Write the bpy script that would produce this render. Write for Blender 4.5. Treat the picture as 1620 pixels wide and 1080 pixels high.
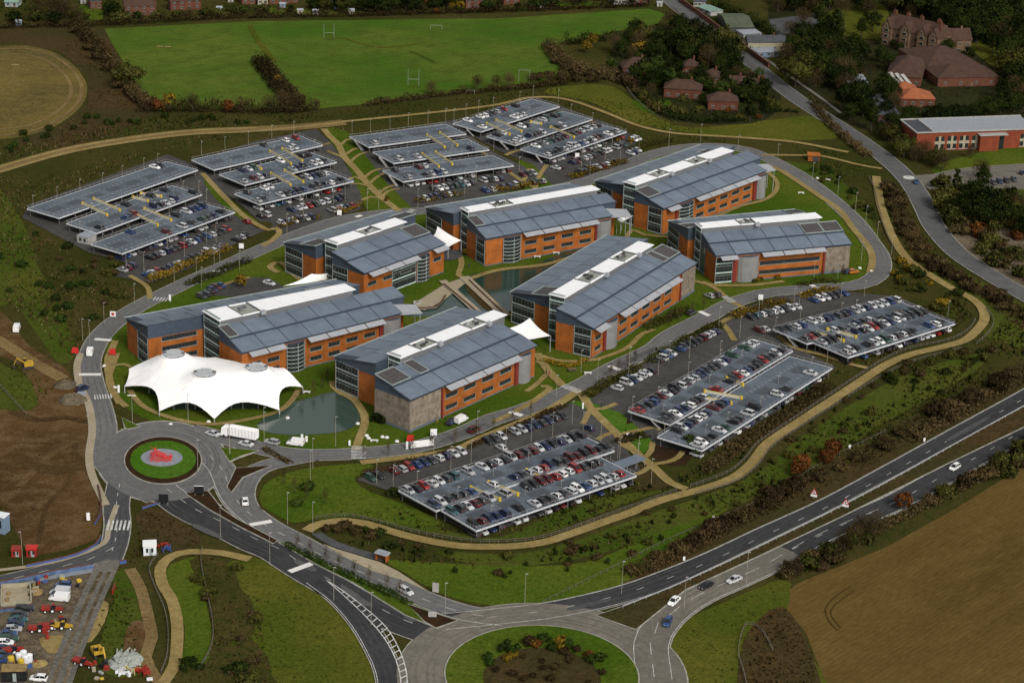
import bpy, bmesh, math, random
import numpy as np
from mathutils import Vector, Matrix
random.seed(7); np.random.seed(7)
for o in list(bpy.data.objects): bpy.data.objects.remove(o)
SC = bpy.context.scene
COL = SC.collection
R = math.radians

# ------------------------------------------------------------------ camera
F_PX, PITCH, ROLL, CAM_H = 3500.0, R(22.4), R(1.8), 292.0
cp, sp = math.cos(PITCH), math.sin(PITCH)
cr, sr = math.cos(ROLL), math.sin(ROLL)
CAM_LOC = Vector((0, -CAM_H / math.tan(PITCH), CAM_H))
right, up, fwd = Vector((1, 0, 0)), Vector((0, sp, cp)), Vector((0, cp, -sp))
xc, yc = right * cr + up * sr, -right * sr + up * cr
cam = bpy.data.cameras.new('camera'); cam.sensor_width = 36.0
cam.lens = F_PX / 1620.0 * 36.0
cam.clip_start, cam.clip_end = 5.0, 12000.0
co = bpy.data.objects.new('camera', cam); COL.objects.link(co)
m3 = Matrix((xc, yc, -fwd)).transposed()
co.matrix_world = Matrix.Translation(CAM_LOC) @ m3.to_4x4()
SC.camera = co

# ------------------------------------------------------------------ sky, sun, exposure
SUN_EL, SUN_AZ = R(40), R(150)          # a thin bright patch of overcast, behind and to the right of the viewer
w = bpy.data.worlds.new('World'); SC.world = w; w.use_nodes = True
nt = w.node_tree; nt.nodes.clear()
sky = nt.nodes.new('ShaderNodeTexSky'); sky.sky_type = 'NISHITA'; sky.sun_disc = False
sky.sun_elevation = SUN_EL; sky.sun_rotation = SUN_AZ
sky.air_density = 1.0; sky.dust_density = 4.0; sky.ozone_density = 1.0
hs = nt.nodes.new('ShaderNodeHueSaturation'); hs.inputs['Saturation'].default_value = 0.12
bg = nt.nodes.new('ShaderNodeBackground'); bg.inputs['Strength'].default_value = 0.10
wo = nt.nodes.new('ShaderNodeOutputWorld')
nt.links.new(sky.outputs[0], hs.inputs['Color']); nt.links.new(hs.outputs[0], bg.inputs[0]); nt.links.new(bg.outputs[0], wo.inputs[0])
sl = bpy.data.lights.new('sun', 'SUN'); sl.energy = 1.5; sl.angle = R(14); sl.color = (1.0, 0.93, 0.83)
so = bpy.data.objects.new('sun', sl); COL.objects.link(so)
sd = Vector((math.sin(SUN_AZ) * math.cos(SUN_EL), math.cos(SUN_AZ) * math.cos(SUN_EL), math.sin(SUN_EL)))
so.rotation_euler = sd.to_track_quat('Z', 'Y').to_euler()
SC.view_settings.view_transform = 'Standard'; SC.view_settings.look = 'None'
SC.view_settings.gamma = 1.0; SC.view_settings.use_curve_mapping = False
SC.view_settings.exposure = 0.40

# ------------------------------------------------------------------ survey: photograph position -> place on a level plane
def P(px, py, z=0.0):
    d = xc * ((px - 810.0) / F_PX) + yc * ((540.0 - py) / F_PX) + fwd
    t = (z - CAM_LOC.z) / d.z
    return CAM_LOC + d * t
def PX(s, z=0.0, o=(0, 0), k=1.0):
    """'x,y x,y' -> world points; o, k: origin and magnification of an enlarged view"""
    out = []
    for a in s.split():
        x, y = a.split(','); out.append(P(o[0] + float(x) / k, o[1] + float(y) / k, z))
    return out

# ------------------------------------------------------------------ materials
MATS = {}
def _base(name):
    m = bpy.data.materials.new(name); m.use_nodes = True; MATS[name] = m
    n = m.node_tree; b = n.nodes['Principled BSDF']
    return m, n, b
def flat(name, col, rough=.7, metal=0.0, var=.12, scale=.6, spec=.3):
    """plain surface with slight mottling"""
    m, n, b = _base(name)
    b.inputs['Roughness'].default_value = rough; b.inputs['Metallic'].default_value = metal
    b.inputs['Specular IOR Level'].default_value = spec
    g = n.nodes.new('ShaderNodeNewGeometry')
    t = n.nodes.new('ShaderNodeTexNoise'); t.inputs['Scale'].default_value = scale; t.inputs['Detail'].default_value = 5
    r = n.nodes.new('ShaderNodeValToRGB')
    r.color_ramp.elements[0].position = .3; r.color_ramp.elements[1].position = .7
    r.color_ramp.elements[0].color = (*[c * (1 - var) for c in col], 1); r.color_ramp.elements[1].color = (*[min(1, c * (1 + var)) for c in col], 1)
    n.links.new(g.outputs['Position'], t.inputs['Vector']); n.links.new(t.outputs['Fac'], r.inputs[0]); n.links.new(r.outputs[0], b.inputs['Base Color'])
    return m
def soil(name, c1, c2, c3, big=.02, fine=.5, k=.5, bump=.4, rough=.95, stretch=None, stripes=None, grain=(1.1, .38)):
    """ground: large drifts of c1/c2, finer clumps of c3, small relief"""
    m, n, b = _base(name); N = n.nodes.new; L = n.links.new
    b.inputs['Roughness'].default_value = rough; b.inputs['Specular IOR Level'].default_value = .0
    g = N('ShaderNodeNewGeometry'); vec = g.outputs['Position']
    if stretch:
        mp = N('ShaderNodeMapping'); mp.inputs['Rotation'].default_value = (0, 0, -stretch[0]); mq = N('ShaderNodeMapping'); mq.inputs['Scale'].default_value = (stretch[1], 1, 1)
        L(vec, mp.inputs['Vector']); L(mp.outputs[0], mq.inputs['Vector']); vec2 = mq.outputs[0]
    else: vec2 = vec
    t1 = N('ShaderNodeTexNoise'); t1.inputs['Scale'].default_value = big; t1.inputs['Detail'].default_value = 9; t1.inputs['Roughness'].default_value = .62
    t2 = N('ShaderNodeTexNoise'); t2.inputs['Scale'].default_value = fine; t2.inputs['Detail'].default_value = 6; t2.inputs['Roughness'].default_value = .7
    L(vec2, t1.inputs['Vector']); L(vec2 if stretch else vec, t2.inputs['Vector'])
    r1 = N('ShaderNodeValToRGB'); e = r1.color_ramp.elements
    e[0].position = .40; e[1].position = .60; e[0].color = (*c1, 1); e[1].color = (*c2, 1)
    L(t1.outputs['Fac'], r1.inputs[0])
    r2 = N('ShaderNodeValToRGB'); e = r2.color_ramp.elements
    e[0].position = .45; e[1].position = .66; e[0].color = (0, 0, 0, 1); e[1].color = (k, k, k, 1)
    L(t2.outputs['Fac'], r2.inputs[0])
    mx = N('ShaderNodeMix'); mx.data_type = 'RGBA'
    L(r2.outputs[0], mx.inputs[0]); L(r1.outputs[0], mx.inputs[6]); mx.inputs[7].default_value = (*c3, 1)
    out = mx.outputs[2]
    t3 = N('ShaderNodeTexNoise'); t3.inputs['Scale'].default_value = grain[0]; t3.inputs['Detail'].default_value = 3; t3.inputs['Roughness'].default_value = .8; L(vec2, t3.inputs['Vector'])
    g3 = N('ShaderNodeMapRange'); g3.inputs[1].default_value = .3; g3.inputs[2].default_value = .7; g3.inputs[3].default_value = 1 - grain[1]; g3.inputs[4].default_value = 1 + grain[1]; L(t3.outputs['Fac'], g3.inputs[0])
    m3_ = N('ShaderNodeMix'); m3_.data_type = 'RGBA'; m3_.blend_type = 'MULTIPLY'; m3_.inputs[0].default_value = 1; L(out, m3_.inputs[6]); L(g3.outputs[0], m3_.inputs[7]); out = m3_.outputs[2]
    if stripes:
        ang, per, amt = stripes
        mp = N('ShaderNodeMapping'); mp.inputs['Rotation'].default_value = (0, 0, math.pi / 2 - ang); L(vec, mp.inputs['Vector'])
        wv = N('ShaderNodeTexWave'); wv.wave_type = 'BANDS'; wv.inputs['Scale'].default_value = per; wv.inputs['Distortion'].default_value = 3; wv.inputs['Detail'].default_value = 3; wv.inputs['Detail Scale'].default_value = .4
        L(mp.outputs[0], wv.inputs['Vector'])
        mr = N('ShaderNodeMapRange'); mr.inputs[3].default_value = 1 - amt; mr.inputs[4].default_value = 1 + amt; L(wv.outputs['Fac'], mr.inputs[0])
        m2 = N('ShaderNodeMix'); m2.data_type = 'RGBA'; m2.blend_type = 'MULTIPLY'; m2.inputs[0].default_value = 1
        L(out, m2.inputs[6]); L(mr.outputs[0], m2.inputs[7]); out = m2.outputs[2]
    L(out, b.inputs['Base Color'])
    if bump:
        bp = N('ShaderNodeBump'); bp.inputs['Strength'].default_value = bump; bp.inputs['Distance'].default_value = .5
        L(t2.outputs['Fac'], bp.inputs['Height']); L(bp.outputs[0], b.inputs['Normal'])
    return m
def leafy(name, dark, light, trans=.1):
    """foliage: every clump its own tone"""
    m, n, b = _base(name); N = n.nodes.new; L = n.links.new
    b.inputs['Roughness'].default_value = .85; b.inputs['Specular IOR Level'].default_value = .0
    g = N('ShaderNodeNewGeometry'); oi = N('ShaderNodeObjectInfo')
    t = N('ShaderNodeTexNoise'); t.inputs['Scale'].default_value = .45; t.inputs['Detail'].default_value = 6; t.inputs['Roughness'].default_value = .75
    L(g.outputs['Position'], t.inputs['Vector'])
    a = N('ShaderNodeMath'); a.operation = 'MULTIPLY_ADD'; a.inputs[1].default_value = .5; L(g.outputs['Random Per Island'], a.inputs[0])
    s = N('ShaderNodeMath'); s.operation = 'MULTIPLY_ADD'; s.inputs[1].default_value = .35; s.inputs[2].default_value = -.42; L(oi.outputs['Random'], s.inputs[0])
    L(s.outputs[0], a.inputs[2])
    ad = N('ShaderNodeMath'); ad.operation = 'ADD'; L(a.outputs[0], ad.inputs[0]); L(t.outputs['Fac'], ad.inputs[1])
    r = N('ShaderNodeValToRGB'); e = r.color_ramp.elements
    e[0].position = .25; e[1].position = .8; e[0].color = (*dark, 1); e[1].color = (*light, 1)
    L(ad.outputs[0], r.inputs[0]); L(r.outputs[0], b.inputs['Base Color'])
    return m
def lined(name, col, line, axis='Z', scale=1.0, amt=.2, rough=.7, noise=.15, nscale=.4, each=.0):
    """courses / boards: thin darker lines repeating along one axis of the object"""
    m, n, b = _base(name); N = n.nodes.new; L = n.links.new
    b.inputs['Roughness'].default_value = rough; b.inputs['Specular IOR Level'].default_value = .25
    g = N('ShaderNodeTexCoord'); sx = N('ShaderNodeSeparateXYZ'); L(g.outputs['Object'], sx.inputs[0])
    mt = N('ShaderNodeMath'); mt.operation = 'MULTIPLY'; mt.inputs[1].default_value = scale; L(sx.outputs[axis], mt.inputs[0])
    fr = N('ShaderNodeMath'); fr.operation = 'FRACT'; L(mt.outputs[0], fr.inputs[0])
    rp = N('ShaderNodeValToRGB'); e = rp.color_ramp.elements; e[0].position = .1; e[1].position = .18; e[0].color = (*line, 1); e[1].color = (*col, 1)
    L(fr.outputs[0], rp.inputs[0])
    t = N('ShaderNodeTexNoise'); t.inputs['Scale'].default_value = nscale; t.inputs['Detail'].default_value = 6; L(g.outputs['Object'], t.inputs['Vector'])
    mr = N('ShaderNodeMapRange'); mr.inputs[1].default_value = .3; mr.inputs[2].default_value = .7; mr.inputs[3].default_value = 1 - noise; mr.inputs[4].default_value = 1 + noise; L(t.outputs['Fac'], mr.inputs[0])
    m2 = N('ShaderNodeMix'); m2.data_type = 'RGBA'; m2.blend_type = 'MULTIPLY'; m2.inputs[0].default_value = 1
    L(rp.outputs[0], m2.inputs[6]); L(mr.outputs[0], m2.inputs[7])
    oi = N('ShaderNodeObjectInfo'); m4 = N('ShaderNodeMapRange'); m4.inputs[3].default_value = 1 - each; m4.inputs[4].default_value = 1 + each; L(oi.outputs['Random'], m4.inputs[0])
    m5 = N('ShaderNodeMix'); m5.data_type = 'RGBA'; m5.blend_type = 'MULTIPLY'; m5.inputs[0].default_value = 1; L(m2.outputs[2], m5.inputs[6]); L(m4.outputs[0], m5.inputs[7]); L(m5.outputs[2], b.inputs['Base Color'])
    return m
def paint(name):
    """car paint, colour taken from the object's own colour"""
    m, n, b = _base(name); oi = n.nodes.new('ShaderNodeObjectInfo')
    n.links.new(oi.outputs['Color'], b.inputs['Base Color'])
    b.inputs['Roughness'].default_value = .28; b.inputs['Specular IOR Level'].default_value = .5; b.inputs['Coat Weight'].default_value = .5; b.inputs['Coat Roughness'].default_value = .08
    return m
def glassy(name, col, rough=.08, spec=.6):
    m, n, b = _base(name); b.inputs['Base Color'].default_value = (*col, 1)
    b.inputs['Roughness'].default_value = rough; b.inputs['Specular IOR Level'].default_value = spec
    return m

# ------------------------------------------------------------------ mesh building
class MB:
    def __init__(s): s.v = []; s.f = []; s.mi = []; s.mats = []
    def mat(s, name):
        if name not in s.mats: s.mats.append(name)
        return s.mats.index(name)
    def face(s, pts, mat):
        i = len(s.v); s.v += [tuple(p) for p in pts]; s.f.append(tuple(range(i, i + len(pts)))); s.mi.append(s.mat(mat)); return s
    def hexa(s, b, t, mat, mtop=None, bottom=True):
        """b, t: matching rings of points, counter-clockwise seen from above"""
        n = len(b); i = len(s.v); s.v += [tuple(p) for p in b] + [tuple(p) for p in t]
        k = s.mat(mat); kt = s.mat(mtop) if mtop else k
        for j in range(n):
            s.f.append((i + j, i + (j + 1) % n, i + n + (j + 1) % n, i + n + j)); s.mi.append(k)
        s.f.append(tuple(range(i + n, i + 2 * n))); s.mi.append(kt)
        if bottom: s.f.append(tuple(range(i + n - 1, i - 1, -1))); s.mi.append(k)
        return s
    def prism(s, poly, z0, z1, mat, mtop=None, bottom=True):
        poly = ccw(poly)
        return s.hexa([(p[0], p[1], z0) for p in poly], [(p[0], p[1], z1) for p in poly], mat, mtop, bottom)
    def box(s, x0, y0, z0, x1, y1, z1, mat, mtop=None):
        return s.prism([(x0, y0), (x1, y0), (x1, y1), (x0, y1)], z0, z1, mat, mtop)
    def beam(s, a, b, w, h, mat):
        """bar of width w, height h whose bottom centre line runs a -> b"""
        a, b = Vector(a), Vector(b); d = b - a; n = Vector((-d.y, d.x, 0))
        n = n.normalized() * (w / 2) if n.length > 1e-6 else Vector((w / 2, 0, 0)); hz = Vector((0, 0, h))
        return s.hexa([a - n, b - n, b + n, a + n], [a - n + hz, b - n + hz, b + n + hz, a + n + hz], mat)
    def cyl(s, x, y, z0, z1, r0, r1=None, mat='', n=6):
        r1 = r0 if r1 is None else r1
        a = [(math.cos(2 * math.pi * i / n), math.sin(2 * math.pi * i / n)) for i in range(n)]
        return s.hexa([(x + c * r0, y + q * r0, z0) for c, q in a], [(x + c * r1, y + q * r1, z1) for c, q in a], mat)
    def mesh(s, name):
        me = bpy.data.meshes.new(name); me.from_pydata(s.v, [], s.f)
        for k in s.mats: me.materials.append(MATS[k])
        if len(s.mats) > 1: me.polygons.foreach_set('material_index', s.mi)
        me.update(); return me
    def obj(s, name, parent=None, loc=None, rz=0, **kw):
        return link(name, s.mesh(name), parent, loc, rz, **kw)
def ccw(poly):
    a = sum(poly[i][0] * poly[(i + 1) % len(poly)][1] - poly[(i + 1) % len(poly)][0] * poly[i][1] for i in range(len(poly)))
    return list(poly) if a > 0 else list(poly)[::-1]
def link(name, me, parent=None, loc=None, rz=0, label=None, cat=None, group=None, kind=None):
    o = bpy.data.objects.new(name, me); COL.objects.link(o)
    if parent: o.parent = parent
    if loc is not None: o.location = loc
    if rz: o.rotation_euler.z = rz
    if label: o['label'] = label
    if cat: o['category'] = cat
    if group: o['group'] = group
    if kind: o['kind'] = kind
    return o
def thing(name, label, cat, loc=(0, 0, 0), rz=0, group=None):
    return link(name, None, None, loc, rz, label, cat, group)
def arr(nm, V, Fq, mat, **kw):
    """big numpy mesh: V (n,3), Fq (m,3|4)"""
    me = bpy.data.meshes.new(nm); V = np.asarray(V, np.float32); Fq = np.asarray(Fq, np.int32)
    k = Fq.shape[1]; me.vertices.add(len(V)); me.vertices.foreach_set('co', V.ravel())
    me.loops.add(Fq.size); me.loops.foreach_set('vertex_index', Fq.ravel())
    me.polygons.add(len(Fq)); me.polygons.foreach_set('loop_start', np.arange(0, Fq.size, k, dtype=np.int32))
    for q in ([mat] if isinstance(mat, str) else mat): me.materials.append(MATS[q])
    me.update(calc_edges=True); return link(nm, me, **kw) if kw.get('kind') or kw.get('parent') or kw.get('label') else me

def spline(pts, closed=False, step=3.0):
    """Catmull-Rom through world points"""
    p = [Vector((q[0], q[1], q[2] if len(q) > 2 else 0)) for q in pts]; n = len(p); out = []
    if closed: g = lambda i: p[i % n]
    else: g = lambda i: p[i] if 0 <= i < n else (p[0] * 2 - p[1] if i < 0 else p[-1] * 2 - p[-2])
    for i in range(n if closed else n - 1):
        a, b, c, d = g(i - 1), g(i), g(i + 1), g(i + 2)
        k = max(2, int((c - b).length / step))
        for j in range(k):
            t = j / k
            out.append(.5 * ((2 * b) + (c - a) * t + (2 * a - 5 * b + 4 * c - d) * t * t + (3 * b - a - 3 * c + d) * t ** 3))
    if not closed: out.append(p[-1])
    return out
def offset(line, d):
    out = []; n = len(line)
    for i in range(n):
        t = (line[min(i + 1, n - 1)] - line[max(i - 1, 0)]); t.z = 0; t.normalize()
        out.append(line[i] + Vector((-t.y, t.x, 0)) * d)
    return out
def strip(mb, l, r, z, mat):
    n = len(l)
    for i in range(n - 1):
        mb.face([(*r[i][:2], z), (*r[i + 1][:2], z), (*l[i + 1][:2], z), (*l[i][:2], z)], mat)
# ================================================================== ground, fields, roads, paths, water
soil('rough', (.034, .035, .009), (.058, .046, .015), (.023, .033, .006), .016, .35, .85, .8)
soil('rough_green', (.038, .066, .007), (.066, .078, .013), (.046, .042, .012), .02, .4, .7, .7)
soil('rough_brown', (.062, .040, .017), (.042, .038, .014), (.030, .026, .010), .02, .4, .8, .8)
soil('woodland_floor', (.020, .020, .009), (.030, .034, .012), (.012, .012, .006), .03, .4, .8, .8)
soil('lawn', (.044, .080, .007), (.076, .096, .012), (.030, .054, .006), .025, .5, .6, .25)
soil('lawn_bright', (.042, .112, .008), (.066, .125, .015), (.034, .085, .009), .04, .5, .5, .2)
soil('pitch', (.042, .094, .010), (.080, .112, .018), (.046, .068, .012), .010, .10, .75, .15, stripes=(R(40), .06, .03), grain=(.9, .3))
soil('olive_grass', (.056, .072, .009), (.092, .088, .015), (.040, .050, .007), .02, .4, .65, .3)
soil('stubble', (.130, .098, .030), (.058, .050, .020), (.17, .125, .042), .014, .25, .55, .3, grain=(.9, .4))
soil('plough', (.100, .065, .020), (.064, .042, .012), (.122, .082, .027), .008, .16, .6, .3, stretch=(R(48), .35), stripes=(R(48), .22, .05), grain=(1.0, .2))
soil('earth_worn', (.098, .062, .028), (.070, .042, .018), (.13, .09, .045), .03, .2, .7, .4); soil('earth_damp', (.062, .038, .016), (.046, .028, .012), (.085, .055, .024), .03, .2, .7, .4)
soil('plough_dark', (.040, .028, .009), (.055, .038, .012), (.066, .046, .015), .03, .2, .6, 0)
soil('bare_earth', (.092, .054, .022), (.056, .032, .013), (.14, .098, .05), .018, .16, .6, .5)
soil('site_dirt', (.115, .092, .064), (.072, .056, .038), (.19, .155, .10), .03, .22, .75, .5)
soil('site_track', (.105, .10, .09), (.135, .125, .11), (.16, .145, .115), .05, .3, .6, .2)
soil('mulch', (.040, .020, .011), (.028, .017, .010), (.020, .022, .007), .1, .8, .6, .6)
soil('gravel_gold', (.215, .160, .062), (.270, .205, .085), (.17, .128, .05), .05, .3, .7, .1, grain=(1.1, .24))
soil('track', (.14, .095, .042), (.19, .135, .058), (.09, .065, .028), .05, .4, .5, .3)
soil('asphalt_pale', (.114, .115, .113), (.145, .145, .141), (.088, .089, .089), .03, .35, .5, .05, .85, grain=(.8, .12))
soil('asphalt_dark', (.034, .035, .037), (.050, .051, .053), (.025, .026, .027), .02, .3, .5, .05, .85, grain=(.8, .15))
soil('asphalt_town', (.085, .087, .088), (.108, .109, .108), (.066, .068, .069), .03, .3, .5, .05, .85, grain=(.8, .14))
soil('asphalt_warm', (.132, .122, .102), (.165, .150, .124), (.10, .094, .082), .03, .22, .6, .05, .85, grain=(.8, .12))
soil('asphalt_mid', (.062, .064, .067), (.085, .086, .088), (.048, .049, .051), .03, .3, .5, .05, .85, grain=(.8, .14))
soil('asphalt_worn', (.085, .085, .084), (.10, .10, .098), (.07, .07, .07), .05, .4, .6, .05, .85, grain=(.8, .15))
soil('paving', (.28, .24, .165), (.33, .28, .20), (.23, .20, .145), .1, .7, .4, .05, .85, grain=(1.0, .15))
soil('asphalt_lot', (.055, .053, .050), (.075, .073, .069), (.042, .041, .040), .04, .3, .6, .05, .9, grain=(.9, .16))
flat('line_white', (.46, .46, .44), .8, var=.35, scale=.9)
flat('kerb', (.27, .26, .225), .85, var=.3, scale=.5)
flat('shell_grey', (.20, .22, .25), .85, var=.12)
flat('stone_white', (.62, .61, .58), .8, var=.08)
m_, n_, b_ = _base('water'); b_.inputs['Base Color'].default_value = (.035, .060, .046, 1); b_.inputs['Roughness'].default_value = .12; b_.inputs['Specular IOR Level'].default_value = .6
t_ = n_.nodes.new('ShaderNodeTexNoise'); t_.inputs['Scale'].default_value = .6; t_.inputs['Detail'].default_value = 4
q_ = n_.nodes.new('ShaderNodeBump'); q_.inputs['Strength'].default_value = .12; q_.inputs['Distance'].default_value = .3; n_.links.new(t_.outputs['Fac'], q_.inputs['Height']); n_.links.new(q_.outputs[0], b_.inputs['Normal'])

m_ = MATS['water'].copy(); m_.name = 'water_green'; MATS['water_green'] = m_; m_.node_tree.nodes['Principled BSDF'].inputs['Base Color'].default_value = (.012, .036, .024, 1)
m = MB(); m.face([(-2600, -1400, 0), (2600, -1400, 0), (2600, 6000, 0), (-2600, 6000, 0)], 'rough'); m.obj('ground', kind='structure')
Z1, Z2, Z3, ZK, ZR, ZP, ZM = .02, .13, .20, .25, .28, .37, .42
_zc = [0]; AREAS = []
def area(name, s, mat, z, smooth=True, o=(0, 0), k=1.0, parent=None, kind='structure'):
    w_ = PX(s, 0, o, k)
    if parent is None: z = z + .002 * (_zc[0] % 40); _zc[0] += 1
    if smooth: w_ = spline(w_, True, 5)
    w_ = ccw([(p.x, p.y) for p in w_]); AREAS.append((name, np.array(w_))); me = MB(); me.face([(x, y, z) for x, y in w_], mat)
    return me.obj(name, parent, kind=None if parent else kind)

# --- fields
area('playing_field', '163,46 400,34 800,29 1025,14 1052,22 1040,38 985,48 890,66 868,78 905,112 860,128 700,148 600,163 500,172 240,174 218,135', 'pitch', Z1, False)
area('stubble_field', '-10,74 40,72 85,83 115,102 135,128 137,150 125,172 95,195 55,212 -10,221 -90,220 -130,150 -90,78', 'stubble', Z1)
area('ploughed_field', '1240,940 1262,922 1400,866 1510,805 1620,737 1760,660 1900,1180 1330,1180 1298,1060 1275,1000 1246,966', 'plough', Z1, False)
area('bare_ground', '-60,640 20,620 70,600 105,592 140,640 152,690 142,740 162,785 158,840 140,858 60,878 30,850 0,800 -60,800', 'bare_earth', Z1)
area('earth_bank', '-40,480 10,500 45,545 100,580 110,600 60,612 20,570 -40,545', 'bare_earth', Z1)
area('grass_bank', '0,300 40,360 60,420 90,470 110,520 120,560 95,575 60,530 20,480 -30,470 -60,300', 'rough_green', Z1)
area('grass_bank', '-40,560 10,580 45,600 60,640 30,650 -40,630', 'rough_green', Z2)
area('rough_bank', '135,40 165,45 225,165 245,178 180,215 100,235 20,225 95,200 140,165 140,120 100,85 30,68 -30,70 -30,48', 'rough_brown', Z1, False)
# green belts outside the perimeter path
area('grass_verge', '610,885 700,890 800,895 920,890 1000,860 1100,810 1165,795 1120,826 1060,880 960,935 860,958 760,955 690,935 640,905', 'lawn', Z1)
area('meadow_belt', '690,872 810,876 900,858 1000,822 1110,785 1190,752 1270,690 1370,625 1440,590 1520,565 1560,560 1545,585 1450,640 1350,700 1260,760 1160,800 1060,835 960,872 860,892 760,894', 'rough_green', Z1)
area('bracken_belt', '1170,815 1260,760 1360,705 1460,650 1560,600 1640,560 1640,590 1560,650 1440,715 1300,795 1180,850 1060,905 960,945 900,958 980,925 1080,875', 'rough_brown', Z2)
area('verge', '1050,1010 1075,985 1140,955 1240,915 1250,940 1245,985 1285,1040 1295,1100 1060,1100 1048,1050', 'olive_grass', Z1)
area('rough_corner', '1195,985 1240,960 1282,1030 1296,1120 1180,1120 1170,1040', 'rough_brown', Z2)
area('meadow', '345,930 352,895 385,884 425,886 480,912 545,948 588,1000 608,1050 612,1100 420,1100 395,1060 370,1000', 'olive_grass', Z1)
area('meadow', '270,892 330,880 322,930 335,1000 325,1050 288,1060 292,990 265,922', 'lawn', Z1)
area('scrub_bed', '300,886 335,880 350,890 372,905 380,930 398,950 405,985 395,1010 360,1012 340,1000 335,960 322,930', 'rough', Z2)
area('scrub_bed', '270,1070 300,1056 340,1045 375,1020 400,1012 425,1045 430,1070 440,1100 262,1100', 'rough', Z2)
area('scrub_bed', '215,815 260,805 320,850 300,868 265,872 235,870', 'rough_brown', Z2)
area('meadow', '180,905 215,905 232,960 240,1040 215,1070 160,1060 165,990 180,950', 'rough_green', Z1)
area('lawn', '412,778 430,758 480,742 575,733 590,742 560,757 585,778 640,798 700,828 640,833 560,815 500,820 465,828 425,808 412,795', 'lawn', Z2)
area('meadow_belt', '500,822 560,818 640,835 720,850 780,855 860,845 940,815 1020,785 1060,775 1000,780 900,800 790,850 700,836 600,800 520,800', 'rough_green', Z1)
area('grass_slope', '870,140 960,135 1010,165 1060,195 1110,202 1220,190 1290,185 1330,215 1260,222 1110,212 1010,196 930,160 870,150', 'olive_grass', Z1)
area('grass_slope', '1215,255 1290,262 1345,300 1385,360 1395,395 1370,375 1340,335 1290,290 1235,265', 'rough_green', Z1)
area('verge', '1470,440 1520,468 1550,480 1570,505 1555,530 1600,545 1640,555 1640,500 1560,450 1500,420', 'rough_green', Z1)
area('clearing', '1510,370 1560,350 1640,390 1640,460 1590,440 1530,405', 'site_dirt', Z1)
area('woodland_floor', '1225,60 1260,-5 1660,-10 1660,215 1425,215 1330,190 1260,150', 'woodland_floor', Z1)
area('lawn', '1290,40 1330,12 1400,10 1395,60 1330,55', 'olive_grass', Z2)
area('lawn', '1535,68 1640,70 1640,110 1580,110', 'olive_grass', Z2)
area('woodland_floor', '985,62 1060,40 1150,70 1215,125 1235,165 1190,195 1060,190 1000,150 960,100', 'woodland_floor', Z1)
area('school_lawn', '1480,262 1560,240 1640,232 1640,262 1560,270 1490,280', 'lawn', Z1)
area('sports_court', '1562,298 1640,292 1640,345 1610,340', 'pitch', Z2, False)
area('school_yard', '1450,286 1520,276 1640,268 1640,300 1560,300 1470,300', 'asphalt_warm', Z2, False)
# --- campus lawn inside the ring road
area('campus_lawn', '165,560 200,510 300,455 405,405 525,355 640,338 760,310 900,290 1040,250 1150,232 1235,262 1330,325 1385,400 1385,440 1290,452 1180,475 1040,550 910,612 780,660 655,705 480,715 340,690 225,660 180,620', 'lawn', Z1)
area('lawn', '512,205 548,208 590,255 622,295 655,335 588,336 572,312 552,268 528,232', 'lawn', Z2)
area('lawn', '820,255 850,262 880,305 860,318 830,300', 'lawn', Z2)
for s_ in ('925,620 945,640 990,640 985,690 960,680', '990,672 1030,672 1028,712 1005,712', '962,690 995,705 985,722 965,712', '930,655 945,650 965,680 945,678', '905,635 930,640 925,660 900,650'):
    area('lawn', s_, 'lawn_bright', Z2)
for s_ in ('1020,690 1090,705 1085,735 1040,730', '905,640 935,660 925,672 905,660', '985,655 1020,650 1040,672 1000,682', '985,768 1010,735 1060,765 1040,775'):
    area('planting_bed', s_, 'mulch' if '1060,765' not in s_ else 'rough_brown', Z2)
# --- ponds
area('pond', '405,672 440,650 450,640 490,630 535,620 562,640 572,665 545,682 490,688 430,686', 'water', Z3)
area('pond', '640,500 700,470 735,440 770,430 830,425 900,395 950,378 960,385 880,420 830,460 812,490 780,500 700,500', 'water_green', Z3)
area('reed_bed', '735,455 752,447 795,490 770,492', 'rough_brown', ZK)
# --- car parks at ground level (decks stand on these)
for s_ in ('183,438 200,416 140,400 35,345 45,325 265,245 330,270 380,335 420,358 440,340 420,365 360,392 300,425 240,448',
           '290,262 400,225 500,205 525,228 556,276 574,316 570,332 530,345 450,375 415,355 385,328 335,288',
           '556,220 720,190 760,230 830,265 850,280 820,300 700,325 655,332 638,316 612,290 585,255',
           '720,200 850,155 960,195 1000,215 1015,245 960,275 880,300 845,262 790,240',
           '1130,512 1175,488 1250,465 1330,462 1420,470 1515,512 1480,535 1340,572 1240,540 1200,545',
           '930,635 1000,585 1130,520 1180,525 1260,550 1322,582 1240,645 1112,722 1040,705 985,655',
           '565,760 600,738 720,712 840,660 905,638 940,655 975,690 1015,745 960,775 880,808 755,850 690,815 625,780'):
    area('car_park', s_, 'asphalt_lot', Z3, False)
area('car_park', '330,468 375,440 425,440 450,455 425,470 365,470', 'asphalt_lot', Z3, False)
area('terrace', '660,478 705,450 735,440 742,445 700,478 672,492 655,490', 'paving', ZP, False)
area('forecourt', '690,400 715,395 735,402 720,412 700,412', 'asphalt_mid', ZP)
area('construction_site', '-40,930 60,915 150,890 178,905 150,965 112,1040 96,1110 -40,1110', 'site_dirt', Z1, False)
area('sand_heap_ground', '152,950 172,955 165,985 145,1015 136,1010 142,975', 'gravel_gold', Z2)
area('sand_heap_ground', '62,1010 95,1005 108,1010 100,1030 75,1032', 'gravel_gold', Z2)
area('red_soil', '205,985 230,985 235,1010 215,1035 195,1030', 'bare_earth', Z2)
area('blue_sheet_ground', '0,925 150,890 150,905 60,920 0,935', 'shell_grey', Z2, False)

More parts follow.
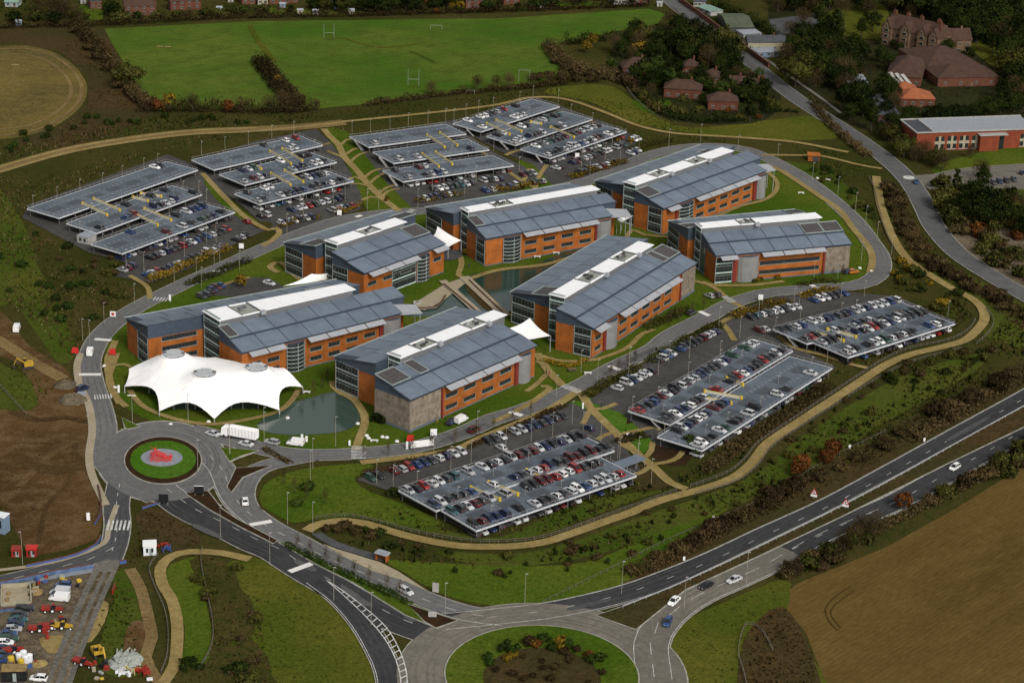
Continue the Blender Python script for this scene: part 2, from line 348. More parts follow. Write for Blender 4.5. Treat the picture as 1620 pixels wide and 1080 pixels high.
# --- roads: a pale kerb ribbon under every surface, so kerbs vanish where surfaces join
ROADS = []; TRACK = {'asphalt_pale': 'pale_track', 'asphalt_dark': 'dark_track', 'asphalt_warm': 'warm_track', 'asphalt_mid': 'mid_track'}
soil('pale_track', (.104, .105, .104), (.134, .134, .131), (.082, .083, .083), .05, .25, .6, 0, grain=(.8, .15)); soil('dark_track', (.042, .043, .045), (.058, .058, .060), (.032, .032, .034), .05, .25, .6, 0, grain=(.8, .15)); soil('warm_track', (.124, .115, .096), (.156, .142, .118), (.096, .090, .078), .05, .25, .6, 0, grain=(.8, .15)); soil('mid_track', (.055, .056, .058), (.074, .075, .076), (.044, .045, .046), .05, .25, .6, 0, grain=(.8, .15))
def road(name, s, wd, mat, z=ZR, kerb=True, dash=None, edge=None, parts=True):
    ln = spline(PX(s), False, 4); ROADS.append((ln, wd))
    mb = MB(); strip(mb, offset(ln, wd / 2), offset(ln, -wd / 2), z, mat); o = mb.obj(name, kind='structure')
    if kerb:
        kb = MB(); strip(kb, offset(ln, wd / 2 + .35), offset(ln, -wd / 2 - .35), ZK, 'kerb'); kb.obj('kerb', o)
    if mat in TRACK and wd > 6:
        for c_ in (-wd / 4, wd / 4):
            for d_ in (-.85, .85):
                e = MB(); strip(e, offset(ln, c_ + d_ + .3), offset(ln, c_ + d_ - .3), z + .004, TRACK[mat]); e.obj('wheel_track', o)
    if edge:
        for sd in edge:
            e = MB(); strip(e, offset(ln, sd + .09), offset(ln, sd - .09), ZM, 'line_white'); e.obj('edge_line', o)
    if dash:
        for off_, on, gap in dash:
            c = offset(ln, off_); acc = 0; seg = []
            for i in range(len(c) - 1):
                d = (c[i + 1] - c[i]); L_ = d.length
                seg.append((acc, c[i], d / L_ if L_ else d)); acc += L_
            pos = 1.0
            while pos + on < acc:
                a = max((q for q in seg if q[0] <= pos), key=lambda q: q[0]); p = a[1] + a[2] * (pos - a[0])
                e = MB(); e.beam((0, -.0, 0), (on, 0, 0), .17, .004, 'line_white'); me = DASH.setdefault(on, e.mesh('lane_dash'))
                link('lane_dash', me, o, (p.x, p.y, ZM - .01), math.atan2(a[2].y, a[2].x)); pos += on + gap
    return o
DASH = {}
ring_road = road('ring_road', '250,790 196,760 160,720 165,680 158,645 145,605 141,572 155,538 180,512 215,488 260,465 310,441 350,424 405,399 450,380 525,353 570,343 620,337 677,334 760,325 850,305 930,287 985,265 1042,242 1110,232 1180,238 1247,268 1290,296 1327,326 1355,353 1375,380 1390,402 1394,422 1384,440 1355,452 1290,457 1215,464 1160,480 1122,500 1060,532 1035,552 970,583 910,615 835,647 780,664 730,686 655,708 565,718 480,720 420,712 360,695 300,680', 7.6, 'asphalt_pale')
road('site_road', '190,765 184,800 186,832 181,862 172,886', 7.2, 'asphalt_mid', dash=[(0, 2.2, 3.5)])
road('site_road', '176,880 165,905 140,960 112,1030 90,1090', 6.6, 'site_track', z=ZR - .01, kerb=False)
road('haul_road_edge', '160,905 134,960 104,1030 80,1090', 1.2, 'site_dirt', z=ZR + .005, kerb=False)
road('haul_road_edge', '173,905 148,960 120,1030 99,1090', 1.0, 'site_dirt', z=ZR + .005, kerb=False)
road('site_road', '183,865 150,882 100,897 40,912 -40,930', 6.5, 'asphalt_mid', z=ZR + .01, dash=[(0, 3, 4)])
road('link_road', '330,720 352,745 362,770 380,800 420,832 467,857 517,884 580,910 632,933 682,954 740,972 800,980', 8.4, 'asphalt_pale', z=ZR + .02, dash=[(0, 3, 5)], edge=[-3.9])
road('slip_road', '500,721 450,730 410,742 388,765 386,795 410,826 440,846', 6.8, 'asphalt_pale', z=ZR + .03)
road('link_road', '255,775 300,808 350,832 405,860 435,872 478,900 530,930 582,960 632,985 680,1002', 10.6, 'asphalt_dark', z=ZR + .04, dash=[(1.5, 3, 5)], edge=[4.9])
road('filter_lane', '500,918 540,948 575,988 600,1030 615,1065 622,1110', 7.0, 'asphalt_dark', z=ZR + .05, edge=[-3.2])
road('dual_carriageway', '700,985 800,975 885,964 985,941 1060,915 1135,884 1215,846 1315,800 1415,746 1515,690 1620,632 1760,552', 8.8, 'asphalt_dark', z=ZR + .026, dash=[(0, 2.6, 8.5)], edge=[4.1, -4.1])
road('dual_carriageway', '1035,1075 1030,1020 1045,990 1070,965 1110,940 1160,918 1215,892 1265,862 1327,832 1415,797', 9.6, 'asphalt_warm', z=ZR + .008, dash=[(0, 6, 5)], edge=[4.5, -4.5])
road('dual_carriageway', '1250,872 1327,834 1415,796 1490,755 1565,713 1620,682 1760,604', 8.8, 'asphalt_dark', z=ZR + .03, dash=[(0, 2.6, 8.5)], edge=[4.1, -4.1])
road('town_road', '1052,-8 1070,10 1122,50 1172,86 1215,122 1265,160 1315,192 1365,225 1405,255 1432,280 1450,304 1465,333 1480,362 1515,401 1565,435 1640,478', 9.0, 'asphalt_town')
road('town_road', '1435,283 1480,281 1540,270 1660,262', 7, 'asphalt_warm', z=ZR + .01)
road('farm_track', '-60,285 0,268 100,240 200,222 300,210 405,205 480,201 545,194', 8.5, 'track', z=Z3, kerb=False)
road('rut', '-60,281 0,264 100,237 200,219.5 300,207.5 405,203', 2.2, 'gravel_gold', z=ZK - .01, kerb=False)
road('rut', '-60,291 0,273 100,244 200,226 300,213.5 405,208 545,194', 2.2, 'gravel_gold', z=ZK - .01, kerb=False)
road('farm_track', '-40,520 0,540 50,572 100,600', 5, 'track', z=Z3, kerb=False)
road('farm_track', '205,900 222,930 235,980 240,1010 230,1040 245,1070 260,1090', 3.2, 'track', z=Z3, kerb=False)

# --- gravel footpaths
def path(s, wd=3.0, mat='gravel_gold', z=ZP, o=(0, 0), k=1.0, name='gravel_path'):
    z = z + .0011 * (_zc[0] % 17); _zc[0] += 1
    ln = spline(PX(s, 0, o, k), False, 3); ROADS.append((ln, wd)); mb = MB(); strip(mb, offset(ln, wd / 2), offset(ln, -wd / 2), z, mat); return mb.obj(name, kind='structure')
path('485,841 498,833 515,828 545,825 580,830 630,845 680,857 730,865 780,866 815,865 860,859 910,843 960,825 1000,811 1035,796 1075,784 1110,775 1160,757 1190,733 1215,702 1265,668 1315,635 1365,602 1402,578 1440,562 1490,550 1525,540 1545,524 1557,507 1554,490 1538,474 1502,455 1465,432 1435,410 1415,382 1402,352 1392,320 1386,280', 3.6)
path('540,194 630,185 705,177 780,168 812,161 835,156 872,155 910,162 960,180 1010,200 1060,211 1110,215 1160,218 1215,222 1265,227 1342,242', 2.6)
path('512,205 520,215 535,230 545,250 562,268 582,292 602,312 632,336', 3)
for s_ in ('537,232 550,222 567,221', '545,247 558,238 570,235', '553,258 570,245 585,241', '575,283 590,272 604,268', '583,293 598,280 615,273', '598,308 612,298 625,294', '603,314 615,303 632,300', '522,227 512,230 500,229', '548,252 530,245 518,240', '577,288 562,281 550,286', '585,296 570,292 555,292', '600,314 585,313 572,318'):
    path(s_, 1.6, z=ZP - .004)
path('320,275 340,297 360,318 385,342 410,358 425,365 437,362 442,370 428,383 415,390', 2.4)
for s_ in ('735,222 760,240 790,262 830,290 872,310', '800,247 815,240 830,238', '846,300 853,280 865,262', '828,288 838,268'):
    path(s_, 2.0, z=ZP - .004)
path('850,560 867,587 890,611', 3); path('918,622 930,640 937,650 970,682 1010,720 1035,741 1060,764 1086,775', 3.0)
path('915,619 870,648 810,674 760,694 720,712 660,722 570,733', 3.0, z=ZP - .008)
for s_ in ('935,648 955,647 975,639', '935,647 928,660 922,672', '985,687 1010,682 1035,677 1045,682', '972,685 955,690 945,697', '1018,727 1030,714 1032,700', '1035,735 1055,732 1072,725 1080,715', '1030,738 1015,748 1003,752', '975,690 985,705 1005,716', '867,588 855,575 848,572', '868,590 845,612 832,620', '850,562 890,572 940,570 985,555 1000,545'):
    path(s_, 1.9, z=ZP - .012)
path('395,886 350,876 300,874 270,882 254,900 257,925 272,950 280,985 280,1022 275,1055 258,1082', 3.2)
path('527,604 528,612 540,623 560,633 575,655 577,672 568,695 563,712', 2.6)
path('185,560 178,580 172,600 180,625 200,645', 2.2); path('178,580 195,577 207,582', 1.6); path('183,540 176,556 170,575 176,612 190,640', 2.4, z=ZP - .006)
path('205,437 230,452 236,462 237,474', 2.0); path('395,440 372,445 345,455', 1.6)
path('440,432 428,425 430,420 445,416 470,440 500,455 520,462', 2.4)
path('735,440 725,436 730,420 727,405 715,400', 2.2); path('742,442 790,428 860,420 915,404 940,392', 2.6); path('668,395 700,372 730,350', 1.6)
path('985,388 1000,365 1018,372 1060,376 1100,372', 2.0); path('1097,445 1130,452 1190,452 1240,446', 2.2); path('1110,447 1130,456 1147,470', 2.2); path('1158,480 1176,488 1168,499 1143,510 1152,523 1162,540', 2.2)
path('1210,262 1237,272 1290,307 1327,333 1350,363 1373,390 1380,412 1376,432', 2.8, z=ZP + .005)
path('1215,274 1228,287 1228,302 1210,317 1172,327 1137,342 1115,350', 2.0); path('1205,246 1260,247 1300,248 1360,262 1395,268', 2.2)
path('780,668 800,660 840,638 870,615 855,612', 2.2, z=ZP - .015); path('1230,532 1262,553 1300,562 1345,577 1372,583', 2.2); path('1000,545 1015,530 1035,522', 2)
for a_, b_ in (('700,446 756,496', 3.0), ('734,440 800,502', 4.0)):
    path(a_, b_, 'paving', ZP + .3, name='footbridge')
# --- roundabouts
def disc(name, cxy, r, z, mat, n=72, ry=None, rot=0, kind='structure', parent=None):
    mb = MB(); pts = []
    for i in range(n):
        a = 2 * math.pi * i / n; x, y = r * math.cos(a), (ry or r) * math.sin(a)
        pts.append((cxy.x + x * math.cos(rot) - y * math.sin(rot), cxy.y + x * math.sin(rot) + y * math.cos(rot), z))
    mb.face(pts, mat); return mb.obj(name, parent, kind=None if parent else kind)
def island(name, pts, ztop, mat, rim='kerb', parent=None):
    """raised kerbed island"""
    pts = ccw([(p[0], p[1]) for p in pts]); mb = MB(); mb.prism(pts, 0, ztop, rim, bottom=False); o = mb.obj(name, parent, kind=None if parent else 'structure')
    c = (sum(p[0] for p in pts) / len(pts), sum(p[1] for p in pts) / len(pts)); inn = []
    n = len(pts)
    for i in range(n):
        d = Vector((pts[(i + 1) % n][0] - pts[i - 1][0], pts[(i + 1) % n][1] - pts[i - 1][1])).normalized(); inn.append((pts[i][0] - d.y * .35, pts[i][1] + d.x * .35))
    mb = MB(); mb.face([(x, y, ztop + .01) for x, y in inn], mat); mb.obj('planting', o); return o
# oval island with the red sculpture
def ell(cx, cy, rx, ry, n=64): return [P(cx + rx * math.cos(2 * math.pi * i / n), cy + ry * math.sin(2 * math.pi * i / n)) for i in range(n)]
mb = MB(); mb.face([(p.x, p.y, ZR + .06) for p in ccw(ell(257, 731, 102, 63))[:]], 'asphalt_pale'); mb.obj('roundabout_road', kind='structure')
mb = MB(); mb.face([(p.x, p.y, ZK + .004) for p in ccw(ell(257, 731, 105, 65))], 'kerb'); mb.obj('kerb', kind='structure')
red_isl = island('roundabout_island', ell(258, 730, 62, 37.5), .52, 'mulch')
mb = MB(); mb.face([(p.x, p.y, .55) for p in ccw(ell(258, 729, 52, 30))], 'lawn_bright'); mb.obj('lawn_ring', red_isl)
mb = MB(); mb.face([(p.x, p.y, .57) for p in ccw(ell(256, 726, 33, 14))], 'shell_grey'); mb.obj('gravel_disc', red_isl)
A_, B_ = P(707, 1047), P(1010, 1060); 
def fitc(s):
    p = np.array([(q.x, q.y) for q in PX(s)]); A = np.c_[2 * p, np.ones(len(p))]; r = np.linalg.lstsq(A, (p ** 2).sum(1), rcond=None)[0]
    return Vector((r[0], r[1], 0)), math.sqrt(r[2] + r[0] ** 2 + r[1] ** 2)
BC, BR = fitc('707,1047 730,1022 772,1002 810,991 885,994 950,1010 990,1035 1010,1060')
disc('kerb', BC, BR + 12.4, ZK + .01, 'kerb'); disc('roundabout_road', BC, BR + 12, ZR + .08, 'asphalt_warm')
big_isl = island('roundabout_island', [(BC.x + BR * math.cos(2 * math.pi * i / 90), BC.y + BR * math.sin(2 * math.pi * i / 90)) for i in range(90)], .56, 'lawn')
disc('shrub_bed', BC + Vector((0, -2, 0)), BR * .60, .60, 'rough_brown', parent=big_isl)
# mini roundabout
MC = P(1438, 282.5); disc('mini_roundabout', MC, 2.6, ZM + .03, 'line_white', 28)
# triangular and strip islands
for s_, mt in (('192,662 222,676 203,681 197,679', 'lawn'), ('348,709 410,714 380,724 362,732', 'lawn'), ('358,772 372,742 430,738 385,757 368,780', 'mulch'),
               ('292,782 330,778 352,806 375,822 440,856 432,862 380,836 330,808', 'mulch'), ('440,860 455,862 520,895 600,932 650,955 720,982 690,995 640,975 560,925 500,895', 'lawn'),
               ('645,957 724,983 690,996 670,985', 'mulch'), ('942,975 985,960 1060,930 1130,897 1300,815 1420,752 1520,697 1640,633 1640,668 1500,735 1330,820 1200,882 1085,935 1035,975 1006,998', 'rough_brown')):
    island('traffic_island', PX(s_), .52 if mt != 'rough_brown' else .48, mt) if not s_.startswith('645') else island('traffic_island', PX(s_), .56, mt)
# filter hatching (two lines with chevrons)
hz = MB(); a_ = spline(PX('515,918 545,938 580,965 612,995 632,1030 642,1060 645,1090'), False, 2.5); b__ = spline(PX('515,918 540,940 572,970 602,1003 622,1035 632,1065 635,1095'), False, 2.5)
for q in (a_, b__): strip(hz, offset(q, .15), offset(q, -.15), ZM + .03, 'line_white')
for i in range(3, min(len(a_), len(b__)) - 1, 1):
    hz.beam((a_[i].x, a_[i].y, ZM + .03), (b__[i].x, b__[i].y, ZM + .03), .35, .004, 'line_white')
hz.obj('hatching', ring_road)
# zebra crossings and pale ramps across the road
def zebra(a, b, n, wd, name='zebra_stripe', mat='line_white', fill=.5):
    a, b = P(*a), P(*b); d = (b - a); L_ = d.length; u = d / L_; v = Vector((-u.y, u.x, 0))
    for i in range(n):
        c = a + u * (L_ * (i + .5) / n); h = L_ / n * fill / 2
        mb = MB(); mb.face([tuple(c + u * sx * h + v * sy * wd / 2 + Vector((0, 0, ZM + .03))) for sx, sy in ((-1, -1), (1, -1), (1, 1), (-1, 1))], mat); mb.obj(name, ring_road)
zebra((168, 832.5), (207, 832.5), 6, 6.0); zebra((148, 630), (178, 628), 7, 3.4); zebra((242, 474), (266, 476), 5, 3.2); zebra((890, 611), (918, 622), 8, 3.2); zebra((567, 707), (567, 728), 9, 4.5); zebra((1145, 470), (1160, 480), 5, 3); zebra((655, 333), (640, 341), 5, 3)
for a_, b_ in (((125, 594), (160, 594)), ((150, 538), (176, 540)), ((337, 432), (358, 428)), ((395, 832), (430, 826)), ((458, 906), (493, 893)), ((806, 653), (826, 659)), ((963, 580), (980, 587)), ((1106, 494), (1122, 501)), ((1283, 452), (1296, 460)), ((563, 345), (572, 342))):
    zebra(a_, b_, 1, 2.0, 'speed_ramp', 'stone_white', 1.0)
# lay-by and pavements by the link road
area('lay_by', '510,861 540,872 600,890 630,905 680,938 640,920 590,905 540,880', 'paving', ZR + .035, False)
path('500,845 530,862 570,875 610,886', 3, 'asphalt_mid', ZP + .03, name='pavement'); path('128,560 122,580 126,610 140,640 146,680 141,720 145,750 160,785 168,800', 2.4, 'paving', ZP - .02, name='pavement')
path('185,800 172,835 165,860 120,880 60,895 -20,905', 1.6, 'paving', ZP - .02, name='pavement')
path('1150,45 1190,78 1240,115 1290,150 1330,180', 1.8, 'asphalt_warm', ZP, name='pavement')
area('tennis_court', '1000,38 1012,37 1040,50 1030,53', 'asphalt_mid', Z3, False); area('yard', '1215,32 1290,22 1300,40 1230,58', 'asphalt_mid', Z3, False)

# --- wear on the fields: tractor turns, mowing rings, a worn line
for q_ in ('1345,928 1320,945 1306,963 1311,982 1325,997', '1352,934 1330,949 1314,966 1319,980 1330,993'):
    path(q_, .32, 'plough_dark', Z2 + .02, name='tractor_rut')
def rings(s, ks, c, mat):
    w_ = PX(s); m = P(*c)
    for k in ks:
        ln = spline([m + (p - m) * k for p in w_], False, 5); mb = MB(); strip(mb, offset(ln, .9), offset(ln, -.9), Z2 + .02, mat); mb.obj('mowing_ring', kind='structure')
rings('-90,78 -10,74 40,72 85,83 115,102 135,128 137,150 125,172 95,195 55,212 -10,221 -90,220', (.93, .80), (10, 148), 'track')
path('395,40 405,60 420,80 436,98', 3, 'olive_grass', Z2, name='worn_path'); path('648,82 665,88 690,101', 2.2, 'rough_green', Z2, name='worn_path'); path('540,60 600,75 660,70', 2, 'olive_grass', Z2 + .01, name='worn_path'); path('-20,690 60,698 110,690 150,700', 4, 'earth_worn', Z2, name='worn_path'); path('30,770 80,720 140,690', 2.5, 'earth_worn', Z2 + .01, name='worn_path'); path('-20,740 40,735 90,745 130,735 155,745', 5, 'earth_damp', Z2 + .02, name='worn_path'); path('20,650 60,665 100,660 140,668', 3, 'earth_damp', Z2 + .03, name='worn_path'); path('60,860 75,800 110,760 120,700', 1.4, 'earth_damp', Z2 + .015, name='worn_path')
for (x_, y_) in ((254, 74), (265, 74.5), (24, 103), (654, 137), (521, 62)): disc('worn_patch', P(x_, y_), 2.2, Z2 + .03, 'gravel_gold' if x_ < 300 else 'olive_grass', 14, 1.2)

# --- repairs and worn patches in the asphalt
for s_, mt in (('540,925 575,948 590,960 570,958 545,940', 'asphalt_worn'), ('470,886 500,900 494,906 466,892', 'asphalt_worn'), ('700,695 760,672 764,676 706,700', 'asphalt_worn'), ('960,588 1030,552 1034,556 966,592', 'asphalt_worn'), ('900,962 960,948 962,953 905,967', 'asphalt_mid'), ('1500,694 1560,662 1562,666 1503,699', 'asphalt_mid'), ('640,965 660,980 650,985 632,970', 'asphalt_mid'), ('310,830 350,848 345,853 306,836', 'asphalt_worn'), ('1190,100 1240,140 1236,144 1186,104', 'asphalt_worn')):
    area('asphalt_patch', s_, mt, ZM - .03 if mt != 'asphalt_mid' else ZM - .028)

area('planting_bed', '322,285 345,300 385,335 408,350 400,356 372,342 338,312', 'lawn', .262); area('planting_bed', '398,352 425,352 432,358 420,364 402,360', 'rough', .262)
path('205,618 222,640 250,655 295,668 340,672 395,664 440,652 462,634 472,618', 2.0, name='gravel_path')

# wheel tracks round the roundabouts
for k_ in (1.14, 1.22, 1.36, 1.44):
    ln = spline([Vector((p.x, p.y, 0)) for p in ell(257.5, 730.5, 62 * k_, 38 * k_, 48)], True, 3); ln.append(ln[0]); mb = MB(); strip(mb, offset(ln, .35), offset(ln, -.35), ZR + .066, 'pale_track'); mb.obj('wheel_track', ring_road)
for r_ in (2.6, 4.3, 7.2, 8.9):
    ln = [BC + Vector(((BR + r_) * math.cos(2 * math.pi * i / 90), (BR + r_) * math.sin(2 * math.pi * i / 90), 0)) for i in range(91)]; mb = MB(); strip(mb, offset(ln, .35), offset(ln, -.35), ZR + .086, 'warm_track'); mb.obj('wheel_track', ring_road)
# ================================================================== office buildings
flat('slate_fascia', (.045, .062, .085), .5, var=.1)
lined('roof_metal', (.125, .155, .195), (.080, .102, .132), 'X', 1.3, rough=.40, noise=.16, nscale=.25, each=.11)
flat('roof_seam', (.035, .045, .06), .6)
flat('roof_white', (.80, .81, .82), .5, var=.04)
flat('spine_grey', (.13, .133, .138), .5, var=.06)
lined('terracotta', (.31, .094, .017), (.215, .066, .013), 'Z', 1.7, rough=.8, noise=.24, nscale=.3, each=.1)
flat('dark_red', (.16, .022, .016), .7)
lined('timber', (.20, .165, .125), (.11, .09, .07), 'Z', 1.25, rough=.85, noise=.38, nscale=.6, each=.08)
lined('slat_grey', (.20, .20, .195), (.125, .125, .125), 'Z', 1.4, rough=.8, noise=.12)
glassy('dark_glass', (.018, .024, .024), .1)
glassy('green_glass', (.05, .085, .078), .12); glassy('grey_glass', (.16, .18, .19), .2)
flat('frame_grey', (.27, .31, .30), .5, var=.05)
flat('frame_pale', (.42, .52, .47), .5, var=.05)
flat('frame_dark', (.05, .05, .05), .5)
flat('awning_grey', (.30, .31, .33), .45, var=.08, scale=.4)
flat('louvre_dark', (.07, .065, .065), .7, var=.35, scale=1.5)
flat('plinth', (.10, .125, .15), .7)
flat('fabric_white', (.86, .855, .84), .65, var=.02)
flat('steel', (.42, .43, .44), .4, .3)
flat('plant_floor', (.24, .25, .22), .8, var=.3, scale=1)
ZE, ZS, ZU, ZW = 11.3, 13.3, 15.2, 17.5

def lerp(a, b, t): return a + (b - a) * t
def window(par, x0, x1, z, h=1.5, y=0.0, axis='x', name='window'):
    """strip window with frame and mullions, standing a little proud of the wall plane y (axis x) or x (axis y)"""
    m = MB(); n = max(2, int((x1 - x0) / 1.3)); e = .10
    def bx(a, b, za, zb, d, mt):
        if axis == 'x': m.box(a, y - d, za, b, y + .06, zb, mt)
        else: m.box(y - d, a, za, y + .06, b, zb, mt)
    bx(x0, x1, z, z + h, .05, 'dark_glass')
    bx(x0 - e, x1 + e, z - .14, z, .20, 'frame_grey'); bx(x0 - e, x1 + e, z + h, z + h + .12, .16, 'frame_dark')
    bx(x0 - e, x1 + e, z + h * .52, z + h * .52 + .07, .12, 'frame_dark')
    for i in range(n + 1):
        q = lerp(x0, x1, i / n); bx(q - .05, q + .05, z, z + h, .11, 'frame_dark' if 0 < i < n else 'frame_grey')
    return m.obj(name, par)
def glazing(par, a0, a1, z0, z1, y=0.0, axis='x', name='glass_wall', fr='frame_grey', floors=3, out=.12, ztop=None, deep=.06, glass='dark_glass'):
    """curtain wall: dark glass, floor bands, mullions. ztop(a) lets the head follow a roof slope"""
    m = MB(); zt = ztop or (lambda a: z1)
    def quad(a, b, za, zb0, zb1, d, mt):
        if axis == 'x': b_ = [(a, y - d), (b, y - d), (b, y + deep), (a, y + deep)]
        else: b_ = [(y - d, a), (y - d, b), (y + deep, b), (y + deep, a)]
        tops = [zb0, zb1, zb1, zb0]
        bt = [(p[0], p[1], za) for p in b_]; tp = [(p[0], p[1], q) for p, q in zip(b_, tops)]
        ar = sum(b_[i][0] * b_[(i + 1) % 4][1] - b_[(i + 1) % 4][0] * b_[i][1] for i in range(4))
        if ar < 0: bt, tp = bt[::-1], tp[::-1]
        m.hexa(bt, tp, mt)
    quad(a0, a1, z0, zt(a0), zt(a1), .03, glass)
    zz = z0; k = 0; fh = 3.7
    while zz < min(zt(a0), zt(a1)) - .3:
        quad(a0, a1, zz, zz + .42, zz + .42, out + .02, fr)
        quad(a0, a1, zz + 1.9, zz + 2.0, zz + 2.0, out - .02, 'frame_dark'); quad(a0, a1, zz + 2.75, zz + 2.85, zz + 2.85, out - .02, 'frame_grey')
        zz += fh
    n = max(2, int(round((a1 - a0) / 1.6)))
    for i in range(n + 1):
        q = lerp(a0, a1, i / n); wd = .10 if 0 < i < n else .16
        quad(max(a0, q - wd), min(a1, q + wd), z0, zt(q), zt(q), out, 'frame_grey' if i in (0, n) else 'frame_dark')
    return m.obj(name, par)

def tower(par, x0, x1, z1, mat, name, lattice=False):
    """bowed stair tower standing out from the front"""
    m = MB(); n = 6; ring = []
    for i in range(n + 1):
        t = i / n; ring.append((lerp(x0, x1, t), -.35 - 1.5 * math.sin(math.pi * t) ** .6))
    ring += [(x1, .05), (x0, .05)]
    m.prism(ring, .2, z1, mat, 'slate_fascia')
    if lattice:
        for k in range(7):
            z = .4 + k * z1 / 7.2
            for i in range(n):
                a, b = ring[i], ring[i + 1]; m.beam((a[0], a[1] - .08, z), (b[0], b[1] - .08, z), .2, .28, 'frame_grey')
        for i in range(n + 1):
            a = ring[i]; m.box(a[0] - .08, a[1] - .2, .2, a[0] + .08, a[1] + .02, z1, 'steel' if i % 3 == 0 else 'frame_dark')
    return m.obj(name, par)

def office(spec):
    L = spec['L']; a = P(*spec['fL'], ZE); b = P(*spec['fR'], ZE)
    ang = math.atan2(b.y - a.y, b.x - a.x)
    root = thing('office_building', spec['label'], 'office building', (a.x, a.y, 0), ang, 'office blocks round the campus pond')
    Lu = spec.get('Lu', L); s0, s1 = spec['s']; w0, w1 = spec['w1']; x0, x1 = spec['w2']; us, ue = spec['white']
    sv = lambda u: lerp(s0, s1, u / L); wv = lambda u: lerp(w0, w1, u / L); xv = lambda u: lerp(x0, x1, (u - us) / (ue - us))
    # --- walls of the front wing; the gable above the eaves is slate blue
    m = MB()
    m.prism([(0, 0), (L, 0), (L, s1), (Lu, s1), (Lu, w1), (0, w0)], 0, ZE - .9, 'terracotta')
    m.obj('wall', root)
    m = MB(); d = .04
    m.hexa([(-d, -d, ZE - .9), (L + d, -d, ZE - .9), (L + d, s1, ZE - .9), (-d, s0, ZE - .9)], [(-d, -d, ZE - .1), (L + d, -d, ZE - .1), (L + d, s1, ZS - .1), (-d, s0, ZS - .1)], 'slate_fascia')
    m.hexa([(-d, s0, ZE - .9), (Lu + d, s1, ZE - .9), (Lu + d, w1, ZE - .9), (-d, w0, ZE - .9)], [(-d, s0, ZS + .2), (Lu + d, s1, ZS + .2), (Lu + d, w1, ZU - .1), (-d, w0, ZU - .1)], 'slate_fascia')
    m.obj('gable', root)
    # --- roof of the front wing: dark sheet with raised panels
    rf = MB(); e = .7
    pl = [(-.5, -e, ZE - .1), (L + .5, -e, ZE - .1), (L + .5, s1, ZS - .1), (-.5, s0, ZS - .1)]
    rf.hexa(pl, [(p[0], p[1], p[2] + .18) for p in pl], 'roof_seam')
    pl = [(-.5, s0 - .3, ZS + .3), (Lu + .5, s1 - .3, ZS + .3), (Lu + .5, w1, ZU - .05), (-.5, w0, ZU - .05)]
    rf.hexa(pl, [(p[0], p[1], p[2] + .18) for p in pl], 'roof_seam')
    roof = rf.obj('roof', root)
    rail = MB(); rail.hexa([(-.5, s0 - .45, ZS + .28), (Lu + .5, s1 - .45, ZS + .28), (Lu + .5, s1 - .2, ZS + .28), (-.5, s0 - .2, ZS + .28)], [(-.5, s0 - .45, ZS + .62), (Lu + .5, s1 - .45, ZS + .62), (Lu + .5, s1 - .2, ZS + .62), (-.5, s0 - .2, ZS + .62)], 'slate_fascia'); rail.obj('roof_step', roof)
    def panel(q, mat, name='roof_panel', th=.10, par=None):
        mm = MB(); mm.hexa(q, [(p[0], p[1], p[2] + th) for p in q], mat); return mm.obj(name, par or roof)
    def louvre(q, par=None):
        o = panel(q, 'louvre_dark', 'roof_louvre', .12, par); mm = MB()
        for k in range(1, 6):
            t = k / 6; A = Vector(q[0]).lerp(Vector(q[3]), t); B = Vector(q[1]).lerp(Vector(q[2]), t)
            mm.beam(A + Vector((0, 0, .12)), B + Vector((0, 0, .12)), .16, .15, 'frame_dark')
        for A, B in ((q[0], q[1]), (q[1], q[2]), (q[2], q[3]), (q[3], q[0])):
            mm.beam(Vector(A) + Vector((0, 0, .12)), Vector(B) + Vector((0, 0, .12)), .22, .3, 'frame_grey')
        mm.obj('roof_kerb', o)
    n = max(3, round(L / 8.4)); g = .17
    for i in range(n):
        ua, ub = lerp(-.4, L + .4, i / n) + g, lerp(-.4, L + .4, (i + 1) / n) - g
        dz = .09
        panel([(ua, -e + .12, ZE + dz), (ub, -e + .12, ZE + dz), (ub, sv(ub) - .55, ZS - .06 + dz), (ua, sv(ua) - .55, ZS - .06 + dz)], 'roof_metal')
    n = max(3, round(Lu / 8.4)); lv = spec.get('louvre', {})
    for i in range(n):
        ua, ub = lerp(-.4, Lu + .4, i / n) + g, lerp(-.4, Lu + .4, (i + 1) / n) - g; za, zb = ZS + .49, ZU + .12
        fr = lv.get(i - n if i - n in lv else i)
        q = lambda A, B: [(A, sv(A) + .05, za), (B, sv(B) + .05, za), (B, wv(B) - .1, zb), (A, wv(A) - .1, zb)]
        if fr is None: panel(q(ua, ub), 'roof_metal')
        elif fr >= 1: louvre(q(ua, ub))
        else:
            mid = lerp(ua, ub, fr if i == 0 else 1 - fr); 
            A, B = (q(ua, mid), q(mid + .3, ub)) if i == 0 else (q(mid, ub), q(ua, mid - .3))
            louvre(A); panel(B, 'roof_metal')
    # --- spine: grey clerestory with a white roof, plant wells and a glazed end
    sp_ = MB(); ring = [(us, wv(us)), (ue, wv(ue)), (ue, xv(ue)), (us, xv(us))]
    sp_.prism([(us + .4, wv(us) + .02), (ue, wv(ue) + .02), (ue, xv(ue) - .02), (us + .4, xv(us) - .02)], 0, ZW - .35, 'spine_grey')
    spine = sp_.obj('clerestory', root)
    wells = spec['wells']; cuts = [0.0]; 
    for q0, q1 in wells: cuts += [q0, q1]
    cuts.append(1.0)
